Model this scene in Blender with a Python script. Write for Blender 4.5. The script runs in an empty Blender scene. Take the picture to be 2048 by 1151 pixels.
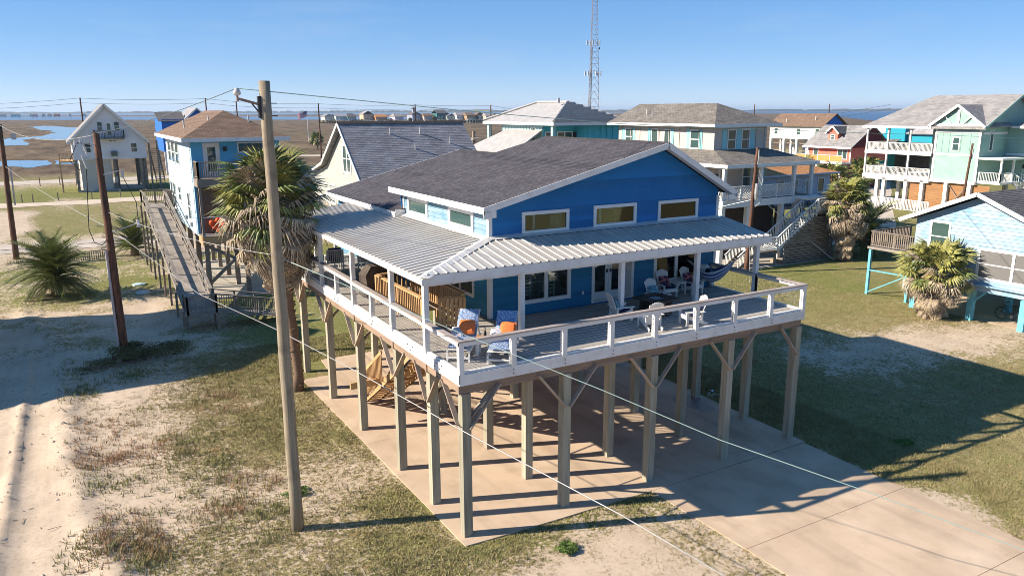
import bpy, math, random
import numpy as np
from mathutils import Vector, Matrix
random.seed(7)
RNG = np.random.default_rng(11)
SC = bpy.context.scene
COL = SC.collection
rad = math.radians

# ------------------------------------------------------------------ camera
cam_d = bpy.data.cameras.new("camera")
cam = bpy.data.objects.new("camera", cam_d)
COL.objects.link(cam)
yaw, pitch, roll = 0.5231, 0.2262, 0.003
f = Vector((math.sin(yaw)*math.cos(pitch), math.cos(yaw)*math.cos(pitch), -math.sin(pitch)))
r = Vector((math.cos(yaw), -math.sin(yaw), 0))
d = f.cross(r)
rr = math.cos(roll)*r + math.sin(roll)*d
dd = -math.sin(roll)*r + math.cos(roll)*d
M = Matrix((( rr.x, -dd.x, -f.x, -8.174), (rr.y, -dd.y, -f.y, -16.876), (rr.z, -dd.z, -f.z, 11.262), (0, 0, 0, 1)))
cam.matrix_world = M
cam_d.sensor_width = 36
cam_d.sensor_fit = 'HORIZONTAL'
cam_d.lens = 1540.01/2048*36
cam_d.clip_start = 0.1
cam_d.clip_end = 30000
SC.camera = cam

# ------------------------------------------------------------------ sky, sun, exposure
SUN_EL, SUN_AZ = rad(30.2), math.atan2(-0.933, 0.360)      # azimuth from +Y toward +X
W = bpy.data.worlds.new("World")
SC.world = W
W.use_nodes = True
nt = W.node_tree
sky = nt.nodes.new('ShaderNodeTexSky')
sky.sky_type = 'NISHITA'
sky.sun_disc = False
sky.sun_elevation = SUN_EL
sky.sun_rotation = SUN_AZ
sky.air_density = 0.5
sky.dust_density = 0.0
sky.ozone_density = 3.0
bg = nt.nodes['Background']
bg.inputs['Strength'].default_value = 0.145
tint = nt.nodes.new('ShaderNodeMix'); tint.data_type = 'RGBA'; tint.blend_type = 'MULTIPLY'      # camera white balance, same over the whole sky
tint.inputs['Factor'].default_value = 1.0
tint.inputs['B'].default_value = (0.92, 0.94, 1.10, 1)
nt.links.new(sky.outputs[0], tint.inputs['A'])
sat = nt.nodes.new('ShaderNodeHueSaturation')
sat.inputs['Saturation'].default_value = 1.85
gam = nt.nodes.new('ShaderNodeGamma')                       # the photograph's soft tone curve, same over the whole sky
gam.inputs['Gamma'].default_value = 0.4
nt.links.new(tint.outputs['Result'], gam.inputs['Color'])
nt.links.new(gam.outputs[0], sat.inputs['Color'])
# faint high cirrus, the same all over the dome
gc = nt.nodes.new('ShaderNodeTexCoord'); cm = nt.nodes.new('ShaderNodeMapping'); cm.inputs['Scale'].default_value = (1.6, 1.6, 9.0); cm.inputs['Rotation'].default_value = (0.10, 0.06, 0.5)
nt.links.new(gc.outputs['Generated'], cm.inputs['Vector'])
cn = nt.nodes.new('ShaderNodeTexNoise'); cn.inputs['Scale'].default_value = 2.2; cn.inputs['Detail'].default_value = 7; cn.inputs['Roughness'].default_value = 0.62; nt.links.new(cm.outputs[0], cn.inputs['Vector'])
cr = nt.nodes.new('ShaderNodeMapRange'); cr.inputs['From Min'].default_value = 0.54; cr.inputs['From Max'].default_value = 0.78; cr.inputs['To Max'].default_value = 0.16; nt.links.new(cn.outputs['Fac'], cr.inputs['Value'])
cx_ = nt.nodes.new('ShaderNodeMix'); cx_.data_type = 'RGBA'; cx_.inputs['B'].default_value = (1.7, 1.85, 2.0, 1); nt.links.new(cr.outputs[0], cx_.inputs['Factor']); nt.links.new(sat.outputs[0], cx_.inputs['A'])
nt.links.new(cx_.outputs['Result'], bg.inputs['Color'])
sun_d = bpy.data.lights.new("sun", 'SUN')
sun_d.energy = 3.6
sun_d.angle = rad(0.5)
sun_d.color = (1.0, 0.88, 0.73)
sun = bpy.data.objects.new("sun", sun_d)
COL.objects.link(sun)
to_sun = Vector((-0.933*math.cos(SUN_EL), 0.360*math.cos(SUN_EL), math.sin(SUN_EL)))
sun.rotation_euler = to_sun.to_track_quat('Z', 'Y').to_euler()
SC.view_settings.view_transform = 'Standard'
SC.view_settings.look = 'None'
SC.view_settings.gamma = 1
SC.view_settings.exposure = 1.55
SC.view_settings.use_curve_mapping = False
SC.render.engine = 'CYCLES'
SC.cycles.filter_width = 0.9                                 # crisp, like the photograph

# ------------------------------------------------------------------ mesh helpers
OFF = {}
class MB:
    def __init__(s): s.v = []; s.f = []; s.uv = None
    def quad8(s, P):
        b = len(s.v); s.v += [tuple(p) for p in P]
        s.f += [(b, b+3, b+2, b+1), (b+4, b+5, b+6, b+7), (b, b+1, b+5, b+4), (b+1, b+2, b+6, b+5), (b+2, b+3, b+7, b+6), (b+3, b, b+4, b+7)]
        return s
    def box(s, x0, x1, y0, y1, z0, z1):
        return s.quad8([(x0, y0, z0), (x1, y0, z0), (x1, y1, z0), (x0, y1, z0), (x0, y0, z1), (x1, y0, z1), (x1, y1, z1), (x0, y1, z1)])
    def bar(s, p, q, w, h=None, up=(0, 0, 1)):
        p = Vector(p); q = Vector(q); h = h or w
        t = (q-p)
        if t.length < 1e-6: return s
        t.normalize(); up = Vector(up)
        if abs(t.dot(up)) > .99: up = Vector((0, 1, 0)) if abs(t.y) < .9 else Vector((1, 0, 0))
        a = t.cross(up).normalized()*w/2; b = a.cross(t).normalized()*h/2
        return s.quad8([p-a-b, p+a-b, p+a+b, p-a+b, q-a-b, q+a-b, q+a+b, q-a+b])
    def tube(s, pts, r, n=6):
        pts = [Vector(p) for p in pts]
        rs = r if isinstance(r, (list, tuple)) else [r]*len(pts)
        b = len(s.v)
        for i, p in enumerate(pts):
            t = (pts[min(i+1, len(pts)-1)]-pts[max(i-1, 0)]).normalized()
            up = Vector((0, 0, 1)) if abs(t.z) < .95 else Vector((0, 1, 0))
            a = t.cross(up).normalized(); c = a.cross(t)
            for k in range(n):
                an = 2*math.pi*k/n
                s.v.append(tuple(p+(a*math.cos(an)+c*math.sin(an))*rs[i]))
        for i in range(len(pts)-1):
            for k in range(n):
                k2 = (k+1) % n
                s.f.append((b+i*n+k, b+i*n+k2, b+(i+1)*n+k2, b+(i+1)*n+k))
        s.f.append(tuple(b+k for k in range(n))[::-1]); e = b+(len(pts)-1)*n
        s.f.append(tuple(e+k for k in range(n)))
        return s
    def face(s, pts):
        b = len(s.v); s.v += [tuple(p) for p in pts]; s.f.append(tuple(range(b, b+len(pts)))); return s
    def prism(s, pts, vec):
        n = len(pts); b = len(s.v); vec = Vector(vec)
        s.v += [tuple(p) for p in pts]+[tuple(Vector(p)+vec) for p in pts]
        s.f.append(tuple(range(b, b+n))[::-1]); s.f.append(tuple(range(b+n, b+2*n)))
        for i in range(n):
            j = (i+1) % n; s.f.append((b+i, b+j, b+n+j, b+n+i))
        return s
    def fb(s, face, c, u0, u1, z0, z1, d0, d1):          # box on a wall face, d = distance out of the wall
        if face == '-x': return s.box(c-d1, c-d0, u0, u1, z0, z1)
        if face == '+x': return s.box(c+d0, c+d1, u0, u1, z0, z1)
        if face == '-y': return s.box(u0, u1, c-d1, c-d0, z0, z1)
        return s.box(u0, u1, c+d0, c+d1, z0, z1)
    def xf(s, mat):
        s.v = [tuple(mat @ Vector(p)) for p in s.v]; return s
    def build(s, name, mat, parent=None, smooth=False, kind=None):
        me = bpy.data.meshes.new(name)
        o = OFF.get(parent.name, Vector((0, 0, 0))) if parent else Vector((0, 0, 0))
        vs = np.array(s.v, dtype=np.float32)-np.array(o, dtype=np.float32)
        me.from_pydata(vs.tolist(), [], s.f)
        if s.uv:
            l = me.uv_layers.new(name='UVMap'); l.data.foreach_set('uv', np.array(s.uv, dtype=np.float32).ravel())
        me.materials.append(mat)
        if smooth: me.polygons.foreach_set('use_smooth', [True]*len(me.polygons))
        me.update()
        ob = bpy.data.objects.new(name, me); COL.objects.link(ob)
        if parent: ob.parent = parent; OFF[ob.name] = o
        if kind: ob['kind'] = kind
        return ob
def boxo(name, mat, parent, *a): return MB().box(*a).build(name, mat, parent)
def baro(name, mat, parent, *a, **k): return MB().bar(*a, **k).build(name, mat, parent)
def share(src, name, parent, loc=None, rot=None, scl=None):
    o = bpy.data.objects.new(name, src.data); COL.objects.link(o)
    if parent: o.parent = parent
    if loc is not None: o.location = loc
    if rot is not None: o.rotation_euler = rot
    if scl is not None: o.scale = scl
    return o
def tag(o, label=None, cat=None, group=None, kind=None):
    if label: o['label'] = label
    if cat: o['category'] = cat
    if group: o['group'] = group
    if kind: o['kind'] = kind
    return o
def thing(name, label, cat, loc=(0, 0, 0), rz=0, group=None):
    o = bpy.data.objects.new(name, None); COL.objects.link(o)
    o.empty_display_size = .3
    o.location = loc; o.rotation_euler = (0, 0, rz)
    OFF[o.name] = Vector(loc) if rz == 0 else Vector((0, 0, 0))
    return tag(o, label, cat, group)
def local_thing(name, label, cat, loc, rz, group=None):        # children are written in local coordinates
    o = thing(name, label, cat, loc, rz, group); OFF[o.name] = Vector((0, 0, 0)); return o
def dup(root, loc, rz, label, group=None, scl=None):
    n = root.copy(); COL.objects.link(n); n.location = loc; n.rotation_euler = (0, 0, rz)
    if scl: n.scale = scl
    n['label'] = label
    if group: n['group'] = group
    for ch in list(root.children):
        c = ch.copy(); COL.objects.link(c); c.parent = n
        for g in ch.children:
            e = g.copy(); COL.objects.link(e); e.parent = c
    return n

# ------------------------------------------------------------------ materials
MATS = {}
def lin(r, g, b): return (r, g, b, 1)
def mat(name, c1, c2=None, rough=.7, ns=3.0, stretch=(1, 1, 1), amt=1.0, bump=0.0, bs=40., spec=.3, rnd=0.0, metal=0.0, coords='Object', dirt=None, detail=5, lo=.35, hi=.65):
    m = bpy.data.materials.new(name); m.use_nodes = True; MATS[name] = m
    n = m.node_tree.nodes; L = m.node_tree.links; b = n['Principled BSDF']
    b.inputs['Roughness'].default_value = rough; b.inputs['Specular IOR Level'].default_value = spec; b.inputs['Metallic'].default_value = metal
    if c2 is None: c2 = tuple(x*.8 for x in c1)
    tc = n.new('ShaderNodeTexCoord')
    mp = n.new('ShaderNodeMapping'); mp.inputs['Scale'].default_value = stretch
    L.new(tc.outputs[coords], mp.inputs['Vector'])
    if rnd:
        oi = n.new('ShaderNodeObjectInfo'); ad = n.new('ShaderNodeVectorMath'); ad.operation = 'MULTIPLY_ADD'
        L.new(oi.outputs['Random'], ad.inputs[0]); ad.inputs[1].default_value = (37, 51, 23); L.new(mp.outputs[0], ad.inputs[2]); vec = ad.outputs[0]
    else: vec = mp.outputs[0]
    nz = n.new('ShaderNodeTexNoise'); nz.inputs['Scale'].default_value = ns; nz.inputs['Detail'].default_value = detail
    L.new(vec, nz.inputs['Vector'])
    mr = n.new('ShaderNodeMapRange'); mr.inputs['From Min'].default_value = lo; mr.inputs['From Max'].default_value = hi; mr.inputs['To Max'].default_value = amt
    L.new(nz.outputs['Fac'], mr.inputs['Value'])
    mx = n.new('ShaderNodeMix'); mx.data_type = 'RGBA'; mx.inputs['A'].default_value = lin(*c1); mx.inputs['B'].default_value = lin(*c2)
    L.new(mr.outputs[0], mx.inputs['Factor']); out = mx.outputs['Result']
    if rnd:
        hs = n.new('ShaderNodeHueSaturation'); mr2 = n.new('ShaderNodeMapRange'); mr2.inputs['To Min'].default_value = 1-rnd; mr2.inputs['To Max'].default_value = 1+rnd
        L.new(oi.outputs['Random'], mr2.inputs['Value']); L.new(mr2.outputs[0], hs.inputs['Value']); L.new(out, hs.inputs['Color']); out = hs.outputs[0]
    if dirt:
        n2 = n.new('ShaderNodeTexNoise'); n2.inputs['Scale'].default_value = dirt[1]; n2.inputs['Detail'].default_value = 8; L.new(tc.outputs[coords], n2.inputs['Vector'])
        m3 = n.new('ShaderNodeMapRange'); m3.inputs['From Min'].default_value = .52; m3.inputs['From Max'].default_value = .72; m3.inputs['To Max'].default_value = dirt[2]; L.new(n2.outputs['Fac'], m3.inputs['Value'])
        mx2 = n.new('ShaderNodeMix'); mx2.data_type = 'RGBA'; L.new(m3.outputs[0], mx2.inputs['Factor']); L.new(out, mx2.inputs['A']); mx2.inputs['B'].default_value = lin(*dirt[0]); out = mx2.outputs['Result']
    L.new(out, b.inputs['Base Color'])
    if bump:
        nb = n.new('ShaderNodeTexNoise'); nb.inputs['Scale'].default_value = bs; nb.inputs['Detail'].default_value = 4; L.new(vec, nb.inputs['Vector'])
        bp = n.new('ShaderNodeBump'); bp.inputs['Strength'].default_value = bump; bp.inputs['Distance'].default_value = .02; L.new(nb.outputs['Fac'], bp.inputs['Height']); L.new(bp.outputs[0], b.inputs['Normal'])
    return m
def shingle_mat(name, c1, c2, cm, bw=.30, rh=.14, noise=.5):
    m = bpy.data.materials.new(name); m.use_nodes = True
    n = m.node_tree.nodes; L = m.node_tree.links; b = n['Principled BSDF']; b.inputs['Roughness'].default_value = .9; b.inputs['Specular IOR Level'].default_value = .15
    tc = n.new('ShaderNodeTexCoord')
    br = n.new('ShaderNodeTexBrick'); br.inputs['Scale'].default_value = 1; br.inputs['Brick Width'].default_value = bw; br.inputs['Row Height'].default_value = rh
    br.inputs['Mortar Size'].default_value = .012; br.inputs['Mortar Smooth'].default_value = .4; br.inputs['Color1'].default_value = lin(*c1); br.inputs['Color2'].default_value = lin(*c2); br.inputs['Mortar'].default_value = lin(*cm)
    L.new(tc.outputs['UV'], br.inputs['Vector'])
    nz = n.new('ShaderNodeTexNoise'); nz.inputs['Scale'].default_value = .7; nz.inputs['Detail'].default_value = 6; L.new(tc.outputs['UV'], nz.inputs['Vector'])
    mp = n.new('ShaderNodeMapping'); mp.inputs['Scale'].default_value = (1/bw, 1/rh*.98, 1); L.new(tc.outputs['UV'], mp.inputs['Vector'])
    n3 = n.new('ShaderNodeTexNoise'); n3.inputs['Scale'].default_value = .9; n3.inputs['Detail'].default_value = 3; L.new(mp.outputs[0], n3.inputs['Vector'])
    ad = n.new('ShaderNodeMath'); ad.operation = 'ADD'; L.new(nz.outputs['Fac'], ad.inputs[0]); L.new(n3.outputs['Fac'], ad.inputs[1])
    mr = n.new('ShaderNodeMapRange'); mr.inputs['From Min'].default_value = .6; mr.inputs['From Max'].default_value = 1.4; mr.inputs['To Min'].default_value = 1-noise; mr.inputs['To Max'].default_value = 1+noise; L.new(ad.outputs[0], mr.inputs['Value'])
    hs = n.new('ShaderNodeHueSaturation'); L.new(br.outputs['Color'], hs.inputs['Color']); L.new(mr.outputs[0], hs.inputs['Value']); L.new(hs.outputs[0], b.inputs['Base Color'])
    bp = n.new('ShaderNodeBump'); bp.inputs['Strength'].default_value = .6; bp.inputs['Distance'].default_value = .01; L.new(br.outputs['Fac'], bp.inputs['Height']); bp.invert = True; L.new(bp.outputs[0], b.inputs['Normal'])
    return m
def glass_mat(name, tint, through=.0):
    m = bpy.data.materials.new(name); m.use_nodes = True
    n = m.node_tree.nodes; L = m.node_tree.links; b = n['Principled BSDF']
    b.inputs['Base Color'].default_value = lin(*tint); b.inputs['Roughness'].default_value = .03; b.inputs['Specular IOR Level'].default_value = .9
    if through:
        tr = n.new('ShaderNodeBsdfTransparent'); tr.inputs['Color'].default_value = (.75, .85, .82, 1); gl = n.new('ShaderNodeBsdfGlossy'); gl.inputs['Roughness'].default_value = .02
        fr = n.new('ShaderNodeFresnel'); fr.inputs['IOR'].default_value = 1.6
        mr = n.new('ShaderNodeMapRange'); mr.inputs['To Min'].default_value = .02; mr.inputs['To Max'].default_value = 1.; L.new(fr.outputs[0], mr.inputs['Value'])
        mx = n.new('ShaderNodeMixShader'); L.new(mr.outputs[0], mx.inputs['Fac']); L.new(tr.outputs[0], mx.inputs[1]); L.new(gl.outputs[0], mx.inputs[2]); L.new(mx.outputs[0], n['Material Output'].inputs['Surface'])
    return m
white = mat("white_paint", (.70, .69, .68), (.62, .61, .59), rough=.5, ns=1.5, dirt=((.50, .45, .38), 3., .35))
white2 = mat("white_trim", (.70, .70, .69), (.64, .64, .62), rough=.6)
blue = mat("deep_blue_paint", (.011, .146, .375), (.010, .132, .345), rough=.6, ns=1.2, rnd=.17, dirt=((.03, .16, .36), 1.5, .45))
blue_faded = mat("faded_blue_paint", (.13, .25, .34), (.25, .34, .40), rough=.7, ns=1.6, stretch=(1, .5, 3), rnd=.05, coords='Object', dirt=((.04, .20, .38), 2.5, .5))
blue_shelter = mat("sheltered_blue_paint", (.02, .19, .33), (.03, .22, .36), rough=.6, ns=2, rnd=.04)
blue_porch_shade = mat("blue_paint_porch_shade", (.010, .155, .30), (.010, .14, .28), rough=.6, ns=1.2, rnd=.14)  # same blue paint; the duller light under the porch roof put into colour
deckm = mat("deck_board_wood", (.37, .345, .31), (.29, .27, .245), rough=.75, ns=2, stretch=(.6, 8, 8), rnd=.13, bump=.15)
capm = mat("rail_cap_wood", (.36, .31, .28), (.29, .25, .23), rough=.7, ns=2, stretch=(1, 1, 1))
pile_m = mat("pile_wood", (.385, .355, .27), (.27, .25, .185), rough=.85, ns=2.2, stretch=(5, 5, .35), rnd=.16, bump=.3, dirt=((.25, .28, .18), 1.0, .45))
beam_m = mat("beam_wood", (.33, .235, .17), (.25, .18, .13), rough=.85, ns=2, stretch=(.6, .6, 5), rnd=.15, bump=.3)
brace_m = mat("brace_wood", (.40, .32, .25), (.30, .235, .185), rough=.85, ns=3, rnd=.15, bump=.2)
newwood = mat("new_pine_wood", (.50, .32, .16), (.38, .23, .11), rough=.75, ns=2, stretch=(2, 2, 1), rnd=.16, bump=.2)
oldwood = mat("weathered_wood", (.27, .225, .18), (.19, .155, .125), rough=.85, ns=2.5, stretch=(1, 1, 1), rnd=.16, bump=.2)
greywood = mat("grey_decking", (.30, .265, .225), (.21, .185, .16), rough=.85, ns=1.5, rnd=.18, bump=.2)
metal_roof = mat("galvanised_roof", (.46, .44, .405), (.39, .37, .34), rough=.42, ns=.8, stretch=(1, 1, 1), spec=.5, rnd=.05, dirt=((.40, .33, .25), 1.2, .5))
metal_cap = mat("ridge_flashing", (.55, .54, .53), (.48, .47, .46), rough=.4, spec=.5)
sh_main = shingle_mat("charcoal_shingles", (.098, .093, .107), (.070, .066, .078), (.034, .032, .039), noise=.30)
sh_grey = shingle_mat("grey_shingles", (.33, .315, .325), (.25, .24, .25), (.13, .125, .13), bw=.5, rh=.2, noise=.3)
sh_brown = shingle_mat("brown_shingles", (.215, .148, .105), (.160, .108, .078), (.08, .054, .04), bw=.4, rh=.18, noise=.25)
sh_tan = shingle_mat("weathered_tan_shingles", (.215, .195, .172), (.145, .132, .118), (.07, .064, .057), bw=.35, rh=.16, noise=.4)
sh_light = shingle_mat("light_grey_shingles", (.29, .28, .275), (.22, .212, .21), (.15, .145, .142), bw=.5, rh=.2, noise=.3)
sh_orange = shingle_mat("orange_shingles", (.50, .25, .11), (.40, .19, .08), (.22, .11, .05), bw=.4, rh=.2, noise=.3)
sh_dark = shingle_mat("dark_grey_shingles", (.15, .145, .145), (.11, .105, .107), (.06, .055, .055), bw=.4, rh=.18, noise=.2)
glass = glass_mat("window_glass", (.045, .085, .082))
glass_t = glass_mat("clear_window_glass", (.02, .02, .02), through=1)
dark = mat("dark_metal", (.03, .03, .033), (.02, .02, .02), rough=.5)
black = mat("black_fabric", (.012, .011, .011), (.02, .018, .017), rough=.6)
steel = mat("galvanised_steel", (.42, .42, .43), (.33, .33, .34), rough=.45, metal=.6)
insul = mat("porcelain", (.55, .54, .52), (.45, .44, .43), rough=.25, spec=.6)
pole_m = mat("weathered_pole_wood", (.33, .28, .205), (.23, .19, .135), rough=.9, ns=2.5, stretch=(9, 9, .35), bump=.5, bs=20, dirt=((.14, .11, .08), 3., .6))
brownpole_m = mat("creosote_pole_wood", (.16, .075, .045), (.055, .035, .028), rough=.9, ns=1.6, stretch=(6, 6, .8), bump=.5, bs=15)
cable_m = mat("wire_grey", (.34, .34, .33), (.30, .30, .29), rough=.5)
cable_g = mat("wire_verdigris", (.42, .56, .50), (.38, .50, .45), rough=.5)
cable_d = mat("wire_dark", (.10, .13, .13), (.08, .10, .10), rough=.6)
# ------------------------------------------------------------------ ground sheet
def vnoise(x, y, sc, seed):
    g = np.random.default_rng(seed).random((256, 256))
    x = x*sc; y = y*sc
    xi = np.floor(x).astype(int); yi = np.floor(y).astype(int); fx = x-xi; fy = y-yi
    fx = fx*fx*(3-2*fx); fy = fy*fy*(3-2*fy)
    a = g[xi % 256, yi % 256]; b = g[(xi+1) % 256, yi % 256]; c = g[xi % 256, (yi+1) % 256]; e = g[(xi+1) % 256, (yi+1) % 256]
    return (a*(1-fx)+b*fx)*(1-fy)+(c*(1-fx)+e*fx)*fy
def fbm(x, y, sc, seed, o=4):
    t = 0; a = .5
    for i in range(o): t = t+a*vnoise(x, y, sc*2**i, seed+i); a *= .5
    return t/(1-.5**o)
def sm(a, b, x):
    t = np.clip((x-a)/(b-a), 0, 1); return t*t*(3-2*t)
def fields(x, y):
    """ground relief z, plant cover 0..1, greenness 0..1, marsh 0..1"""
    n1 = fbm(x, y, .35, 1); n2 = fbm(x, y, 1.3, 9); n3 = fbm(x, y, .12, 21); n4 = fbm(x, y, 3.0, 31)
    # vacant lot beside the sand track
    edge = -9.35+1.6*sm(12, 0, y)*0.6+.5*(n2-.5)-sm(24, 36, y)*2.0
    lot = sm(edge-.1, edge+.9, x)
    cover = lot*(.30+.34*sm(-8.5, -2.5, x)+.75*(n1-.5)+.55*(n3-.5))
    green = .08+.30*sm(-7, -1, x)+.8*(n1-.5)
    # sandy shaded corner behind it
    sh = sm(19.5, 22, y)*sm(37, 33, y)*sm(-1.0, -3., x)
    cover = cover*(1-sh)+sh*(.34+1.1*(n1-.5)+.5*(n2-.5))
    # lawn of the blue-white house
    lw = sm(33, 37, y)*sm(53, 50, y)*sm(4, 0, x)
    cover = cover*(1-lw)+lw*(.62+.8*(n1-.5)); green = green*(1-lw)+lw*(.85+.3*(n1-.5))
    # strip in front of the slab
    fr = sm(.1, -.4, y)*sm(-1.5, 1, x)
    cover = cover*(1-fr)+fr*(np.clip(1.0-.30*(-.3-y)-.07*np.clip(x, 0, 9), .18, 1)+1.0*(n1-.5)+.3*(n2-.5)); green = green*(1-fr)+fr*(.75-.20*(-.3-y)+.4*(n1-.5))
    # lawns on the right, with a bare sandy belt
    rt = sm(12.5, 13.5, x)*sm(58, 50, y)
    belt = np.exp(-((y-(5.0-.15*(x-25)))/3.2)**2)*sm(17, 22, x)
    cr = .95-.70*belt*(.5+n1)+.85*(n1-.5)+.45*(n2-.5)-.5*sm(14.4, 13.2, x+.5*(n2-.5))*sm(-2, -6, y)
    cover = cover*(1-rt)+rt*cr; green = green*(1-rt)+rt*(.34+.35*sm(5, 14, y)+.6*(n3-.5)+.3*sm(9, 2, y)*sm(22, 16, x))
    # between the houses
    mid = sm(12, 20, y)*sm(-2, 0, x)*sm(13.5, 12.5, x)
    cover = cover*(1-mid)+mid*(.8+.5*(n1-.5)); green = green*(1-mid)+mid*.8
    # yards beyond the gravel road
    yd = sm(62, 63.5, y)
    yc = .72+1.1*(n3-.5)+.4*(n1-.5)-.9*sm(-10, -13.5, x+3*(n3-.5))*sm(93, 86, y)*sm(64, 70, y)
    cover = cover*(1-yd)+yd*yc
    gy = .45+.5*(n3-.5)+.55*sm(98, 102, y)*sm(128, 124, y)
    green = green*(1-yd)+yd*gy
    rb = sm(49, 51, y)*sm(66, 64, y)*sm(10, 6, x)
    cover = np.where((y > 49) & (y < 66) & (x < 12), .35+.8*(n3-.5)+.3*(n1-.5), cover)
    far = sm(131, 137, y+.02*x)*sm(160, 120, x*.35+0*y)
    marsh = np.clip(sm(136, 150, y)*sm(.0, .2, y-.45*x-20), 0, 1)
    z = -.035+.03*(n1-.5)
    # wheel tracks and berms in the sand
    tr = sm(-8.6, -9.6, x)*sm(40, 30, y)*sm(-16, -10, y)
    w = .35*(fbm(x*0, y, .25, 77)-.5)
    z = z+tr*(.12*(.35+n4)*np.exp(-((x+10.75+w-.02*(y-12))/.17)**2)-.045*np.exp(-((x+10.2+w)/.35)**2)-.03*np.exp(-((x+11.6+w)/.4)**2)+.05*(n2-.5)+.05*(n4-.5))
    ridge = np.exp(-((x-edge-.2)/.45)**2)*sm(40, 30, y)
    z = z+.16*ridge*(n1*1.5)
    z = z+.14*sh*(n1-.4)+.06*lot*sm(-1, -4, x)*(n2-.5)
    z = np.where((x > -1.2) & (x < 14) & (y < 18), np.minimum(z, -.012), z)
    z = np.where((y > 50) | (x > 45), -.035, z)
    return z, np.clip(cover, 0, 1), np.clip(green, 0, 1), np.clip(marsh, 0, 1)
def axis(lo, hi, step, out_lo, out_hi, g=1.13):
    a = list(np.arange(lo, hi+1e-6, step)); s = step; v = hi
    while v < out_hi: s *= g; v += s; a.append(v)
    s = step; v = lo; b = []
    while v > out_lo: s *= g; v -= s; b.append(v)
    return np.array(b[::-1]+a)
gx = axis(-14, 20, .14, -14000, 14000); gy = axis(-10, 40, .16, -300, 14000)
XX, YY = np.meshgrid(gx, gy)
zz, cov, grn, mar = fields(XX.ravel(), YY.ravel())
def grid_mesh(name, X, Y, z):
    ny, nx = X.shape
    me = bpy.data.meshes.new(name)
    co = np.stack([X.ravel(), Y.ravel(), z], 1).astype(np.float32)
    i = np.arange(ny*nx).reshape(ny, nx)
    q = np.stack([i[:-1, :-1], i[:-1, 1:], i[1:, 1:], i[1:, :-1]], -1).reshape(-1, 4)
    me.vertices.add(len(co)); me.vertices.foreach_set('co', co.ravel())
    me.loops.add(q.size); me.loops.foreach_set('vertex_index', q.ravel().astype(np.int32))
    me.polygons.add(len(q)); me.polygons.foreach_set('loop_start', (np.arange(len(q))*4).astype(np.int32)); me.polygons.foreach_set('loop_total', np.full(len(q), 4, np.int32))
    me.polygons.foreach_set('use_smooth', [True]*len(q))
    me.update(calc_edges=True); return me
gm = grid_mesh("ground", XX, YY, zz)
for nm, a in (("cover", cov), ("green", grn), ("marsh", mar)):
    at = gm.attributes.new(nm, 'FLOAT', 'POINT'); at.data.foreach_set('value', a.astype(np.float32))
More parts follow.
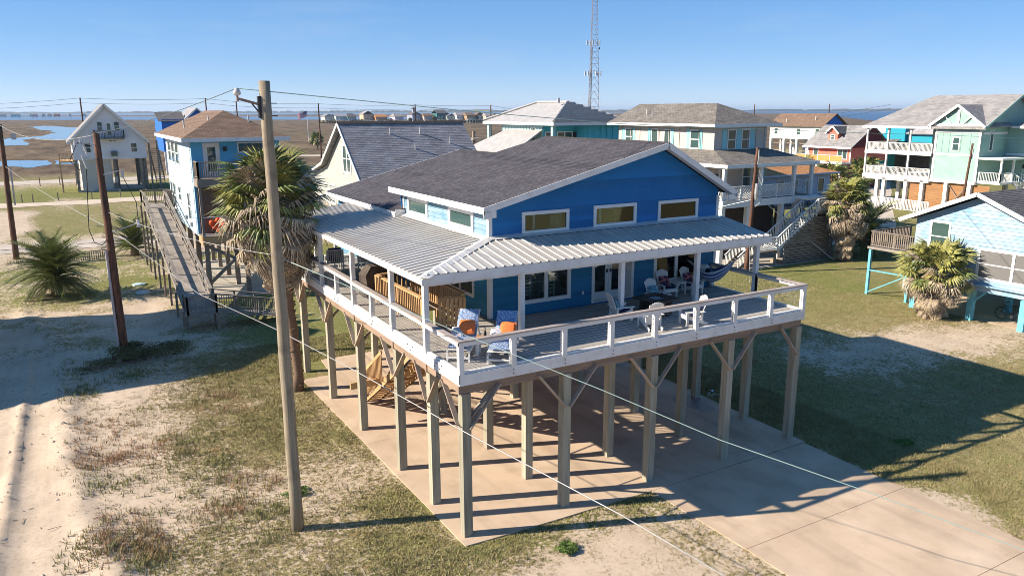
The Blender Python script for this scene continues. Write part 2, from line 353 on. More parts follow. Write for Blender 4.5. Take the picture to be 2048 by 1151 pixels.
def ground_material():
    m = bpy.data.materials.new("ground_sand_and_turf"); m.use_nodes = True
    n = m.node_tree.nodes; L = m.node_tree.links; b = n['Principled BSDF']; b.inputs['Roughness'].default_value = .95; b.inputs['Specular IOR Level'].default_value = .1
    tc = n.new('ShaderNodeTexCoord')
    def noise(s, det=6, st=None, rough=.55):
        z = n.new('ShaderNodeTexNoise'); z.inputs['Scale'].default_value = s; z.inputs['Detail'].default_value = det; z.inputs['Roughness'].default_value = rough
        if st:
            mp = n.new('ShaderNodeMapping'); mp.inputs['Scale'].default_value = st; L.new(tc.outputs['Object'], mp.inputs['Vector']); L.new(mp.outputs[0], z.inputs['Vector'])
        else: L.new(tc.outputs['Object'], z.inputs['Vector'])
        return z.outputs['Fac']
    def rng(x, a, c, lo=0., hi=1.):
        q = n.new('ShaderNodeMapRange'); q.inputs['From Min'].default_value = a; q.inputs['From Max'].default_value = c; q.inputs['To Min'].default_value = lo; q.inputs['To Max'].default_value = hi; L.new(x, q.inputs['Value']); return q.outputs[0]
    def mix(fac, A, B):
        q = n.new('ShaderNodeMix'); q.data_type = 'RGBA'
        for s, v in (('Factor', fac), ('A', A), ('B', B)):
            if isinstance(v, tuple): q.inputs[s].default_value = lin(*v)
            elif isinstance(v, float): q.inputs[s].default_value = v
            else: L.new(v, q.inputs[s])
        return q.outputs['Result']
    def math2(op, a, c):
        q = n.new('ShaderNodeMath'); q.operation = op
        for i, v in ((0, a), (1, c)):
            if isinstance(v, (int, float)): q.inputs[i].default_value = v
            else: L.new(v, q.inputs[i])
        return q.outputs[0]
    def attr(s):
        q = n.new('ShaderNodeAttribute'); q.attribute_name = s; return q.outputs['Fac']
    cv, gr, ms = attr('cover'), attr('green'), attr('marsh')
    sand = mix(rng(noise(.6), .35, .65), (.53, .43, .325), (.44, .352, .262))
    sand = mix(rng(noise(1., 7, (2.6, .16, 1.)), .50, .72, 0., .55), sand, (.40, .315, .235))
    sand = mix(rng(noise(9., 8), .52, .80), sand, (.33, .262, .19))
    fine = noise(7., 8, None, .7); mid = noise(1.1, 5)
    k = math2('ADD', math2('MULTIPLY', math2('SUBTRACT', fine, .5), 2.3), math2('MULTIPLY', math2('SUBTRACT', mid, .5), .7))
    fac = rng(math2('ADD', cv, k), .40, .56)
    dry = mix(rng(noise(2.2, 6), .35, .65), (.36, .30, .15), (.27, .215, .10))
    dry = mix(rng(noise(.9, 4), .6, .75), dry, (.30, .16, .075))
    live = mix(rng(noise(3.0, 6), .35, .7), (.235, .235, .07), (.155, .175, .048))
    gfac = rng(math2('ADD', gr, math2('MULTIPLY', math2('SUBTRACT', noise(.8, 6), .5), 1.3)), .25, .85)
    turf = mix(gfac, dry, live)
    turf = mix(rng(noise(16., 6, None, .75), .46, .62), turf, (.075, .07, .032))
    col = mix(fac, sand, turf)
    mar1 = mix(rng(noise(.12, 10, (1., .22, 1.), .78), .40, .62), (.07, .049, .033), (.20, .148, .09))
    mar2 = mix(rng(noise(.02, 6, (1., .2, 1.)), .56, .72), mar1, (.10, .09, .042))
    col = mix(ms, col, mar2)
    L.new(col, b.inputs['Base Color'])
    bp = n.new('ShaderNodeBump'); bp.inputs['Distance'].default_value = .05; L.new(rng(fac, 0., 1., .22, .8), bp.inputs['Strength'])
    L.new(math2('ADD', fine, math2('MULTIPLY', noise(30., 3), .3)), bp.inputs['Height']); L.new(bp.outputs[0], b.inputs['Normal'])
    return m
gm.materials.append(ground_material())
ground = bpy.data.objects.new("ground", gm); COL.objects.link(ground); tag(ground, kind='structure')

def sheet(name, pts, z, m, kind='structure'):
    o = MB().face([(x, y, z) for x, y in pts]).build(name, m); tag(o, kind=kind); return o
def wobble(pts, n, a, seed):
    rg = random.Random(seed); out = []
    for i in range(len(pts)):
        p, q = pts[i], pts[(i+1) % len(pts)]
        for k in range(n):
            t = k/n; out.append((p[0]*(1-t)+q[0]*t+rg.uniform(-a, a), p[1]*(1-t)+q[1]*t+rg.uniform(-a, a)))
    return out
conc = mat("tan_concrete", (.54, .415, .30), (.43, .325, .23), rough=.9, ns=.45, bump=.2, bs=60, detail=9, lo=.3, hi=.7, dirt=((.30, .235, .165), 1.1, .45), spec=.15)
def streaks(m, st, col, amt, lo=.5, hi=.75):
    n = m.node_tree.nodes; L = m.node_tree.links; b = n['Principled BSDF']; src = b.inputs['Base Color'].links[0].from_socket
    tc = n.new('ShaderNodeTexCoord'); mp = n.new('ShaderNodeMapping'); mp.inputs['Scale'].default_value = st; L.new(tc.outputs['Object'], mp.inputs['Vector']); z = n.new('ShaderNodeTexNoise'); z.inputs['Scale'].default_value = 1; z.inputs['Detail'].default_value = 7; L.new(mp.outputs[0], z.inputs['Vector'])
    q = n.new('ShaderNodeMapRange'); q.inputs['From Min'].default_value = lo; q.inputs['From Max'].default_value = hi; q.inputs['To Max'].default_value = amt; L.new(z.outputs['Fac'], q.inputs['Value'])
    mx = n.new('ShaderNodeMix'); mx.data_type = 'RGBA'; mx.inputs['B'].default_value = lin(*col); L.new(q.outputs[0], mx.inputs['Factor']); L.new(src, mx.inputs['A']); L.new(mx.outputs['Result'], b.inputs['Base Color'])
streaks(conc, (1.6, .12, 1), (.30, .235, .175), .6); streaks(conc, (.5, .5, 1), (.62, .50, .38), .55); streaks(conc, (5, 5, 1), (.26, .20, .15), .35, .62, .75)
conc2 = mat("grey_concrete", (.44, .40, .34), (.36, .33, .28), rough=.9, ns=.6, bump=.1)
gravel = mat("gravel_road", (.50, .44, .37), (.40, .345, .285), rough=.95, ns=.5, dirt=((.30, .26, .2), .7, .4))
# carport slab: two pours with a joint, and the driveway in bays
slab = thing("carport_slab", None, None, (0, 0, 0)); slab['kind'] = 'structure'
def slabpiece(nm, pts, top=.0, m=conc):
    MB().prism([(x, y, -.2) for x, y in pts], (0, 0, .2+top)).build(nm, m, slab)
slabpiece("slab_panel", [(-.30, 14.9), (-.16, 7.2), (13.25, 7.2), (13.30, 17.2), (1.2, 17.2), (1.0, 14.9)])
slabpiece("slab_panel", [(-.16, 7.19), (-.06, -.30), (1.5, -.36), (6.2, -.42), (13.12, -.34), (13.25, 7.19)])
drive = thing("driveway", None, None, (0, 0, 0)); drive['kind'] = 'structure'
for a, c in ((-.43, -4.15), (-4.165, -7.9), (-7.915, -11.6), (-11.615, -16)):
    xl = lambda y: 6.22+.06*math.sin(y*1.3); MB().prism([(xl(c), c, -.2), (12.95, c, -.2), (13.02, a, -.2), (xl(a), a, -.2)], (0, 0, .198)).build("slab_panel", conc, drive)
stain = mat("damp_stain", (.20, .17, .15), (.24, .20, .17), rough=.5)
pts = [(12.35+.55*math.cos(t)*(1+.2*math.sin(3*t)), 4.3+1.1*math.sin(t)*(1+.15*math.cos(2*t))) for t in np.linspace(0, 6.28, 26)[:-1]]
sheet("water_stain", pts, .004, stain)
# roads beyond
sheet("gravel_road", wobble([(-60, 57.2), (80, 57.0), (80, 62.5), (-60, 62.3)], 24, .35, 3), -.008, gravel)
sheet("sand_path", wobble([(-60, 93.5), (2.5, 93.8), (6, 97.8), (2, 98.8), (-60, 99.8)], 14, .9, 4), -.010, mat("pale_sand", (.56, .47, .37), (.48, .39, .30), rough=.95, ns=.6))
sheet("lane", wobble([(-90, 128), (60, 129.5), (90, 133), (90, 139), (60, 136.5), (-90, 136.5)], 16, .5, 5), -.012, gravel)
sheet("lane", wobble([(30, 189), (62, 176), (95, 190), (95, 197), (62, 184), (36, 196)], 6, .8, 6), -.012, gravel)
sheet("lane", wobble([(47, 26), (54, 24), (150, 90), (145, 98)], 10, .5, 16), -.012, gravel)
sheet("yard_slab", [(-2.0, 112), (2.6, 112), (2.6, 127), (-2.6, 127)], -.006, conc2)
# water
def water_mat(name, c, rough=.12):
    m = mat(name, c, tuple(x*1.15 for x in c), rough=rough, ns=.05, spec=.5); n = m.node_tree.nodes; L = m.node_tree.links
    w = n.new('ShaderNodeTexNoise'); w.inputs['Scale'].default_value = .8; w.inputs['Detail'].default_value = 3; tc = n.new('ShaderNodeTexCoord'); L.new(tc.outputs['Object'], w.inputs['Vector'])
    bp = n.new('ShaderNodeBump'); bp.inputs['Strength'].default_value = .12; bp.inputs['Distance'].default_value = .1; L.new(w.outputs['Fac'], bp.inputs['Height']); L.new(bp.outputs[0], n['Principled BSDF'].inputs['Normal'])
    return m
chan = water_mat("channel_water", (.05, .12, .21)); bay = water_mat("bay_water", (.10, .15, .22), .3); deep = water_mat("deep_bay_water", (.035, .075, .15), .35)
sheet("pond", wobble([(-30, 190), (-18.1, 205.1), (-11.3, 199), (-10.6, 180.2), (-14.3, 173.5), (-17.2, 180), (-24, 184)], 4, .7, 7), -.01, chan)
sheet("pond", wobble([(-9.5, 197.4), (-3, 191), (-3, 181), (-9.2, 182.8)], 4, .6, 8), -.01, chan)
sheet("tidal_channel", wobble([(-60, 385), (-29.6, 389.6), (-23.7, 401), (-17.1, 413), (-11.2, 457), (-10.5, 520), (-14, 560), (-20, 600), (-26, 690), (-20, 760), (-9, 725), (0, 655), (30, 622), (30, 520), (-3.5, 351), (-9.9, 362), (-17.6, 389), (-21.1, 362), (-18.9, 304), (-60, 300)], 4, 2.2, 9), -.008, chan)
sheet("bay", [(-900, 2400), (-300, 2550), (209, 2000), (560, 1500), (560, 1000), (306, 1014), (120, 1190), (-79, 1334), (-900, 1700)], .02, bay)
sheet("bay", [(-3000, 3300), (-3000, 7500), (4000, 7500), (2400, 2900), (1300, 2500), (400, 2900)], .04, bay)
sheet("bay", [(640, 430), (700, 380), (6000, 700), (9000, 3000), (4000, 4500), (1850, 1500)], .03, deep)
# far shore with its tree line
tl = MB(); rg = random.Random(5)
def shore(p, q, h, n, dpt):
    p = Vector(p); q = Vector(q); t = (q-p).normalized(); nn = Vector((-t.y, t.x, 0)); prev = None
    for i in range(n+1):
        c = p.lerp(q, i/n); hh = h*rg.uniform(.45, 1.15); k = [c-nn*dpt, c-nn*dpt*.6+Vector((0, 0, hh)), c+nn*dpt*.6+Vector((0, 0, hh*.9)), c+nn*dpt]
        if prev:
            for a in range(3): tl.face([prev[a], k[a], k[a+1], prev[a+1]])
        prev = k
shore((-4200, 6900, 0), (4300, 5200, 0), 14, 420, 120); shore((1500, 5200, 0), (9500, 1500, 0), 15, 420, 120); shore((-2200, 4200, 0), (-200, 4600, 0), 9, 120, 70)
tl.build("far_shore", mat("far_trees", (.05, .06, .035), (.035, .045, .03), rough=1), kind='structure')

# ------------------------------------------------------------------ grass blades near the house (one mass nobody could count)
def grass_mass(name, n, x0, x1, y0, y1, hmin, hmax, m, seed, gpow=1.0, wfun=None, floor=0.0):
    g = np.random.default_rng(seed)
    x = g.uniform(x0, x1, n*4); y = g.uniform(y0, y1, n*4)
    z, c, gr, _ = fields(x, y)
    fine = fbm(x, y, 2.2, 55); c = np.clip(np.maximum(c, floor)+.9*(fine-.5), 0, 1)
    p = c**gpow
    if wfun is not None: p = p*wfun(x, y, gr)
    ov = .22*(fbm(x, y, 1.7, 63)-.35); slabmask = ((x > -.25+ov) & (x < 13.15-ov) & (y > -.38+ov) & (y < 17.2)) | ((x > 6.2+ov) & (x < 12.95-ov) & (y < -.3) & (y > -16))
    keep = (g.random(len(x)) < p) & ~slabmask
    x, y, z, c = x[keep][:n], y[keep][:n], z[keep][:n], c[keep][:n]
    k = len(x); B = 4
    a = g.uniform(0, 6.283, (k, B)); h = g.uniform(hmin, hmax, (k, B))*(.5+.6*c[:, None]); lean = g.uniform(.1, .9, (k, B))*h; w = g.uniform(.006, .014, (k, B))
    bx = x[:, None]+g.normal(0, .035, (k, B)); by = y[:, None]+g.normal(0, .035, (k, B)); bz = np.repeat(z[:, None], B, 1)-.01
    dx, dy = np.cos(a), np.sin(a)
    V = np.stack([np.stack([bx-dy*w, by+dx*w, bz], -1), np.stack([bx+dy*w, by-dx*w, bz], -1), np.stack([bx+dx*lean, by+dy*lean, bz+h], -1)], 2).reshape(-1, 3).astype(np.float32)
    nf = k*B; me = bpy.data.meshes.new(name)
    me.vertices.add(len(V)); me.vertices.foreach_set('co', V.ravel())
    me.loops.add(nf*3); me.loops.foreach_set('vertex_index', np.arange(nf*3, dtype=np.int32))
    me.polygons.add(nf); me.polygons.foreach_set('loop_start', (np.arange(nf)*3).astype(np.int32)); me.polygons.foreach_set('loop_total', np.full(nf, 3, np.int32))
    me.update(calc_edges=True); me.materials.append(m)
    o = bpy.data.objects.new(name, me); COL.objects.link(o); tag(o, kind='stuff', cat='grass'); return o
def blob(x, y, L, k):
    n = fbm(x, y, 1.1, 101); w = 0
    for cx, cy, sx, sy in L: w = np.maximum(w, np.exp(-((x-cx)/sx)**2-((y-cy)/sy)**2))
    return np.clip(1.6*k*w*(n*1.8-.25), 0, 1)
gdry = mat("dry_grass_blades", (.37, .31, .16), (.26, .215, .10), rough=.9, ns=1.2); ggreen = mat("green_grass_blades", (.245, .255, .08), (.175, .19, .055), rough=.9, ns=1.2); gdune = mat("dune_grass_blades", (.26, .25, .095), (.19, .19, .068), rough=.9, ns=1.2); gred = mat("russet_grass_blades", (.40, .24, .135), (.31, .22, .12), rough=.9, ns=1.5)
tag(grass_mass("dry_grass", 80000, -9.5, 16, -8, 21, .03, .10, gdry, 2), 'short dry grass over the vacant lot and in front of the slab')
tag(grass_mass("green_grass", 26000, -8, 16, -8, 21, .03, .10, ggreen, 3, 1.2, lambda x, y, g: np.clip(g*1.3-.15, 0, 1)), 'short green grass along the slab and across the lot')
tag(grass_mass("lawn_grass", 50000, 13, 34, -8, 20, .03, .09, gdry, 4), 'dry lawn grass right of the blue house')
tag(grass_mass("russet_weeds", 7000, -9, -3, -2, 16, .06, .22, gred, 5, 1.0, lambda x, y, g: blob(x, y, ((-7.7, 10.6, 1.0, .7), (-7.6, 4.3, 1.1, .8), (-5.2, 5.0, .7, .6)), .7)+.25*(fbm(x, y, .5, 91) > .62), .7), 'russet dune weeds in clumps beside the sand track')
tag(grass_mass("dune_grass", 9000, -9.5, -1, -2, 24, .08, .27, gdune, 6, 1.0, lambda x, y, g: blob(x, y, ((-5.5, 10.4, .7, 1.0), (-5.1, 8.2, .7, 1.2), (-4.6, 5.8, .8, 1.2), (-4.2, 3.6, .8, 1.0), (-8.0, 4.2, .9, .8), (-7.2, 3.2, .8, .6), (-8.6, 17.9, .6, .9), (-6.6, 19.2, .9, .7), (-8.3, 8.2, .6, .8)), .9)+.2*(fbm(x, y, .45, 97) > .62), .6), 'taller green dune grass in clumps beside the sand track')
# clods thrown up along the wheel ruts
cl = MB(); rg = random.Random(12)
for i in range(110):
    y = rg.uniform(-4, 27); x = rg.choice((-10.75+.02*(y-12)+rg.gauss(0, .22), -9.3+rg.gauss(0, .35), -10.0+rg.gauss(0, .7))); zz_ = float(fields(np.array([x]), np.array([y]))[0][0]); r_ = abs(rg.gauss(.015, .02))+.01
    c = Vector((x, y, zz_+r_*.3)); k = [c+Vector((r_*math.cos(a+rg.random()), r_*math.sin(a+rg.random()), rg.uniform(-.3, .3)*r_)) for a in (0, 1.57, 3.14, 4.71)]; t_ = c+Vector((0, 0, r_*.9)); b_ = c-Vector((0, 0, r_))
    for j in range(4): cl.face([k[j], k[(j+1) % 4], t_]); cl.face([k[(j+1) % 4], k[j], b_])
tag(cl.build("sand_clods", mat("clod_sand", (.50, .42, .33), (.38, .31, .24), rough=1)), 'small clods of sand along the wheel ruts', 'sand', kind='stuff')
tw = MB(); rg = random.Random(31)
for i in range(260):
    x, y = rg.uniform(-11.3, -1), rg.uniform(-3, 22)
    z0 = float(fields(np.array([x]), np.array([y]))[0][0]); a = rg.uniform(0, 6.28); l = abs(rg.gauss(.12, .12))+.05; q = Vector((x, y, z0+.012)); tw.bar(q, q+Vector((math.cos(a)*l, math.sin(a)*l, rg.uniform(0, .05))), .009)
tag(tw.build("dry_twigs", mat("twig_brown", (.14, .105, .07), (.10, .075, .05), rough=1)), 'dry twigs and stems scattered over the sand and turf of the lot', 'twigs', kind='stuff')
# ------------------------------------------------------------------ building helpers
def roof_plane(name, A, B, C, D, m, parent, th=.10, step=0.0):
    """A-B eave, D-C ridge; stepped courses when step > 0; the sheet has real thickness"""
    A, B, C, D = map(Vector, (A, B, C, D)); u = (B-A).normalized(); n = u.cross(D-A).normalized() if (D-A).length > .01 else u.cross(C-A).normalized()
    if n.z < 0: n = -n
    sv = n.cross(u);  sv = sv if sv.z > 0 else -sv
    L = max((D-A).dot(sv), (C-B).dot(sv)); b = MB(); uv = []
    def add(ps):
        b.face(ps)
        for p in ps: q = Vector(p)-A; uv.append((q.dot(u), q.dot(sv)))
    if step:
        k = max(1, round(L/step))
        for i in range(k):
            p0, p1 = A.lerp(D, i/k), B.lerp(C, i/k); q0, q1 = A.lerp(D, (i+1)/k), B.lerp(C, (i+1)/k); l = n*.014
            add([p0+l, p1+l, q1, q0]); add([p0, p1, p1+l, p0+l])
    else: add([A, B, C, D] if (C-D).length > 1e-4 else [A, B, C])
    dn = Vector((0, 0, -th)); low = [p+dn for p in ((A, B, C, D) if (C-D).length > 1e-4 else (A, B, C))]; top = [p-dn for p in low]
    add(low[::-1])
    for i in range(len(low)):
        j = (i+1) % len(low); add([low[i], low[j], top[j], top[i]])
    b.uv = uv
    return b.build(name, m, parent)
def wall_cells(b, face, c, u0, u1, z0, z1, holes, th):
    us = sorted({u0, u1, *[h[0] for h in holes], *[h[1] for h in holes]}); zs = sorted({z0, z1, *[h[2] for h in holes], *[h[3] for h in holes]})
    us = [u for u in us if u0 <= u <= u1]; zs = [z for z in zs if z0 <= z <= z1]
    for i in range(len(us)-1):
        run = None
        for j in range(len(zs)-1):
            um, zm = (us[i]+us[i+1])/2, (zs[j]+zs[j+1])/2
            solid = not any(h[0] < um < h[1] and h[2] < zm < h[3] for h in holes)
            if solid: b.fb(face, c, us[i], us[i+1], zs[j], zs[j+1], -th, 0)
    return b
def siding(parent, face, c, u0, u1, z0, z1, holes, m, e=.165, L=None, R=None, single=True, name="siding_board"):
    z = z0; joint = MB(); k = 0
    while z < z1-.02:
        zt = min(z+e, z1); zm = (z+zt)/2
        lo0, hi0 = (max(u0, L(z)) if L else u0), (min(u1, R(z)) if R else u1)
        lo1, hi1 = (max(u0, L(zt)) if L else u0), (min(u1, R(zt)) if R else u1)
        segs = [(lo0, hi0, lo1, hi1)]
        for h in holes:
            if h[2] < zm < h[3]:
                ns = []
                for a in segs:
                    if h[1] <= a[0] or h[0] >= a[1]: ns.append(a); continue
                    if h[0] > a[0]+.03: ns.append((a[0], h[0], a[2], h[0]))
                    if h[1] < a[1]-.03: ns.append((h[1], a[1], h[1], a[3]))
                segs = ns
        for a in segs:
            if a[1]-a[0] < .03 or a[3] < a[2]: continue
            b = MB() if single else joint
            i = len(b.v); b.fb(face, c, 0, 1, z, zt, .001, .024)
            pts = []
            # rewrite the eight corners: bottom edge proud, top edge tucked
            for (u, zz_, d) in ((a[0], z, .001), (a[1], z, .001), (a[1], z, .034), (a[0], z, .034), (a[2], zt, .001), (a[3], zt, .001), (a[3], zt, .008), (a[2], zt, .008)):
                pts.append({'-x': (c-d, u, zz_), '+x': (c+d, u, zz_), '-y': (u, c-d, zz_), '+y': (u, c+d, zz_)}[face])
            b.v[i:i+8] = pts
            if single: b.build(name, m, parent)
        z += e; k += 1
    if not single and joint.v: joint.build(name, m, parent, kind='stuff')
def window(parent, face, c, u0, u1, z0, z1, cols=1, rows=1, trim=.09, m=None, g=None, depth=.05, name="window", inset=None, sill=False, bar=.035, back=None):
    """casing with panes of their own; u0..z1 is the outer edge of the casing"""
    m = m or white2; g = g or glass; b = MB()
    b.fb(face, c, u0, u0+trim, z0, z1, 0, depth).fb(face, c, u1-trim, u1, z0, z1, 0, depth).fb(face, c, u0+trim, u1-trim, z0, z0+trim, 0, depth).fb(face, c, u0+trim, u1-trim, z1-trim, z1, 0, depth)
    a0, a1, b0, b1 = u0+trim, u1-trim, z0+trim, z1-trim
    for i in range(1, cols):
        u = a0+(a1-a0)*i/cols; b.fb(face, c, u-trim*.5, u+trim*.5, b0, b1, 0, depth*.9)
    cw = (a1-a0)/cols
    for i in range(cols):
        x0 = a0+i*cw+(trim*.5 if i else 0); x1 = a0+(i+1)*cw-(trim*.5 if i < cols-1 else 0)
        for j in range(1, rows):
            z = b0+(b1-b0)*j/rows; b.fb(face, c, x0, x1, z-bar, z+bar, 0, depth*.8)
    if sill: b.fb(face, c, u0-.03, u1+.03, z0-.05, z0-.001, 0, depth+.05)
    fr = b.build(name, m, parent)
    for i in range(cols):
        x0 = a0+i*cw+(trim*.5 if i else 0); x1 = a0+(i+1)*cw-(trim*.5 if i < cols-1 else 0)
        for j in range(rows):
            s0 = b0+(b1-b0)*j/rows+(bar if j else 0); s1 = b0+(b1-b0)*(j+1)/rows-(bar if j < rows-1 else 0)
            MB().fb(face, c, x0, x1, s0, s1, .006, .014).build("pane", g, fr)
    return fr
def rail_run(parent, p, q, h, m, post=.09, n_bal=0, bal=.035, cap=(.09, .05), posts=2, low=.10, baluster_name="baluster", capm_=None, single=False):
    """posts, two rails and balusters from p to q (points at deck level)"""
    p, q = Vector(p), Vector(q); up = Vector((0, 0, 1))
    for i in range(posts):
        a = p.lerp(q, i/(posts-1)); baro("rail_post", m, parent, a, a+up*h, post)
    baro("top_rail", capm_ or m, parent, p+up*(h+.001), q+up*(h+.001), cap[0], cap[1]); baro("bottom_rail", m, parent, p+up*low, q+up*low, cap[0]*.55, .05)
    if n_bal:
        b = MB()
        for i in range(n_bal):
            a = p.lerp(q, (i+.5)/n_bal); bb = b if not single else MB()
            bb.bar(a+up*low, a+up*(h-.02), bal)
            if single: bb.build(baluster_name, m, parent)
        if not single: b.build("balusters", m, parent, kind='stuff')

# ------------------------------------------------------------------ the blue house
ZD = 4.66                                   # deck surface
WX, B_ = 12.99, 1.6238                      # deck width, railing bay
H = thing("beach_house", "deep blue beach house with metal porch roof and white railed deck on tall piles", "house", (0, 0, 0))
YB, XL, XR, YF = 20.0, 3.30, 13.15, 4.48
floor = boxo("floor", newwood, H, XL+.06, XR-.06, YF+.06, YB-.06, ZD-.30, ZD)
# walls
front_holes = [(4.46, 6.44, 4.98, 6.92), (7.34, 9.20, ZD, 6.86), (10.10, 12.26, 5.04, 6.92), (4.50, 6.34, 7.33, 8.06), (7.35, 9.21, 7.34, 8.09), (10.20, 12.12, 7.33, 8.08)]
left_holes = [(5.50, 8.60, 5.15, 6.62), (5.47, 7.38, 7.36, 8.07), (9.15, 11.07, 7.36, 8.06)]
b = MB(); wall_cells(b, '-y', YF, XL, XR, ZD-.30, 8.10, [(h[0]+.05, h[1]-.05, h[2]+.05 if h[2] > ZD else h[2], h[3]-.05) for h in front_holes], .12)
GZ = lambda x: 8.33+(x-2.9)*.2466 if x < 10.2 else 10.13-(x-10.2)*.545
b.prism([(XL, YF+.119, 8.1), (XR, YF+.119, 8.1), (XR, YF+.119, GZ(XR)-.16), (10.2, YF+.119, GZ(10.2)-.16), (XL, YF+.119, GZ(XL)-.16)], (0, -.119, 0))
b.build("front_wall", blue, H)
b = MB(); wall_cells(b, '-x', XL, YF+.12, 11.55, ZD-.30, GZ(XL)-.16, [(h[0]+.05, h[1]-.05, h[2]+.05, h[3]-.05) for h in left_holes], .12)
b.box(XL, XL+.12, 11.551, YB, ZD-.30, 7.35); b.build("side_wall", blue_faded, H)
b = MB().box(XR-.12, XR, YF+.12, 11.9, ZD-.30, 8.42).box(XR-.12, XR, 11.9, YB, ZD-.30, 7.5).prism([(XL, 11.8, 7.0), (XR, 11.8, 7.0), (XR, 11.8, 8.42), (10.2, 11.8, 10.02), (XL, 11.8, 8.30)], (0, .06, 0)).prism([(XL, YB-.05, 7.0), (XR, YB-.05, 7.0), (XR, YB-.05, 7.5), (10.2, YB-.05, 9.1), (XL, YB-.05, 7.4)], (0, .06, 0)).box(XL+.12, XR-.12, YB-.12, YB, ZD-.30, 7.3).box(XL+.12, XR-.12, 11.5, 11.6, 7.0, 8.2); b.build("rear_wall", blue, H)
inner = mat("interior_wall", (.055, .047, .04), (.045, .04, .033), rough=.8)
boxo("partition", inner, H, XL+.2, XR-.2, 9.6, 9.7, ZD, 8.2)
for x in (5.05, 7.75, 8.85, 10.45, 11.1): MB().box(x-.045, x+.045, 4.605, 4.65, 7.2, 8.2).build("reflection_bar", white2, H)  # added white bars imitate posts mirrored in the upper panes
cm_ = mat("beige_curtain", (.42, .38, .30), (.34, .30, .24), rough=.9)
for x0, x1 in ((5.75, 6.22), (4.60, 4.78), (7.42, 7.6)):
    b = MB(); k = 14
    for i in range(k):
        u0, u1 = x0+(x1-x0)*i/k, x0+(x1-x0)*(i+1)/k; y0, y1 = 4.70+.03*math.sin(i*1.7), 4.70+.03*math.sin((i+1)*1.7); b.face([(u0, y0, 7.2), (u1, y1, 7.2), (u1, y1, 8.2), (u0, y0, 8.2)])
    b.build("curtain", cm_, H)
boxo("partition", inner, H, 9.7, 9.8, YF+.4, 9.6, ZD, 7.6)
siding(H, '-y', YF, XL+.10, XR-.10, ZD, 6.97, front_holes, blue_porch_shade)
siding(H, '-y', YF, XL+.10, XR-.10, 6.97, 9.98, front_holes, blue, L=lambda z: 2.9+(z-8.17)/.2466, R=lambda z: 10.2+(9.97-z)/.545)
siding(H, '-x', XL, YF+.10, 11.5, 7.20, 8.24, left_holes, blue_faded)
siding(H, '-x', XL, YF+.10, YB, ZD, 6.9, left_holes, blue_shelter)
for fc, c, a0, a1 in (('-y', YF, XL-.03, XL+.10), ('-y', YF, XR-.10, XR+.02), ('-x', XL, YF, YF+.10), ('-x', XL, 11.42, 11.55)):
    MB().fb(fc, c, a0, a1, ZD if a1 != 11.55 else 7.2, 8.12, .002, .044 if fc == '-y' else .042).build("corner_board", white2, H)
for h in front_holes[3:]: window(H, '-y', YF, *h, trim=.11, g=glass_t, depth=.06)
for h in left_holes[1:]: window(H, '-x', XL, *h, trim=.15, g=glass, depth=.06)
window(H, '-y', YF, *front_holes[0], cols=2, trim=.13, g=glass_t, depth=.06); window(H, '-y', YF, *front_holes[2], cols=2, trim=.13, g=glass_t, depth=.06)
window(H, '-x', XL, *left_holes[0], cols=3, trim=.11, g=glass, depth=.06)
boxo("soffit_panel", mat("grey_panel", (.44, .42, .41), (.40, .38, .37), rough=.7), H, XL-.018, XL-.002, 5.47, 7.38, 8.07, 8.24); boxo("soffit_panel", MATS["grey_panel"], H, XL-.018, XL-.002, 9.15, 11.07, 8.06, 8.24)
# recessed double door
dr = MB().box(7.34, 7.46, YF-.035, YF+.34, ZD, 6.80).box(9.08, 9.20, YF-.035, YF+.34, ZD, 6.80).box(7.46, 9.08, YF-.035, YF+.34, 6.70, 6.80).box(7.46, 9.08, YF+.0, YF+.34, ZD, ZD+.03).build("door_frame", white2, H)
for a0, a1 in ((7.465, 8.265), (8.275, 9.075)):
    d_ = MB().fb('-y', YF+.30, a0, a0+.13, ZD+.031, 6.69, 0, .05).fb('-y', YF+.30, a1-.13, a1, ZD+.031, 6.69, 0, .05).fb('-y', YF+.30, a0+.13, a1-.13, 6.55, 6.69, 0, .05).fb('-y', YF+.30, a0+.13, a1-.13, ZD+.031, ZD+.30, 0, .05).build("door", white2, H)
    MB().fb('-y', YF+.30, a0+.13, a1-.13, ZD+.30, 6.55, .01, .02).build("pane", glass_t, d_)
    MB().fb('-y', YF+.30, (a1-.10 if a0 < 8 else a0+.04), (a1-.05 if a0 < 8 else a0+.09), ZD+.98, ZD+1.10, .05, .09).build("handle", dark, d_)
MB().fb('-y', YF, 6.92, 7.0, 5.03, 5.15, .026, .05).build("outlet_cover", white2, H)
# shingle roofs
roof_plane("roof", (2.9, 4.0, 8.36), (2.9, 12.0, 8.36), (10.2, 12.0, 10.16), (10.2, 4.0, 10.16), sh_main, H, .10, .145)
roof_plane("roof", (13.65, 12.0, 8.28), (13.65, 4.0, 8.28), (10.2, 4.0, 10.16), (10.2, 12.0, 10.16), sh_main, H, .10, .145)
roof_plane("rear_roof", (2.85, 11.35, 7.44), (2.85, 20.4, 7.44), (10.2, 20.4, 9.25), (10.2, 11.35, 9.25), sh_main, H, .10, .145)
roof_plane("rear_roof", (13.65, 20.4, 7.4), (13.65, 11.4, 7.4), (10.2, 11.4, 9.25), (10.2, 20.4, 9.25), sh_main, H, .10, .145)
for p, q in (((2.9, 3.985, 8.26), (10.2, 3.985, 10.06)), ((10.2, 3.985, 10.06), (13.65, 3.985, 8.18)), ((2.9, 12.01, 8.20), (10.2, 12.01, 10.00))):
    baro("rake_board", white, H, p, q, .03, .20)
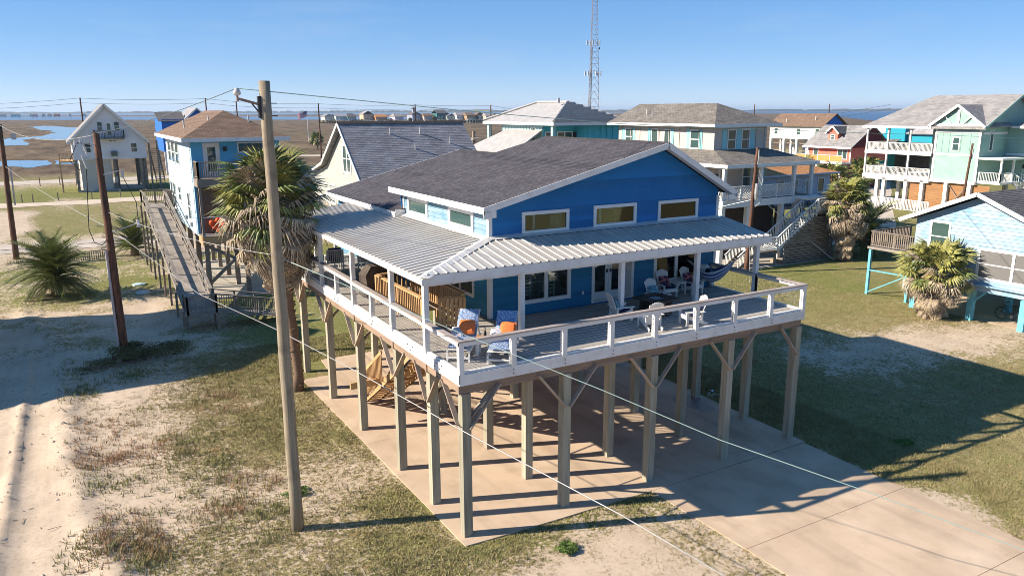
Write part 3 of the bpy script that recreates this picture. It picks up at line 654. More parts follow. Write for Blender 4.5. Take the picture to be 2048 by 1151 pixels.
for (x0, z0, x1, z1) in ((2.93, 8.25, 10.2, 10.045), (10.2, 10.045, 13.63, 8.175)):
    MB().prism([(x0, 4.005, z0), (x1, 4.005, z1), (x1, 4.005, z1-.012), (x0, 4.005, z0-.012)], (0, .46, 0)).build("soffit", white2, H)
MB().box(2.93, 3.29, 4.47, 12.0, 8.225, 8.235).build("soffit", white2, H)
MB().box(2.865, 2.895, 3.97, 12.03, 8.14, 8.352).build("eave_fascia", white, H)
MB().box(2.86, 3.30, 3.97, 3.999, 8.02, 8.24).box(13.2, 13.66, 3.97, 3.999, 8.0, 8.2).build("eave_return", white, H)
MB().box(2.81, 2.845, 11.33, 20.42, 7.20, 7.43).box(2.846, 3.26, 11.315, 11.345, 7.20, 7.50).build("eave_fascia", white, H)
MB().bar((2.85, 20.42, 7.36), (10.2, 20.42, 9.17), .03, .18).build("rake_board", white, H)
for y0, y1 in ((4.0, 12.0), (12.02, 20.4)):
    z = 10.165 if y0 < 5 else 9.255
    MB().prism([(10.05, y0, z-.035), (10.2, y0, z+.02), (10.36, y0, z-.07)], (0, y1-y0, 0)).build("ridge_cap", sh_dark, H)
# ribbed metal porch roof: every sheet a part
def rib_panel(w):
    return [(0, 0), (w*.36, 0), (w*.42, .031), (w*.54, .031), (w*.60, 0), (w, 0)]
def roof_sheet(P0, across, down0, down1, w):
    """P0 origin, across unit vector, down0/down1 vectors from origin edge to upper end at both sides"""
    b = MB(); pr = rib_panel(w); n = len(pr); P0 = Vector(P0)
    rows = []
    for (a, z) in pr:
        t = a/w; e = down0.lerp(down1, t)
        rows.append((P0+across*a+Vector((0, 0, z)), P0+across*a+e+Vector((0, 0, z))))
    for i in range(n-1):
        b.face([rows[i][0], rows[i+1][0], rows[i+1][1], rows[i][1]])
    for i in range(n-1):
        k = Vector((0, 0, -.012)); b.face([rows[i+1][0]+k, rows[i][0]+k, rows[i][1]+k, rows[i+1][1]+k]); b.face([rows[i][0]+k, rows[i+1][0]+k, rows[i+1][0], rows[i][0]])
    return b
HX0, HY0, HX1, HY1 = -.06, 2.02, 3.28, 4.46             # hip line in plan
sl_l = (7.29-6.83)/(3.28+.06); sl_f = (7.31-6.90)/(4.46-2.02)
mr = MB().bar((.05, HY0+.1, 6.72), (.05, 16.9, 6.72), .09, .20).build("porch_beam", white, H)
porch = MB().box(3.0, 3.26, 4.5, 11.3, 7.16, 7.24).build("metal_roof", metal_cap, H); OFF[porch.name] = Vector((0, 0, 0))
w = .3003; y = HY0; full = None
while y < 16.9:
    def top(yy): return min(HX1, HX0+(HX1-HX0)*(yy-HY0)/(HY1-HY0)) if yy < 11.3 else 2.90
    x0, x1 = max(top(y), HX0+.01), top(y+w)
    if y > HY1+.1 and y+w < 11.3 and full is not None:
        o = share(full[0], "metal_sheet", porch, (0, y-full[1], 0))
    else:
        bb = roof_sheet((HX0, y, 6.83), Vector((0, 1, 0)), Vector((x0-HX0, 0, (x0-HX0)*sl_l)), Vector((x1-HX0, 0, (x1-HX0)*sl_l)), w)
        o = bb.build("metal_sheet", metal_roof, porch)
        if y > HY1+.1 and full is None: full = (o, y)
    y += w
x = HX0; full = None
while x < 13.35:
    def topf(xx): return min(HY1, HY0+(HY1-HY0)*(xx-HX0)/(HX1-HX0))
    y0, y1 = max(topf(x), HY0+.01), topf(x+w)
    if full is not None: share(full[0], "metal_sheet", porch, (x-full[1], 0, 0))
    else:
        bb = roof_sheet((x, HY0, 6.90), Vector((1, 0, 0)), Vector((0, y0-HY0, (y0-HY0)*sl_f)), Vector((0, y1-HY0, (y1-HY0)*sl_f)), w)
        bb.f = [ff[::-1] for ff in bb.f]
        o = bb.build("metal_sheet", metal_roof, porch)
        if x > HX1+.05: full = (o, x)
    x += w
hp = Vector((HX0-.02, HY0-.02, 6.885)); hq = Vector((HX1, HY1, 7.345)); t = (hq-hp).normalized(); sd = Vector((t.y, -t.x, 0)).normalized()
MB().prism([hp-sd*.20+Vector((0, 0, -.035)), hp+Vector((0, 0, .02)), hp+sd*.20+Vector((0, 0, -.025))], hq-hp).build("hip_cap", metal_cap, porch)
MB().prism([(3.02, 4.44, 7.29), (3.275, 4.44, 7.29), (3.275, 4.44, 7.36)], (0, 6.86, 0)).prism([(3.3, 4.20, 7.30), (3.3, 4.455, 7.30), (3.3, 4.455, 7.375)], (9.85, 0, 0)).build("wall_flashing", metal_cap, porch)
MB().box(-.06, 13.42, 2.02, 2.055, 6.64, 6.885).build("roof_fascia", white, H); MB().box(-.10, -.065, 2.02, 16.92, 6.64, 6.80).build("roof_fascia", white, H)
MB().box(.0, 13.2, 2.13, 2.28, 6.56, 6.76).build("porch_beam", white, H)
MB().bar((13.41, 2.06, 6.80), (13.41, 4.46, 7.21), .03, .16).build("roof_fascia", white, H)
b = MB()
for i in range(9): b.bar((3.6+i*1.12, 2.2, 6.80), (3.6+i*1.12, 4.44, 7.19), .05, .12)
for i in range(12): b.bar((.1, 4.9+i*1.05, 6.76), (3.24, 4.9+i*1.05, 7.18), .05, .12)
b.build("rafters", white2, H, kind='stuff')
for x in (0.07, 3.16, 6.88, 10.10, 12.93): boxo("porch_post", white, H, x-.075, x+.075, 2.14, 2.29, ZD+.001 if x > .1 else 4.42, 6.56)
# deck: boards, fascia, kerb boards
dk = MB().box(.06, 12.94, .06, 4.4, ZD-.30, ZD-.27).build("deck", beam_m, H); OFF[dk.name] = Vector((0, 0, 0))
w = .142; y = .05; i = 0
proto = {}
def deck_board(x0, x1, y, w=.1385):
    k = (round(x0, 2), round(x1, 2))
    if k in proto: return share(proto[k], "deck_board", dk, (0, y-proto[k]['y0'], 0))
    o = boxo("deck_board", deckm, dk, x0, x1, y, y+w, ZD-.027, ZD); o['y0'] = y; proto[k] = o; return o
while y < 17.0:
    if y+w < YF-.03:
        deck_board(.05, 6.47, y); deck_board(6.474, WX-.05, y)
    elif 4.5 < y < 8.62:
        deck_board(.05, 1.0, y); deck_board(2.36, XL-.03, y)
    else: deck_board(.05, XL-.03, y)
    y += w
for o in proto.values():
    if 'y0' in o: del o['y0']
jb = MB()
for y in np.arange(.4, 17, .41):
    if y < 4.4: jb.box(.06, 12.93, y-.02, y+.02, ZD-.25, ZD-.03)
    elif not 4.5 < y < 8.6: jb.box(.06, 3.25, y-.02, y+.02, ZD-.25, ZD-.03)
jb.build("joists", beam_m, H, kind='stuff')
MB().box(-.0, WX, -.001, .038, 4.36, ZD+.0).build("deck_fascia", white, H); MB().box(-.001, .037, .039, 17.05, 4.36, ZD+.0).build("deck_fascia", white, H); MB().box(WX-.037, WX+.001, .039, 4.47, 4.36, ZD).build("deck_fascia", white, H)
MB().box(.04, 3.26, 17.02, 17.05, 4.36, ZD).build("deck_fascia", white, H)
MB().box(.03, WX-.03, .045, .13, ZD+.001, ZD+.062).box(.045, .13, .131, 16.98, ZD+.001, ZD+.062).box(WX-.13, WX-.045, .131, 4.40, ZD+.001, ZD+.062).build("kerb_board", white, H)
# railing with cables
rl = MB().box(.01, .02, .01, .02, ZD, ZD+.02).build("railing", white, H); OFF[rl.name] = Vector((0, 0, 0))
ZR = 5.565
def rpost(x, y, z1=ZR-.05, z0=4.40, s=.07):
    b = MB(); b.box(x-s, x+s, y-s, y+s, z0, z1); return b.build("railing_post", white, rl)
for i in range(9): rpost(min(max(i*B_, .07), WX-.07), .07)
for y in (6.61, 10.35, 13.95): rpost(.07, y)
for y in (4.79, 8.45, 12.25, 16.2): boxo("porch_post", white, H, .0, .145, y-.075, y+.075, 4.40, 6.62)
for y in (2.21, 4.33): rpost(WX-.07, y)
capb = MB().box(-.03, WX+.03, -.03, .14, ZR-.038, ZR).build("top_rail", capm, rl)
MB().box(-.03, .14, .141, 2.05, ZR-.038, ZR).build("top_rail", capm, rl)
for a0, a1 in ((2.33, 4.70), (4.88, 8.36), (8.54, 12.16), (12.34, 16.1)): MB().box(-.03, .14, a0, a1, ZR-.038, ZR).build("top_rail", capm, rl)
MB().box(WX-.14, WX+.03, .141, 4.40, ZR-.038, ZR).build("top_rail", capm, rl)
MB().box(.0, WX, -.012, .06, ZR-.15, ZR-.039).box(-.012, .06, .061, 16.2, ZR-.15, ZR-.039).box(WX-.06, WX+.012, .061, 4.40, ZR-.15, ZR-.039).build("sub_rail", white, rl)
for k in range(9):
    z = ZD+.13+k*.077
    MB().tube([(.05, .07, z), (WX-.05, .07, z)], .0035, 5).build("cable", steel, rl); MB().tube([(.07, .12, z), (.07, 16.2, z)], .0035, 5).build("cable", steel, rl); MB().tube([(WX-.07, .12, z), (WX-.07, 4.35, z)], .0035, 5).build("cable", steel, rl)
holes_ = MB()
for px in (1, 2, 3, 4, 5, 6, 7, 8):
    for k in range(9):
        z = ZD+.13+k*.077; xx = min(px*B_, WX-.07); holes_.box(xx-.074, xx-.0705, .055, .085, z-.012, z+.012)
holes_.build("cable_fittings", dark, rl, kind='stuff')
for x0, x1 in ((.1, 1.2), (2.1, 3.2)): rail_run(H, (x0, 16.95, ZD), (x1, 16.95, ZD), .9, white, post=.12, cap=(.14, .05))
# piles, beams, braces
PX = [.225, 3.39, 6.55, 9.72, 12.87]; PY = [.20, 2.26, 4.82, 8.50, 12.15, 15.93]
pp = None
for x in PX:
    for j, y in enumerate(PY):
        if x > .3 and j == 1 and False: continue
        s = .128
        if pp is None: pp = boxo("pile", pile_m, H, x-s, x+s, y-s, y+s, -.3, 4.09); pp0 = (x, y)
        else: share(pp, "pile", H, (x-pp0[0], y-pp0[1], random.uniform(-.004, .0)))
for y in PY+[19.7]: MB().box(.02 if y < 17 else 3.3, 12.97, y-.09, y+.02 if y > .3 else y-.13+.1, 4.09, 4.355).build("beam", beam_m, H)
for x in (.08, .30): MB().box(x-.03, x+.03, .21, 17.0, 4.12, 4.34).build("beam", beam_m, H)
for i, x in enumerate(PX):
    yy = PY[0]-.155
    for s in (-1, 1):
        if (i == 0 and s < 0) or (i == 4 and s > 0): continue
        baro("brace", brace_m, H, (x+s*.98, yy, 4.22), (x+s*.06, yy, 3.12), .045, .14, up=(0, 1, 0.001))
for j, y in enumerate(PY):
    xx = PX[0]-.155
    for s in (-1, 1):
        if j == 0 and s < 0: continue
        r_ = .98 if j not in (1,) else .80
        baro("brace", brace_m, H, (xx, y+s*r_, 4.20), (xx, y+s*.06, 3.20), .045, .14, up=(1, 0, 0.001))
        if s > 0: baro("brace", brace_m, H, (PX[0]+.05, y, 3.25), (PX[0]+.95, y, 4.18), .045, .14, up=(0, 1, 0.001))
# ------------------------------------------------------------------ stair well on the deck and the stair down
ST = MB().box(1.06, 1.10, 4.55, 4.60, 4.2, 4.6).build("stairs", newwood, H); OFF[ST.name] = Vector((0, 0, 0))
n = 26; yt, yb = 4.62, 11.15
for i in range(1, n):
    y = yt+(yb-yt)*i/n; z = ZD*(1-i/n); boxo("tread", newwood, ST, 1.12, 2.30, y-.26, y+.02, z-.04, z)
for x in (1.10, 2.32, 1.71):
    b = MB(); pts = []
    for i in range(1, n+1):
        y0 = yt+(yb-yt)*(i-1)/n; y1 = yt+(yb-yt)*i/n; z = ZD*(1-i/n); pts += [(x, y0, max(z-.041, .01)), (x, y1, max(z-.041, .01))]
    pts += [(x, yb-.25, .0), (x, yt, ZD-.62)]
    b.prism(pts, (.045, 0, 0)); b.build("stringer", newwood, ST)
for x in (1.06, 2.40):
    p, q = Vector((x, 8.65, ZD*(1-(8.65-yt)/(yb-yt)))), Vector((x, yb, .15))
    baro("hand_rail", newwood, ST, p+Vector((0, 0, .95)), q+Vector((0, 0, .95)), .05, .12)
    for k in range(19):
        a = p.lerp(q, (k+.5)/19); baro("baluster", newwood, ST, a+Vector((0, 0, -.1)), a+Vector((0, 0, .92)), .04)
    baro("stair_post", newwood, ST, (x, yb+.02, 0), (x, yb+.02, 1.12), .10)
for (p, q) in (((-.05, 9.0, 1.52), (5.2, 9.0, 1.52)),): baro("cross_beam", newwood, ST, p, q, .09, .24)
WR = MB().box(1.03, 1.05, 4.9, 4.95, ZD, ZD+.05).build("stair_guard", newwood, H); OFF[WR.name] = Vector((0, 0, 0))
def guard(p, q, nb, hgt=.95, out=0):
    p, q = Vector(p), Vector(q); up = Vector((0, 0, 1))
    baro("guard_rail", newwood, WR, p+up*hgt, q+up*hgt, .14, .045); baro("guard_rail", newwood, WR, p+up*.12, q+up*.12, .04, .09)
    for k in range(nb):
        a = p.lerp(q, (k+.5)/nb); baro("guard_baluster", newwood, WR, a+up*.05, a+up*(hgt-.03), .04, .04)
guard((1.00, 4.62, ZD), (1.00, 8.62, ZD), 26); guard((2.40, 4.62, ZD), (2.40, 8.62, ZD), 26); guard((1.04, 8.66, ZD), (2.38, 8.66, ZD), 8)
for x, y in ((1.0, 4.58), (2.4, 4.58), (1.0, 8.66), (2.4, 8.66), (1.0, 6.6), (2.4, 6.6)): baro("guard_post", newwood, WR, (x, y, ZD-.3), (x, y, ZD+.94), .095)
gt = MB().bar((1.42, 4.30, ZD+.93), (2.18, 4.02, ZD+.93), .05, .14).bar((1.42, 4.30, ZD+.16), (2.18, 4.02, ZD+.16), .05, .12).build("stair_gate", newwood, WR)
for k in range(7):
    a = Vector((1.44, 4.29, 0)).lerp(Vector((2.16, 4.03, 0)), k/6); gv = Vector((.76, -.28, 0)).normalized(); nv = Vector((gv.y, -gv.x, 0))*.04
    baro("guard_baluster", newwood, WR, a+nv+Vector((0, 0, ZD+.06)), a+nv+Vector((0, 0, ZD+.96)), .09, .02, up=nv)
baro("guard_rail", newwood, WR, (1.5, 4.27, ZD+.2), (2.2, 4.02, ZD+.88), .03, .09)
bl = MB()
for y in (1.3, 3.3, 6.6, 10.2, 13.9, 14.9):
    for dy, dz in ((-.22, .20), (-.10, .08), (.12, .20), (.26, .07)): bl.tube([(.0, y+dy, 4.4+dz), (-.02, y+dy, 4.4+dz)], .018, 6)
for x in (1.6, 3.25, 4.9, 6.5, 8.1, 9.7, 11.4):
    for dz in (.06, .17): bl.tube([(x, .0, 4.38+dz), (x, -.02, 4.38+dz)], .014, 6)
bl.build("fascia_bolts", dark, H, kind='stuff')
# ------------------------------------------------------------------ neighbouring houses
def hip(parent, x0, x1, y0, y1, z, zr, m, axis_='y', near=None, far=None, th=.18, gable_near=False, gable_far=False, step=0.0, fas=None, name="roof"):
    """roof over a rectangle; ridge along axis_; near/far = inset of the ridge ends"""
    if axis_ == 'y':
        xm = (x0+x1)/2; near = (x1-x0)/2 if near is None else near; far = (x1-x0)/2 if far is None else far
        r0, r1 = (xm, y0+near, zr), (xm, y1-far, zr); c = [(x0, y0, z), (x1, y0, z), (x1, y1, z), (x0, y1, z)]
        roof_plane(name, c[0], c[3], r1, r0, m, parent, th, step); roof_plane(name, c[2], c[1], r0, r1, m, parent, th, step)
        if near: roof_plane(name, c[1], c[0], r0, r0, m, parent, th, 0)
        if far: roof_plane(name, c[3], c[2], r1, r1, m, parent, th, 0)
    else:
        ym = (y0+y1)/2; near = (y1-y0)/2 if near is None else near; far = (y1-y0)/2 if far is None else far
        r0, r1 = (x0+near, ym, zr), (x1-far, ym, zr); c = [(x0, y0, z), (x1, y0, z), (x1, y1, z), (x0, y1, z)]
        roof_plane(name, c[1], c[0], r0, r1, m, parent, th, step); roof_plane(name, c[3], c[2], r1, r0, m, parent, th, step)
        if near: roof_plane(name, c[0], c[3], r0, r0, m, parent, th, 0)
        if far: roof_plane(name, c[2], c[1], r1, r1, m, parent, th, 0)
def fascia4(parent, x0, x1, y0, y1, z, h, m, t=.03):
    MB().box(x0-t, x1+t, y0-t, y0-.002, z-h, z+.01).box(x0-t, x1+t, y1+.002, y1+t, z-h, z+.01).box(x0-t, x0-.002, y0, y1, z-h, z+.01).box(x1+.002, x1+t, y0, y1, z-h, z+.01).build("fascia", m, parent)
def posts(parent, pts, z0, z1, s, m, name="pile"):
    p0 = None
    for x, y in pts:
        if p0 is None: p0 = (boxo(name, m, parent, x-s, x+s, y-s, y+s, z0, z1), x, y)
        else: share(p0[0], name, parent, (x-p0[1], y-p0[2], 0))
def door(parent, face, c, u0, u1, z0, z1, fm, g=None, dm=None):
    fr = MB().fb(face, c, u0, u0+.1, z0, z1, 0, .05).fb(face, c, u1-.1, u1, z0, z1, 0, .05).fb(face, c, u0+.1, u1-.1, z1-.1, z1, 0, .05).build("door_frame", fm, parent)
    dd_ = MB().fb(face, c, u0+.1, u1-.1, z0, z1-.1, .0, .03).build("door", dm or white2, parent)
    if g: MB().fb(face, c, u0+.25, u1-.25, z0+.35, z1-.25, .031, .036).build("pane", g, dd_)
def vent(parent, x, y, z, h=.45, r_=.05): MB().tube([(x, y, z-.2), (x, y, z+h)], r_, 7).build("vent_pipe", insul, parent)
def stairs_run(parent, p, q, w, n, m, side=(0, 1, 0), rail=None, nb=10):
    """open stair: p top, q bottom (one side), width vector side*w"""
    p, q = Vector(p), Vector(q); s = Vector(side)*w; up = Vector((0, 0, 1)); b = MB()
    for i in range(1, n):
        a = p.lerp(q, i/n); run = Vector((q.x-p.x, q.y-p.y, 0)).normalized()*.26; b.prism([a, a+s, a+s+run, a+run], (0, 0, -.05))
    b.build("treads", m, parent, kind='stuff')
    for k in (0, 1): baro("stringer", m, parent, p+s*k-up*.12, q+s*k-up*.02, .05, .26)
    if rail:
        for k in (0, 1):
            baro("hand_rail", rail, parent, p+s*k+up*.95, q+s*k+up*.95, .08, .06); bb = MB()
            for i in range(nb):
                a = p.lerp(q, (i+.5)/nb)+s*k; bb.bar(a, a+up*.92, .035)
            bb.build("balusters", rail, parent, kind='stuff')

# --- pale blue two-storey house with the long ramp (left)
pale = mat("pale_blue_siding", (.36, .47, .545), (.32, .425, .50), rough=.7, ns=1.2, bump=.0); aqua = mat("sky_blue_siding", (.10, .40, .66), (.085, .36, .60), rough=.7, ns=1.2)
N1 = thing("stilt_house", "pale blue two-storey stilt house with brown hip roof behind the wooden ramp", "house", (1.2, 39, 0))
boxo("wall", pale, N1, -1.4, 3.9, 33.63, 46, 3.75, 9.62); boxo("porch_wall", aqua, N1, -1.385, 3.89, 33.6, 33.629, 3.75, 9.6)
W1H = [(a, a+1.5, 7.75, 9.3) for a in (39.2, 41.2, 43.2)]+[(a, a+1.15, z0, z1) for a, z0, z1 in ((35.7, 4.4, 6.25), (39.9, 5.25, 6.3), (42.6, 4.5, 6.35), (44.2, 4.4, 6.35))]
siding(N1, '-x', -1.4, 33.95, 45.9, 3.8, 9.5, W1H, pale, e=.19, single=False)
hip(N1, -2.0, 4.25, 32.4, 46.7, 9.72, 11.32, sh_brown, 'y', near=3.7, far=3.2); fascia4(N1, -2.0, 4.25, 32.4, 46.7, 9.72, .22, white2)
MB().box(-1.98, 4.23, 32.42, 46.68, 9.50, 9.54).build("soffit", white2, N1)
for y in (39.2, 42.6): vent(N1, .0 if y < 40 else -1.0, y-4, 10.55 if y < 40 else 10.25)
vent(N1, 2.3, 34.5, 10.55)
for a, a1, z0, z1 in W1H: window(N1, '-x', -1.4, a, a1, z0, z1, rows=2, trim=.10, sill=z0 < 7)
for y in (35.6, 37.6): boxo("vent_hood", steel, N1, -1.55, -1.41, y, y+.25, 4.1 if y < 36 else 4.35, 4.35 if y < 36 else 4.6)
door(N1, '-y', 33.6, -.72, .25, 7.35, 9.4, white2, glass); window(N1, '-y', 33.6, 1.3, 2.9, 8.75, 9.4, trim=.08)
MB().tube([(.55, 33.5, 8.9), (.55, 33.5, 9.15)], .12, 8).build("wall_lamp", dark, N1)
for z in (7.05, 3.62): boxo("porch_floor", greywood, N1, -1.35, 3.9, 32.2, 33.59, z, z+.28)
MB().box(-1.37, 3.92, 32.14, 32.19, 6.85, 7.33).box(-1.40, -1.36, 32.2, 33.55, 6.85, 7.33).build("porch_fascia", oldwood, N1); MB().box(-1.37, 3.92, 32.14, 32.19, 3.4, 3.9).box(-1.40, -1.36, 32.2, 33.55, 3.4, 3.9).build("porch_fascia", newwood, N1)
for (p, q, nb) in (((-1.3, 32.25, 7.33), (3.85, 32.25, 7.33), 38), ((-1.3, 33.5, 7.33), (-1.3, 32.25, 7.33), 9)): rail_run(N1, p, q, 1.0, oldwood, post=.1, n_bal=nb, bal=.05)
posts(N1, [(-1.28, 32.25), (1.2, 32.25), (3.8, 32.25)], 3.9, 6.86, .07, oldwood, "porch_post")
MB().box(-1.3, 3.8, 33.2, 33.25, 3.95, 6.8).build("screen_panel", mat("brown_screen", (.16, .115, .085), (.12, .09, .07), rough=.9), N1)
rail_run(N1, (-1.25, 32.22, 3.9), (3.85, 32.22, 3.9), 1.15, white2, post=.08, posts=4, n_bal=0)
fl = MB()
fl_o = thing("fishing_floats", "bunch of bright orange fishing floats on the pale blue house's lower porch", "floats", (-.3, 32.6, 3.9)); om = mat("orange_float", (.80, .10, .02), (.65, .07, .02), rough=.4)
for i in range(16):
    c = Vector((-.3+random.uniform(-.45, .45), 32.62+random.uniform(-.2, .2), 4.15+random.uniform(0, .65))); b = MB()
    for k in range(5): pass
    b.tube([c+Vector((0, 0, -.17)), c+Vector((0, 0, -.12)), c, c+Vector((0, 0, .12)), c+Vector((0, 0, .17))], [.05, .13, .17, .13, .05], 8); b.build("float", om, fl_o, smooth=True)
posts(N1, [(x, y) for x in (-1.15, 1.15, 3.6) for y in (32.6, 36, 39.4, 42.8, 45.8)], -.2, 3.62, .14, oldwood)
for p, q in (((-1.15, 32.45, 3.3), (1.15, 32.45, 2.0)), ((1.15, 32.45, 2.0), (3.6, 32.45, 1.2)), ((-1.1, 32.4, 1.0), (.6, 32.4, 2.5))): baro("brace", oldwood, N1, p, q, .06, .2)
boxo("under_slab", conc2, N1, -1.6, 4.2, 32.2, 46.3, -.2, -.004)
# ramp
RP = thing("boardwalk_ramp", "long weathered wooden ramp with railings climbing beside the pale blue house", "ramp", (-2.7, 25.5, 0))
zf = lambda y: .92+(y-26.4)*.208
b = MB(); rg = random.Random(2)
y = 26.5
while y < 44: b.prism([(-3.4, y, zf(y)), (-2.02, y, zf(y)), (-2.02, y+.135, zf(y+.135)), (-3.4, y+.135, zf(y+.135))], (0, 0, -.04)); y += .142
b.build("planks", greywood, RP, kind='stuff')
b = MB()
for k in range(10): b.box(-3.4, -2.02, 25.1+k*.142, 25.235+k*.142, .86, .90)
for k in range(24): b.prism([(-2.0+k*.142, 25.1, .9-k*.028), (-1.865+k*.142, 25.1, .896-k*.028), (-1.865+k*.142, 26.4, .896-k*.028), (-2.0+k*.142, 26.4, .9-k*.028)], (0, 0, -.04))
for k in range(18): b.box(-3.4, -1.5, 44+k*.142, 44.135+k*.142, 4.54, 4.58)
b.build("planks", greywood, RP, kind='stuff')
for x in (-3.42, -2.0):
    rail_run(RP, (x, 26.4, zf(26.4)), (x, 44, zf(44)), 1.02, greywood, post=.09, posts=8, n_bal=0, cap=(.16, .06)); baro("side_board", greywood, RP, (x, 26.4, zf(26.4)-.06), (x, 44, zf(44)-.06), .05, .22); baro("mid_rail", greywood, RP, (x, 26.4, zf(26.4)+.5), (x, 44, zf(44)+.5), .04, .12)
rail_run(RP, (-3.42, 25.1, .9), (-2.0, 25.1, .9), 1.0, oldwood, posts=2, n_bal=12, cap=(.15, .05)); rail_run(RP, (-3.42, 25.1, .9), (-3.42, 26.4, .9), 1.0, oldwood, posts=2, n_bal=10, cap=(.15, .05))
rail_run(RP, (-2.0, 25.1, .9), (1.3, 25.1, .22), 1.0, oldwood, posts=4, n_bal=28, cap=(.15, .05)); rail_run(RP, (-1.9, 26.42, .9), (1.3, 26.42, .22), 1.0, oldwood, posts=4, n_bal=0, cap=(.15, .05))
rail_run(RP, (-3.42, 46.5, 4.58), (-1.5, 46.5, 4.58), 1.0, oldwood, posts=3, n_bal=16); rail_run(RP, (-3.42, 44, 4.58), (-3.42, 46.5, 4.58), 1.0, oldwood, posts=2, n_bal=0)
boxo("newel_box", oldwood, RP, -2.1, -1.55, 44.0, 44.5, 3.2, 5.7)
for y in (25.15, 26.4, 29, 31.8, 34.6, 37.5, 40.5, 43.5, 46.4):
    for x in (-3.5, -1.93): boxo("support_post", oldwood, RP, x-.06, x+.06, y-.06, y+.06, -.2, max(.8, zf(y)-.1) if y < 44 else 4.5)
# two pale discs on the grass
wd = mat("pale_lid", (.42, .55, .55), (.38, .50, .50), rough=.5)
for i, (x, y, t) in enumerate(((-4.66, 39.2, 'farther of two pale septic lids in the grass left of the ramp'), (-4.66, 36.4, 'nearer of two pale septic lids in the grass left of the ramp'))):
    tag(MB().tube([(x, y, -.05), (x, y, .05), (x, y, .10)], [.42, .42, .2], 16).build("septic_lid", wd), t, 'lid', 'septic lids in the grass')

# --- white gable house far left
N2 = thing("gable_house", "white steep-gabled stilt house with garage box and small balcony at far left", "house", (-2, 116, 0))
wsid = mat("white_siding", (.66, .67, .70), (.60, .61, .65), rough=.7, ns=1)
MB().prism([(-6.75, 110.5, 4.55), (2.8, 110.5, 4.55), (2.8, 110.5, 7.25), (-2.15, 110.5, 12.1), (-6.75, 110.5, 7.35)], (0, 13, 0)).build("wall", wsid, N2)
siding(N2, '-y', 110.5, -6.7, 2.75, 4.6, 11.9, [(-3.35, -2.6, 8.55, 9.9), (-1.15, -.4, 8.55, 9.9), (-5.35, -4.4, 5.55, 7.0), (.75, 1.6, 5.45, 6.8), (-2.3, -1.35, 7.65, 9.85), (-2.1, -1.0, 7.0, 7.35)], wsid, e=.24, single=False, L=lambda z: -6.75+max(0, (z-7.35))*.968, R=lambda z: 2.8-max(0, z-7.25)*1.02)
for (a, c) in (((-7.35, 110.0, 6.95), (-2.15, 110.0, 12.35)), ((3.3, 110.0, 6.95), (-2.15, 110.0, 12.35))):
    A, B2 = Vector(a), Vector(c); roof_plane("roof", A, A+Vector((0, 14, 0)), B2+Vector((0, 14, 0)), B2, sh_light, N2, .16); baro("rake_board", white2, N2, A+Vector((0, -.03, -.1)), B2+Vector((0, -.03, -.1)), .05, .3)
boxo("garage_box", mat("beige_panel", (.52, .49, .44), (.47, .44, .40), rough=.7), N2, -6.0, -2.0, 110.8, 122, 0, 4.54)
boxo("base_slab", conc2, N2, -6.6, -1.2, 110.2, 122.5, -.1, .25)
posts(N2, [(-6.5, 110.6), (-1.6, 110.6), (-1.2, 113), (1.9, 110.6), (2.5, 110.9), (2.5, 114), (1.9, 118), (2.5, 122), (-6.5, 123)], 0, 4.55, .18, oldwood)
boxo("electric_meter", steel, N2, -1.75, -1.4, 110.2, 110.4, 1.2, 2.0)
for a in (-3.35, -1.15): window(N2, '-y', 110.5, a, a+.75, 8.55, 9.9, rows=2, trim=.07)
window(N2, '-y', 110.5, -5.35, -4.4, 5.55, 7.0, rows=2, trim=.07); window(N2, '-y', 110.5, .75, 1.6, 5.45, 6.8, rows=2, trim=.07)
door(N2, '-y', 110.5, -2.3, -1.35, 7.65, 9.85, white2, glass)
window(N2, '-y', 110.5, -2.1, -1.0, 7.0, 7.35, cols=2, trim=.06)
boxo("balcony_floor", oldwood, N2, -3.8, 0, 109.5, 110.49, 7.4, 7.6); rail_run(N2, (-3.8, 109.55, 7.6), (0, 109.55, 7.6), 1.05, dark, post=.08, posts=4, n_bal=20); rail_run(N2, (0, 109.55, 7.6), (0, 110.4, 7.6), 1.05, dark, post=.08, n_bal=4); rail_run(N2, (-3.8, 109.55, 7.6), (-3.8, 110.4, 7.6), 1.05, dark, post=.08, n_bal=4)
boxo("air_conditioner", mat("grey_green_box", (.10, .13, .12), rough=.6), N2, -1.9, -1.1, 110.0, 110.49, 5.0, 5.7)
stairs_run(N2, (3.1, 110.5, 6.2), (4.4, 117, .1), 1.2, 20, oldwood, (1, 0, 0), oldwood, 12)
posts(N2, [(3.2, 110.6), (4.3, 110.6)], 0, 7.1, .12, oldwood)
MB().box(-8.6, -6.8, 111, 116, 4.2, 4.4).build("side_deck", newwood, N2); rail_run(N2, (-8.5, 111, 4.4), (-6.8, 111, 4.4), 1.1, newwood, n_bal=10); posts(N2, [(-8.5, 111.1), (-8.5, 115.8)], 0, 4.2, .1, newwood)
# low picket posts in that yard
pk = 0
for i, (x, y) in enumerate(((-13.2, 99.6), (-12, 99.4), (-9.2, 99.7), (-5.3, 99.8), (-1.9, 99.4), (1.3, 99.6))):
    o = boxo("fence_stake", oldwood, None, x-.06, x+.06, y-.06, y+.06, -.1, 1.05); tag(o, ('leftmost', 'second', 'third', 'fourth', 'fifth', 'rightmost')[i]+' short dark stake along the sandy path before the white gable house', 'stake', 'stakes along the sandy path')
for i, (x, y) in enumerate(((-11.6, 124.6), (-8.9, 125), (-5.6, 124.8))):
    o = boxo("fence_stake", oldwood, None, x-.07, x+.07, y-.07, y+.07, -.1, 1.3); tag(o, ('left', 'middle', 'right')[i]+' short dark stake at the lane edge left of the white gable house', 'stake', 'stakes at the lane edge')

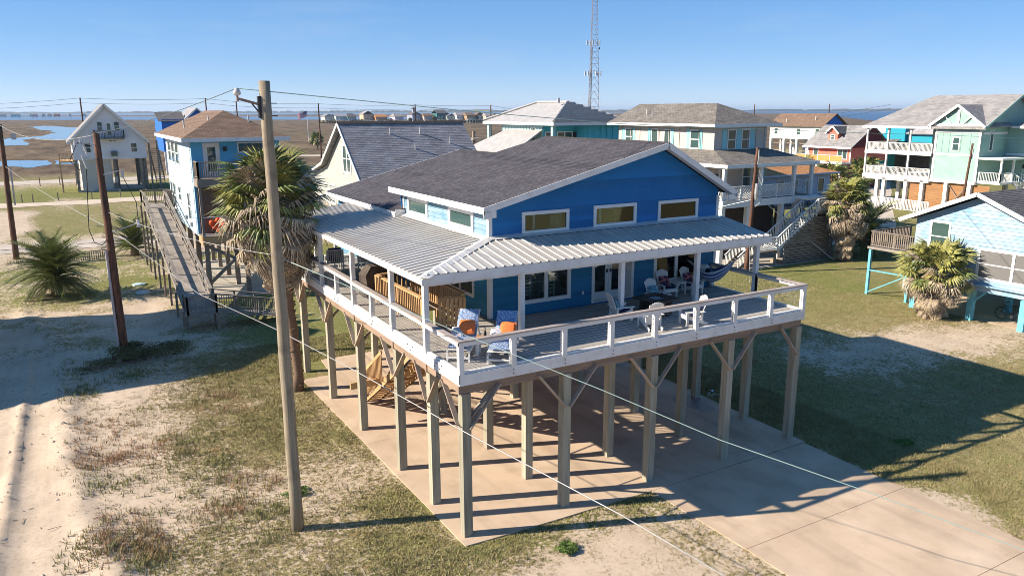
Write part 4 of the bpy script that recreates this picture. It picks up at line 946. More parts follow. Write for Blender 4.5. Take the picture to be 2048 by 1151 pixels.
# --- royal blue house far behind the pale blue one
roy = mat("royal_blue_siding", (.02, .13, .52), (.018, .12, .46), rough=.7)
N3 = thing("distant_house", "royal blue house with grey gable roof seen past the brown hip roof", "house", (13, 146, 0))
boxo("wall", roy, N3, 8.4, 16.3, 140.5, 152, 4, 9.9); MB().prism([(12.6, 140.4, 9.9), (16.4, 140.4, 9.9), (14.6, 140.4, 11.6)], (0, 10, 0)).build("gable", roy, N3)
roof_plane("roof", (7.8, 139.8, 9.6), (12.6, 139.8, 9.6), (12.6, 146, 11.2), (7.8, 146, 11.2), sh_dark, N3); 
for (a, c) in (((12.3, 139.9, 9.85), (14.6, 139.9, 11.95)), ((16.8, 139.9, 9.85), (14.6, 139.9, 11.95))): A, B2 = Vector(a), Vector(c); roof_plane("roof", A, A+Vector((0, 12, 0)), B2+Vector((0, 12, 0)), B2, sh_grey, N3); baro("rake_board", white2, N3, A-Vector((0, .05, .1)), B2-Vector((0, .05, .1)), .05, .25)
posts(N3, [(x, y) for x in (8.6, 12.3, 16.1) for y in (140.7, 151.8)], -.1, 4, .2, white2)

# --- cream house with the steep grey roof, directly behind
cream = mat("cream_siding", (.40, .40, .36), (.36, .36, .325), rough=.7, ns=1)
N4 = thing("cottage", "pale cream cottage with steep dark grey shingle roof right behind the blue house", "house", (16, 44, 0))
MB().prism([(11.5, 38.9, 3.4), (11.5, 53.2, 3.4), (11.5, 53.2, 5.75), (11.5, 49, 6.75), (11.5, 44, 10.1), (11.5, 38.9, 5.65)], (10, 0, 0)).build("wall", cream, N4)
siding(N4, '-x', 11.5, 39.0, 53.1, 3.45, 9.9, [(42.4, 44.6, 6.35, 8.75)], cream, e=.2, single=False, L=lambda z: 38.95+max(0, z-5.6)*1.14, R=lambda z: 53.1-max(0, z-5.75)*4.2 if z < 6.75 else 49-(z-6.75)*1.49)
roof_plane("roof", (22, 38.5, 5.55), (11.0, 38.5, 5.55), (11.0, 44, 10.38), (22, 44, 10.38), sh_grey, N4, .15, .20)
roof_plane("roof", (11.0, 49, 7.0), (22, 49, 7.0), (22, 44, 10.38), (11.0, 44, 10.38), sh_grey, N4, .15); roof_plane("roof", (11.0, 53.8, 5.85), (22, 53.8, 5.85), (22, 49, 7.0), (11.0, 49, 7.0), sh_grey, N4, .15)
for p, q in (((10.97, 38.5, 5.45), (10.97, 44, 10.28)), ((10.97, 49, 6.9), (10.97, 44, 10.28)), ((10.97, 53.8, 5.75), (10.97, 49, 6.9))): baro("rake_board", white2, N4, p, q, .05, .22)
MB().prism([(10.95, 43.75, 10.27), (10.95, 44, 10.45), (10.95, 44.25, 10.27)], (11.1, 0, 0)).build("ridge_cap", sh_dark, N4)
window(N4, '-x', 11.5, 42.45, 44.55, 6.35, 8.75, cols=2, rows=2, trim=.20); window(N4, '-x', 11.5, 46.9, 48.6, 3.6, 5.2, cols=2, trim=.1); window(N4, '-x', 11.5, 41.0, 42.6, 3.7, 5.2, cols=2, trim=.1)
for x, y in ((15.0, 42.9), (17.6, 42.9), (16.6, 41.6), (19.9, 42.0)): vent(N4, x, y, 5.55+(y-38.5)*.878, .5, .05)
posts(N4, [(11.6, 53.4), (14, 53.4), (11.7, 39.1), (11.7, 44), (11.7, 49), (21.3, 39.1), (21.3, 44), (21.3, 49)], -.2, 3.4, .14, white2)
posts(N4, [(11.6, 53.0)], 3.4, 5.7, .1, white2, "porch_post"); MB().box(11.5, 21.5, 49.2, 53.6, 3.2, 3.39).build("porch_floor", greywood, N4)

# --- aqua house with white tile roof
teal_lit = mat("aqua_panel_lit", (.40, .57, .57), (.36, .53, .53), rough=.6); teal_shade = mat("aqua_panel_shaded", (.06, .40, .52), (.05, .36, .48), rough=.6)  # one aqua panel in two tones: sunlit and shaded faces put into colour
tile_w = mat("white_roof_tile", (.39, .38, .375), (.32, .312, .305), rough=.55, ns=2)
N5 = thing("aqua_house", "aqua panelled house with white stepped tile hip roof below the radio tower", "house", (37, 52, 0))
boxo("wall", teal_lit, N5, 33.3, 41.0, 49, 57, 3, 10.0); boxo("wall", teal_shade, N5, 37.2, 41.2, 46.9, 49.0, 3, 10.0); MB().box(33.4, 37.2, 48.93, 48.99, 3.2, 9.95).build("porch_wall", teal_shade, N5)
for y in np.arange(49.5, 57, .62): boxo("batten", teal_lit, N5, 33.24, 33.299, y, y+.07, 6, 9.95)
for x in np.arange(37.3, 41.2, .78): boxo("batten", teal_shade, N5, x, x+.07, 46.84, 46.899, 6, 9.95)
R0, R1 = (37.1, 50.2, 12.05), (37.1, 56, 12.05)
roof_plane("roof", (32.7, 46, 10.12), (32.7, 60.3, 10.12), R1, R0, tile_w, N5, .25, .55); roof_plane("roof", (41.6, 46, 10.12), (32.7, 46, 10.12), R0, R0, tile_w, N5, .25, .001 if False else 0)
b = MB(); A, Bq, C = Vector((41.6, 46, 10.12)), Vector((32.7, 46, 10.12)), Vector(R0)
for i in range(8):
    t0, t1 = i/8, (i+1)/8; p0, p1 = A.lerp(C, t0), Bq.lerp(C, t0); q0, q1 = A.lerp(C, t1), Bq.lerp(C, t1); l = Vector((0, -.05, .29))
    b.face([p0+l, p1+l, q1+l*.05, q0+l*.05]); b.face([p0, p1, p1+l, p0+l])
b.build("roof_tiles", tile_w, N5)
roof_plane("roof", (41.6, 60.3, 10.12), (41.6, 46, 10.12), R0, R1, tile_w, N5, .25, 0); roof_plane("roof", (32.7, 60.3, 10.12), (41.6, 60.3, 10.12), R1, R1, tile_w, N5, .25, 0)
for p, q in (((32.7, 46, 10.2), R0), ((41.6, 46, 10.2), R0), (R0, R1), ((32.7, 60.3, 10.2), R1)): MB().tube([Vector(p)+Vector((0, 0, .06)), Vector(q)+Vector((0, 0, .1))], .12, 7).build("ridge_tile", tile_w, N5)
MB().tube([(36.2, 50.5, 12.0), (36.2, 50.5, 12.5)], .16, 8).build("roof_vent", steel, N5)
fascia4(N5, 32.7, 41.6, 46, 60.3, 10.1, .26, white2)
posts(N5, [(33.05, 46.6), (33.1, 59.6)], 2.5, 9.9, .16, teal_lit, "porch_post"); boxo("porch_floor", white2, N5, 32.9, 37.2, 46.3, 48.9, 6.6, 6.85)
window(N5, '-x', 33.3, 50.2, 51.1, 8.2, 9.6, trim=.1); window(N5, '-y', 48.93, 33.6, 34.4, 7.9, 9.2, trim=.1); window(N5, '-y', 48.93, 35.0, 36.9, 7.0, 9.2, cols=2, trim=.1)
MB().box(36.98, 37.15, 48.6, 48.9, 8.6, 9.1).build("wall_lamp", dark, N5)
posts(N5, [(33.6, 49.3), (33.6, 56.6), (40.7, 47.2), (40.7, 56.6), (37, 49.3)], -.2, 3, .2, white2)
roof_plane("porch_roof", (29.8, 49, 7.2), (29.8, 59.4, 7.2), (33.25, 55.8, 9.35), (33.25, 49, 9.35), tile_w, N5, .15, .30); roof_plane("porch_roof", (29.8, 59.4, 7.2), (33.25, 59.4, 7.2), (33.25, 55.8, 9.35), (33.25, 55.8, 9.35), tile_w, N5, .15, 0)
posts(N5, [(30.1, 49.3), (30.1, 54), (30.1, 59)], -.2, 7.1, .1, white2, "porch_post")
stairs_run(N5, (31.5, 63.0, 8.2), (31.5, 66, 6.0), 1.2, 9, greywood, (1, 0, 0)); posts(N5, [(32.8, 62.8)], -.2, 9.0, .14, oldwood, "stair_post"); boxo("stair_landing", greywood, N5, 31.4, 33, 60.3, 63, 8.1, 8.25)

# --- cream house with aqua shutters and white chevron railings
cr2 = mat("blush_siding", (.48, .43, .385), (.44, .40, .36), rough=.7); shut = mat("aqua_shutter", (.26, .55, .58), (.22, .50, .53), rough=.6)
N6 = thing("shuttered_house", "cream two-storey house with aqua shutters, grey porch roof and white chevron railings", "house", (38, 33, 0))
boxo("wall", cr2, N6, 35.4, 41.1, 27.5, 39.4, 4.75, 10.05)
for y in np.arange(28.9, 39.3, 1.25): boxo("batten", cr2, N6, 35.35, 35.399, y, y+.05, 8.0, 10.0)
for x in np.arange(38.9, 41.1, .95): boxo("batten", cr2, N6, x, x+.05, 27.45, 27.499, 8.0, 10.0)
hip(N6, 34.7, 42.0, 26.8, 40.2, 10.2, 11.8, sh_tan, 'y', near=3.6, far=0.0); fascia4(N6, 34.7, 42.0, 26.8, 40.2, 10.2, .22, white2)
MB().box(34.72, 41.98, 26.82, 40.18, 9.97, 9.99).build("soffit", white2, N6); MB().prism([(34.8, 40.1, 10.1), (41.9, 40.1, 10.1), (38.35, 40.1, 11.6)], (0, .05, 0)).build("gable", cr2, N6)
vent(N6, 36.2, 36.6, 10.9); vent(N6, 36.0, 35.6, 10.75)
for a in (37.9, 29.6): window(N6, '-x', 35.4, a-.55, a+.55, 8.25, 9.75, rows=2, trim=.1)
for a in (32.9, 34.5): window(N6, '-x', 35.4, a-.5, a+.4, 8.25, 9.75, trim=.1)
for a in (37.1, 38.5, 28.8, 30.2, 32.1, 35.0): boxo("shutter", shut, N6, 35.35, 35.395, a-.02, a+.32, 8.25, 9.75)
for a in (36.75, 38.25): window(N6, '-y', 27.5, a, a+.95, 8.2, 9.8, rows=2, trim=.1)
for a in (36.2, 37.74, 39.24): boxo("shutter", shut, N6, a, a+.48, 27.45, 27.495, 8.2, 9.8)
# porch roof
c0, c1, c2 = (33.2, 23.8, 7.38), (43.0, 23.8, 7.38), (33.2, 36.5, 7.38); w0, w1, w2 = (35.38, 27.45, 8.25), (41.2, 27.45, 8.25), (35.38, 36.5, 8.25)
roof_plane("porch_roof", c1, c0, w0, w1, sh_tan, N6, .10); roof_plane("porch_roof", c0, c2, w2, w0, sh_tan, N6, .10); roof_plane("porch_roof", (43.0, 30, 7.38), c1, w1, (41.2, 30, 8.25), sh_tan, N6, .10)
MB().box(33.15, 43.05, 23.75, 23.79, 7.14, 7.39).box(33.15, 33.19, 23.8, 36.5, 7.14, 7.39).box(43.0, 43.04, 23.8, 30, 7.14, 7.39).build("porch_fascia", white2, N6)
MB().box(33.3, 42.9, 23.9, 27.4, 7.08, 7.12).box(33.3, 35.3, 27.41, 36.4, 7.08, 7.12).build("porch_ceiling", white2, N6)
boxo("porch_floor", greywood, N6, 33.0, 42.8, 23.9, 27.49, 4.6, 4.76); boxo("porch_floor", greywood, N6, 33.0, 35.39, 27.5, 36.4, 4.6, 4.76)
MB().box(32.95, 41.2, 23.82, 23.89, 4.25, 4.77).box(32.93, 32.99, 23.9, 36.4, 4.25, 4.77).build("porch_beam", white2, N6)
posts(N6, [(33.25, 24.1), (33.25, 29), (33.25, 33), (37.0, 24.1), (40.6, 24.1), (42.6, 24.1)], 4.76, 7.08, .12, white2, "porch_post")
def chevron(parent, p, q, n, h=1.0, bays=1):
    p, q = Vector(p), Vector(q); up = Vector((0, 0, 1)); u = (q-p)
    rail_run(parent, p, q, h, white2, post=.11, posts=bays+1, cap=(.14, .06)); b = MB()
    for i in range(n):
        t0 = i/n; t1 = min(1, t0+.55*h/u.length)
        a = p+u*t0+up*(h*.52); b.bar(p+u*t0+up*.12, p+u*max(0, min(1, t0+.38/u.length))+up*(h*.52), .03, .05); b.bar(p+u*max(0, min(1, t0+.38/u.length))+up*(h*.52), p+u*t0+up*(h*.94), .03, .05)
    b.build("chevron_slats", white2, parent, kind='stuff')
chevron(N6, (33.05, 24.0, 4.76), (40.55, 24.0, 4.76), 44, 1.0, 4); chevron(N6, (33.05, 24.05, 4.76), (33.05, 32, 4.76), 40, 1.0, 4); chevron(N6, (42.7, 24.2, 4.76), (42.7, 27.4, 4.76), 16, 1.0, 1)
window(N6, '-x', 35.4, 29.6, 31.0, 5.1, 6.9, rows=2, cols=2, trim=.1); door(N6, '-y', 27.5, 36.0, 36.95, 4.8, 6.95, white2, glass); window(N6, '-y', 27.5, 38.6, 39.6, 5.2, 6.9, trim=.1, rows=2); window(N6, '-y', 27.5, 39.65, 40.65, 5.2, 6.9, trim=.1, rows=2); boxo("shutter", shut, N6, 40.7, 41.1, 27.45, 27.495, 5.1, 6.95); boxo("wall_lamp", dark, N6, 35.7, 35.85, 27.3, 27.49, 6.0, 6.4)
posts(N6, [(33.2, 24.1), (35.8, 24.1), (39.4, 24.1), (41, 24.1), (33.2, 30), (33.2, 36), (36, 30), (41, 30), (38.5, 33), (41, 39)], -.1, 4.6, .17, white2)
boxo("garage_shade_box", mat("painted_garage_shade", (.07, .052, .04), (.055, .042, .032), rough=.9), N6, 33.7, 41, 26.2, 39.3, 0, 4.58)  # solid dark box: the shade of the open ground floor put into its colour
boxo("house_slab", conc2, N6, 32.8, 43.3, 21.8, 40, -.2, .0)
# its stair: upper flight to a mid landing, then back to the ground
boxo("stair_landing", white2, N6, 40.7, 42.9, 22.6, 23.88, 4.55, 4.75); boxo("stair_landing", oldwood, N6, 41.0, 42.9, 21.9, 23.4, 3.55, 3.7)
stairs_run(N6, (41.0, 22.0, 3.7), (36.9, 22.0, 1.15), 1.25, 14, white2, (0, 1, 0), white2, 24)
boxo("stair_landing", oldwood, N6, 34.6, 36.9, 21.95, 23.3, 1.0, 1.15); chevron(N6, (34.6, 22.0, 1.15), (36.9, 22.0, 1.15), 13, .95, 1)
stairs_run(N6, (34.6, 22.0, 1.15), (32.9, 22.0, .0), 1.25, 7, oldwood, (0, 1, 0), white2, 12); posts(N6, [(34.7, 22.05), (36.8, 22.05), (34.7, 23.2)], 0, 1.0, .07, oldwood, "stair_post")
rail_run(N6, (41.0, 21.95, 3.7), (42.9, 21.95, 3.7), 1.0, white2, posts=2); chevron(N6, (41.05, 21.95, 3.7), (42.85, 21.95, 3.7), 10, 1.0, 1)
sl = MB().box(37.6, 37.66, 22.0, 23.2, 0, .3).build("stair_screen", oldwood, N6); OFF[sl.name] = OFF[N6.name]
for k in range(17):
    z = .08+k*.195
    boxo("screen_board", oldwood, sl, 37.7+max(0, (z-1.55)*1.6), 40.7, 21.93, 21.96, z, z+.15); boxo("screen_board", oldwood, sl, 40.82, 42.9, 21.93, 21.96, z, z+.15)
for x in (37.65, 40.74, 42.92): boxo("screen_post", oldwood, sl, x-.06, x+.06, 21.9, 21.99, 0, 1.5 if x < 38 else 3.55)
boxo("screen_board", mat("painted_void_shade", (.05, .042, .035), rough=.9), sl, 37.8, 42.8, 22.1, 22.13, 0, 1.5); boxo("screen_board", MATS["painted_void_shade"], sl, 40.8, 42.8, 22.14, 22.17, 0, 3.5)  # dark sheets behind the slats, with the shade of the void painted in

# --- small blue-grey house with orange roof
bg_ = mat("blue_grey_siding", (.40, .46, .56), (.36, .42, .52), rough=.7)
N7 = thing("bungalow", "small blue-grey house with orange shingle roof behind the cream porch", "house", (53, 36, 0))
boxo("wall", bg_, N7, 45.6, 56.4, 33, 41, 2.6, 5.3); hip(N7, 45.0, 57.0, 32.4, 41.6, 5.4, 6.75, sh_orange, 'x', near=4.6, far=4.6); fascia4(N7, 45.0, 57.0, 32.4, 41.6, 5.4, .14, bg_)
posts(N7, [(x, y) for x in (46, 49.5, 53, 56) for y in (33.2, 40.8)], -.2, 2.6, .15, dark); door(N7, '-y', 33, 52.8, 53.8, 2.75, 4.85, white2, glass, mat("pale_blue_door", (.40, .60, .72), rough=.6))
for a in (49.0, 50.9, 54.6): window(N7, '-y', 33, a, a+.95, 3.5, 4.9, trim=.08)
boxo("porch_floor", greywood, N7, 48, 56.5, 31.2, 32.99, 2.4, 2.6); rail_run(N7, (48, 31.3, 2.6), (56.5, 31.3, 2.6), .95, dark, posts=6, n_bal=44); posts(N7, [(48.2, 31.4), (52, 31.4), (56.3, 31.4)], -.2, 2.4, .1, dark)

# --- white house with long brown roof, red house with dormer, turquoise pair (right background)
N8 = thing("long_house", "long white stilt house with plain brown roof on the right skyline", "house", (154, 114, 0))
boxo("wall", white2, N8, 150, 158, 108.4, 124.6, 4.2, 7.3); hip(N8, 149.3, 158.7, 108, 125, 7.4, 10.35, sh_brown, 'y', near=0, far=0); MB().prism([(150, 108.5, 7.3), (158, 108.5, 7.3), (154, 108.5, 10)], (0, 16, 0)).build("gable", roy, N8)
posts(N8, [(x, y) for x in (150.2, 154, 157.8) for y in (108.8, 112.3, 116, 120, 124.2)], -.1, 4.2, .28, white2)
for y in (109.5, 115, 122): window(N8, '-x', 150, y, y+1.2, 5.2, 6.8, rows=2, trim=.1)
vent(N8, 151.5, 112, 9.0, .7, .12); vent(N8, 150.6, 120, 8.4, .7, .12)
for z in (1.2, 3.0): MB().box(150.5, 150.6, 108.8, 124.2, z, z+.2).build("lattice_rail", oldwood, N8)
red = mat("coral_red_siding", (.72, .17, .11), (.64, .145, .095), rough=.6); maroon = mat("maroon_board", (.17, .03, .03), (.13, .025, .025), rough=.8)
N9 = thing("red_house", "coral red cottage with light grey roof and small dormer in the right background", "house", (94, 59, 0))
boxo("wall", red, N9, 90, 98, 55.8, 63.3, 3.9, 5.95); hip(N9, 89.3, 98.7, 55.3, 63.8, 5.95, 9.0, sh_light, 'y', near=0, far=0); MB().prism([(90, 55.5, 5.9), (98, 55.5, 5.9), (94, 55.5, 8.8)], (0, .4, 0)).build("gable", maroon, N9); MB().box(89.2, 89.28, 55.3, 63.8, 5.75, 5.98).build("fascia", white2, N9)
for a, c_ in ((56.4, 2), (61.4, 1)): window(N9, '-x', 90, a, a+(1.7 if c_ == 2 else .95), 4.2, 5.7, cols=c_, trim=.1)
MB().box(89.93, 89.99, 55.8, 55.98, 3.9, 5.9).box(89.93, 89.99, 63.1, 63.3, 3.9, 5.9).build("corner_board", white2, N9)
boxo("dormer_wall", red, N9, 90.9, 93.5, 59.0, 60.6, 6.5, 8.0); MB().prism([(90.9, 58.9, 8.0), (90.9, 60.7, 8.0), (90.9, 59.8, 8.75)], (2.6, 0, 0)).build("dormer_gable", red, N9)
roof_plane("dormer_roof", (93.8, 58.6, 7.85), (90.6, 58.6, 7.85), (90.6, 59.8, 8.9), (93.8, 59.8, 8.9), sh_dark, N9); roof_plane("dormer_roof", (90.6, 61.0, 7.85), (93.8, 61.0, 7.85), (93.8, 59.8, 8.9), (90.6, 59.8, 8.9), sh_dark, N9)
for p, q in (((90.58, 58.6, 7.8), (90.58, 59.8, 8.85)), ((90.58, 61.0, 7.8), (90.58, 59.8, 8.85))): baro("rake_board", white2, N9, p, q, .06, .22)
window(N9, '-x', 90.9, 59.4, 60.2, 6.9, 7.7, rows=2, trim=.12)
boxo("deck_floor", white2, N9, 87.8, 89.99, 55.6, 64, 3.6, 3.85); ornge = mat("orange_panel", (.80, .28, .08), (.7, .24, .07), rough=.7); rail_run(N9, (87.9, 55.6, 3.85), (87.9, 64, 3.85), 1.0, white2, posts=5); MB().box(87.86, 87.9, 55.7, 63.9, 4.0, 4.75).build("rail_panel", ornge, N9); posts(N9, [(87.9, y) for y in (55.8, 57.8, 59.9, 62, 63.8)], -.1, 3.6, .12, white2)
boxo("lower_wall", maroon, N9, 89.5, 97, 56, 63, 0, 3.59)
tq = mat("turquoise_siding", (.012, .28, .38), (.01, .25, .34), rough=.6); gq = mat("sea_green_siding", (.03, .34, .27), (.025, .30, .24), rough=.6)
N10 = thing("turquoise_house", "bright turquoise house with grey roof between the red and mint houses", "house", (118, 64, 0))
boxo("wall", tq, N10, 110, 120, 61.0, 66.6, 6.2, 8.7); boxo("wall", tq, N10, 110.6, 121, 55, 61, 6.0, 7.6); hip(N10, 109.5, 120.5, 60.9, 67.2, 8.7, 10.0, sh_grey, 'x', near=0, far=0); hip(N10, 110, 121.5, 54.6, 60.85, 7.6, 9.0, sh_grey, 'x', near=1, far=0); window(N10, '-x', 110, 64.5, 66.1, 7.4, 8.6, trim=.1, g=white2); boxo("lower_wall", oldwood, N10, 110.7, 120, 55.2, 66.5, 0, 5.99); roof_plane("lean_roof", (106.5, 54.5, 4.6), (106.5, 67, 4.6), (110.6, 67, 6.1), (110.6, 54.5, 6.1), sh_tan, N10)
boxo("trim_board", white2, N10, 110.5, 110.59, 55, 60.9, 7.3, 7.6)
N11 = thing("sea_green_house", "sea green house side peeking between the red cottage and the mint balconies", "house", (107, 60, 0))
boxo("wall", gq, N11, 104, 108, 61.0, 65.6, 0, 5.0); roof_plane("roof", (103.5, 60.6, 5.0), (103.5, 66, 5.0), (108.5, 66, 6.6), (108.5, 60.6, 6.6), sh_tan, N11)

# --- mint house on the right
mint = mat("mint_siding", (.265, .42, .365), (.24, .385, .335), rough=.65, ns=1); brd = mat("stained_board", (.34, .175, .075), (.26, .13, .055), rough=.7, ns=2, stretch=(1, .3, 3))
N12 = thing("mint_house", "large mint green house with white two-level balconies and grey roof on the right", "house", (82, 36, 0))
boxo("wall", mint, N12, 81, 89, 35.6, 38.4, 3.65, 9.4); boxo("wall", mint, N12, 77, 89, 30.5, 35.59, 3.65, 9.6); boxo("wall", mint, N12, 82, 89, 21, 30.49, 3.65, 9.5)
siding(N12, '-x', 77, 30.6, 35.5, 3.7, 6.3, [], mint, e=.2, single=False); siding(N12, '-x', 82, 21.1, 30.4, 3.7, 6.3, [], mint, e=.2, single=False)
MB().prism([(77.0, 30.49, 9.6), (89, 30.49, 9.6), (83, 30.49, 12.6)], (0, 5, 0)).build("gable", mint, N12)
roof_plane("roof", (76.4, 29.9, 9.35), (76.4, 44.5, 9.35), (83, 39.9, 12.85), (83, 29.9, 12.85), sh_light, N12, .2); roof_plane("roof", (89.6, 44.5, 9.35), (89.6, 29.9, 9.35), (83, 29.9, 12.85), (83, 39.9, 12.85), sh_light, N12, .2); roof_plane("roof", (76.4, 44.5, 9.35), (89.6, 44.5, 9.35), (83, 39.9, 12.85), (83, 39.9, 12.85), sh_light, N12, .2)
for p, q in (((76.4, 29.88, 9.22), (83, 29.88, 12.72)), ((83, 29.88, 12.72), (89.6, 29.88, 9.22))): baro("rake_board", mint, N12, p, q, .05, .25)
MB().box(76.33, 76.39, 35.8, 44.5, 9.12, 9.38).build("fascia", white2, N12)
hip(N12, 81.4, 90, 20.5, 29.86, 9.45, 11.4, sh_light, 'x', near=4, far=0, th=.2, name="wing_roof"); MB().box(81.33, 81.39, 20.5, 29.86, 9.22, 9.48).build("fascia", white2, N12)
# bay gable with sunburst trim
MB().prism([(76.75, 30.2, 9.55), (76.75, 35.9, 9.55), (76.75, 33.05, 11.5)], (5.5, 0, 0)).build("bay_gable", mint, N12)
roof_plane("bay_roof", (82, 29.9, 9.45), (76.4, 29.9, 9.45), (76.4, 33.05, 11.75), (82, 33.05, 11.75), sh_light, N12, .12); roof_plane("bay_roof", (76.4, 36.2, 9.45), (82, 36.2, 9.45), (82, 33.05, 11.75), (76.4, 33.05, 11.75), sh_light, N12, .12)
MB().bar((76.36, 29.9, 9.38), (76.36, 33.05, 11.68), .06, .28).bar((76.36, 36.2, 9.38), (76.36, 33.05, 11.68), .06, .28).box(76.66, 76.74, 30.3, 35.8, 9.35, 9.72).bar((76.69, 33.05, 9.7), (76.69, 33.05, 11.4), .07, .3).bar((76.69, 32.4, 9.7), (76.69, 31.6, 10.5), .07, .25, up=(1, 0, 0)).bar((76.69, 33.7, 9.7), (76.69, 34.5, 10.5), .07, .25, up=(1, 0, 0)).build("sunburst_trim", white2, N12)
MB().fb('-x', 77, 30.5, 30.75, 3.65, 9.3, .001, .06).fb('-x', 77, 35.35, 35.6, 3.65, 9.3, .001, .06).fb('-x', 77, 30.76, 35.34, 6.25, 6.5, .03, .07).fb('-x', 77, 30.76, 35.34, 8.75, 8.95, .001, .06).build("corner_board", white2, N12)
for y in (31.6, 32.6, 33.9, 34.7): MB().fb('-x', 77, y, y+.05, 6.52, 8.74, .001, .03).build("batten", mint, N12)
window(N12, '-x', 77, 32.7, 33.6, 6.75, 8.35, rows=2, trim=.13); window(N12, '-y', 30.5, 78.6, 79.3, 6.8, 9.0, trim=.1); window(N12, '-x', 82, 23.4, 24.6, 7.2, 8.9, rows=2, trim=.12)
MB().fb('-x', 82, 21, 30.4, 6.3, 6.55, .03, .07).fb('-y', 30.5, 77.2, 81.9, 8.6, 8.85, .001, .05).build("trim_board", white2, N12)
boxo("wall_lamp", dark, N12, 81.75, 81.95, 28.2, 28.4, 5.0, 5.4)
for z in (3.45, 6.25):
    boxo("balcony_floor", greywood, N12, 76.7, 81, 35.62, 44, z, z+.18); MB().box(76.63, 76.69, 35.62, 44.05, z-.12, z+.25).box(76.7, 81, 44.0, 44.06, z-.12, z+.25).build("balcony_fascia", white2, N12)
    ys = (35.7, 38.4, 41.2, 43.95)
    for y0, y1 in zip(ys, ys[1:]):
        rail_run(N12, (76.8, y0, z+.2), (76.8, y1, z+.2), 1.0, white2, posts=2, n_bal=18, bal=.04)
        yc = (y0+y1)/2; MB().bar((76.78, yc-.45, z+.35), (76.78, yc+.45, z+1.15), .03, .06, up=(1, 0, 0)).bar((76.77, yc+.45, z+.35), (76.77, yc-.45, z+1.15), .03, .06, up=(1, 0, 0)).build("cross_trim", white2, N12)
    rail_run(N12, (76.8, 43.95, z+.2), (81, 43.95, z+.2), 1.0, white2, posts=2, n_bal=24, bal=.04)
posts(N12, [(76.8, y) for y in (38.4, 41.2, 43.95)], 3.6, 9.2, .09, white2, "balcony_post"); posts(N12, [(80.9, 41.2), (80.9, 43.95)], 3.6, 9.2, .09, white2, "balcony_post")
for z in (3.7, 6.5): window(N12, '-x', 81, 36.4, 38.2, z+.1, z+2.2, cols=2, trim=.1)
MB().box(76.7, 89, 30.45, 35.6, 3.3, 3.64).box(76.7, 89, 35.61, 44, 3.1, 3.44).build("floor_frame", white2, N12)
posts(N12, [(76.9, y) for y in (31, 33.6, 36.4, 38.4, 41.2, 43.9)]+[(79.5, 41), (79.5, 43.9), (82, 22), (82, 26), (82, 30)], -.1, 3.3, .2, white2)
bw_ = MB().box(77.2, 77.3, 31, 37.5, 0, .1).build("ground_screen", brd, N12); OFF[bw_.name] = OFF[N12.name]
for k in range(17): boxo("screen_board", brd, bw_, 77.1, 77.15, 29.0, 38.1, .1+k*.185, .1+k*.185+.165)
MB().bar((76.95, 33.3, 3.0), (76.95, 31.3, .6), .06, .14, up=(1, 0, 0)).bar((76.9, 31.3, 3.0), (76.9, 33.3, .6), .06, .14, up=(1, 0, 0)).build("cross_brace", oldwood, N12)
boxo("porch_floor", white2, N12, 77.1, 82, 28, 30.45, 3.45, 3.65); boxo("porch_roof", white2, N12, 77.0, 82, 28.0, 30.45, 6.0, 6.2); posts(N12, [(77.3, 28.2), (79.6, 28.2)], 3.65, 6.0, .09, white2, "porch_post")
rail_run(N12, (77.2, 28.1, 3.65), (77.2, 30.4, 3.65), 1.0, white2, n_bal=14); rail_run(N12, (77.2, 28.1, 3.65), (79.5, 28.1, 3.65), 1.0, white2, n_bal=14)
stairs_run(N12, (79.6, 28.0, 3.6), (79.6, 22.6, .1), 1.3, 16, white2, (1, 0, 0), white2, 26)
# white picket fence before it
PF = thing("picket_fence", "low white picket fence in front of the mint house's brown ground screen", "fence", (74.6, 38, 0))
rail_run(PF, (75.4, 42.6, -.05), (74.6, 34.0, -.05), 1.25, white2, post=.12, posts=6, n_bal=46, bal=.07)

# --- light blue cottage at the right edge
lb = mat("weathered_light_blue_paint", (.235, .37, .485), (.33, .425, .50), rough=.7, ns=1.1, stretch=(1, .45, 2.2), rnd=.05, dirt=((.10, .28, .45), 1.8, .6)); tb = mat("turquoise_post_paint", (.16, .46, .55), (.12, .38, .47), rough=.6, ns=2)
N13 = thing("blue_cottage", "weathered light blue cottage on low turquoise posts at the right edge", "house", (39, 6, 0))
x = 33.9; MB().prism([(x, 2.6, 1.92), (x, 9.55, 1.92), (x, 9.55, 5.2), (x, 6.06, 6.72), (x, 2.6, 5.2)], (12, 0, 0)).build("wall", lb, N13)
siding(N13, '-x', x, 2.62, 9.5, 2.05, 6.6, [(7.5, 8.7, 3.45, 5.2), (1.0, 5.9, 2.35, 4.05)], lb, e=.19, single=True, L=lambda z: 2.62+max(0, z-5.2)*2.28, R=lambda z: 9.5-max(0, z-5.2)*2.28)
boxo("skirt_board", lb, N13, x-.09, x-.03, 2.5, 9.6, 1.7, 2.03); MB().box(x-.3, x, 2.5, 6.35, 2.031, 2.08).build("sill_shelf", lb, N13)
window(N13, '-x', x, 7.5, 8.7, 3.45, 5.2, rows=2, trim=.12, bar=.03); window(N13, '-x', x, 2.2, 5.9, 2.35, 4.05, cols=2, rows=2, trim=.14, bar=.03, g=glass_mat("curtained_glass", (.17, .165, .16)))
roof_plane("roof", (33.4, 10.3, 5.15), (46.5, 10.3, 5.15), (46.5, 6.06, 6.98), (33.4, 6.06, 6.98), sh_dark, N13, .12, .16); roof_plane("roof", (46.5, 1.8, 5.15), (33.4, 1.8, 5.15), (33.4, 6.06, 6.98), (46.5, 6.06, 6.98), sh_dark, N13, .12, .16)
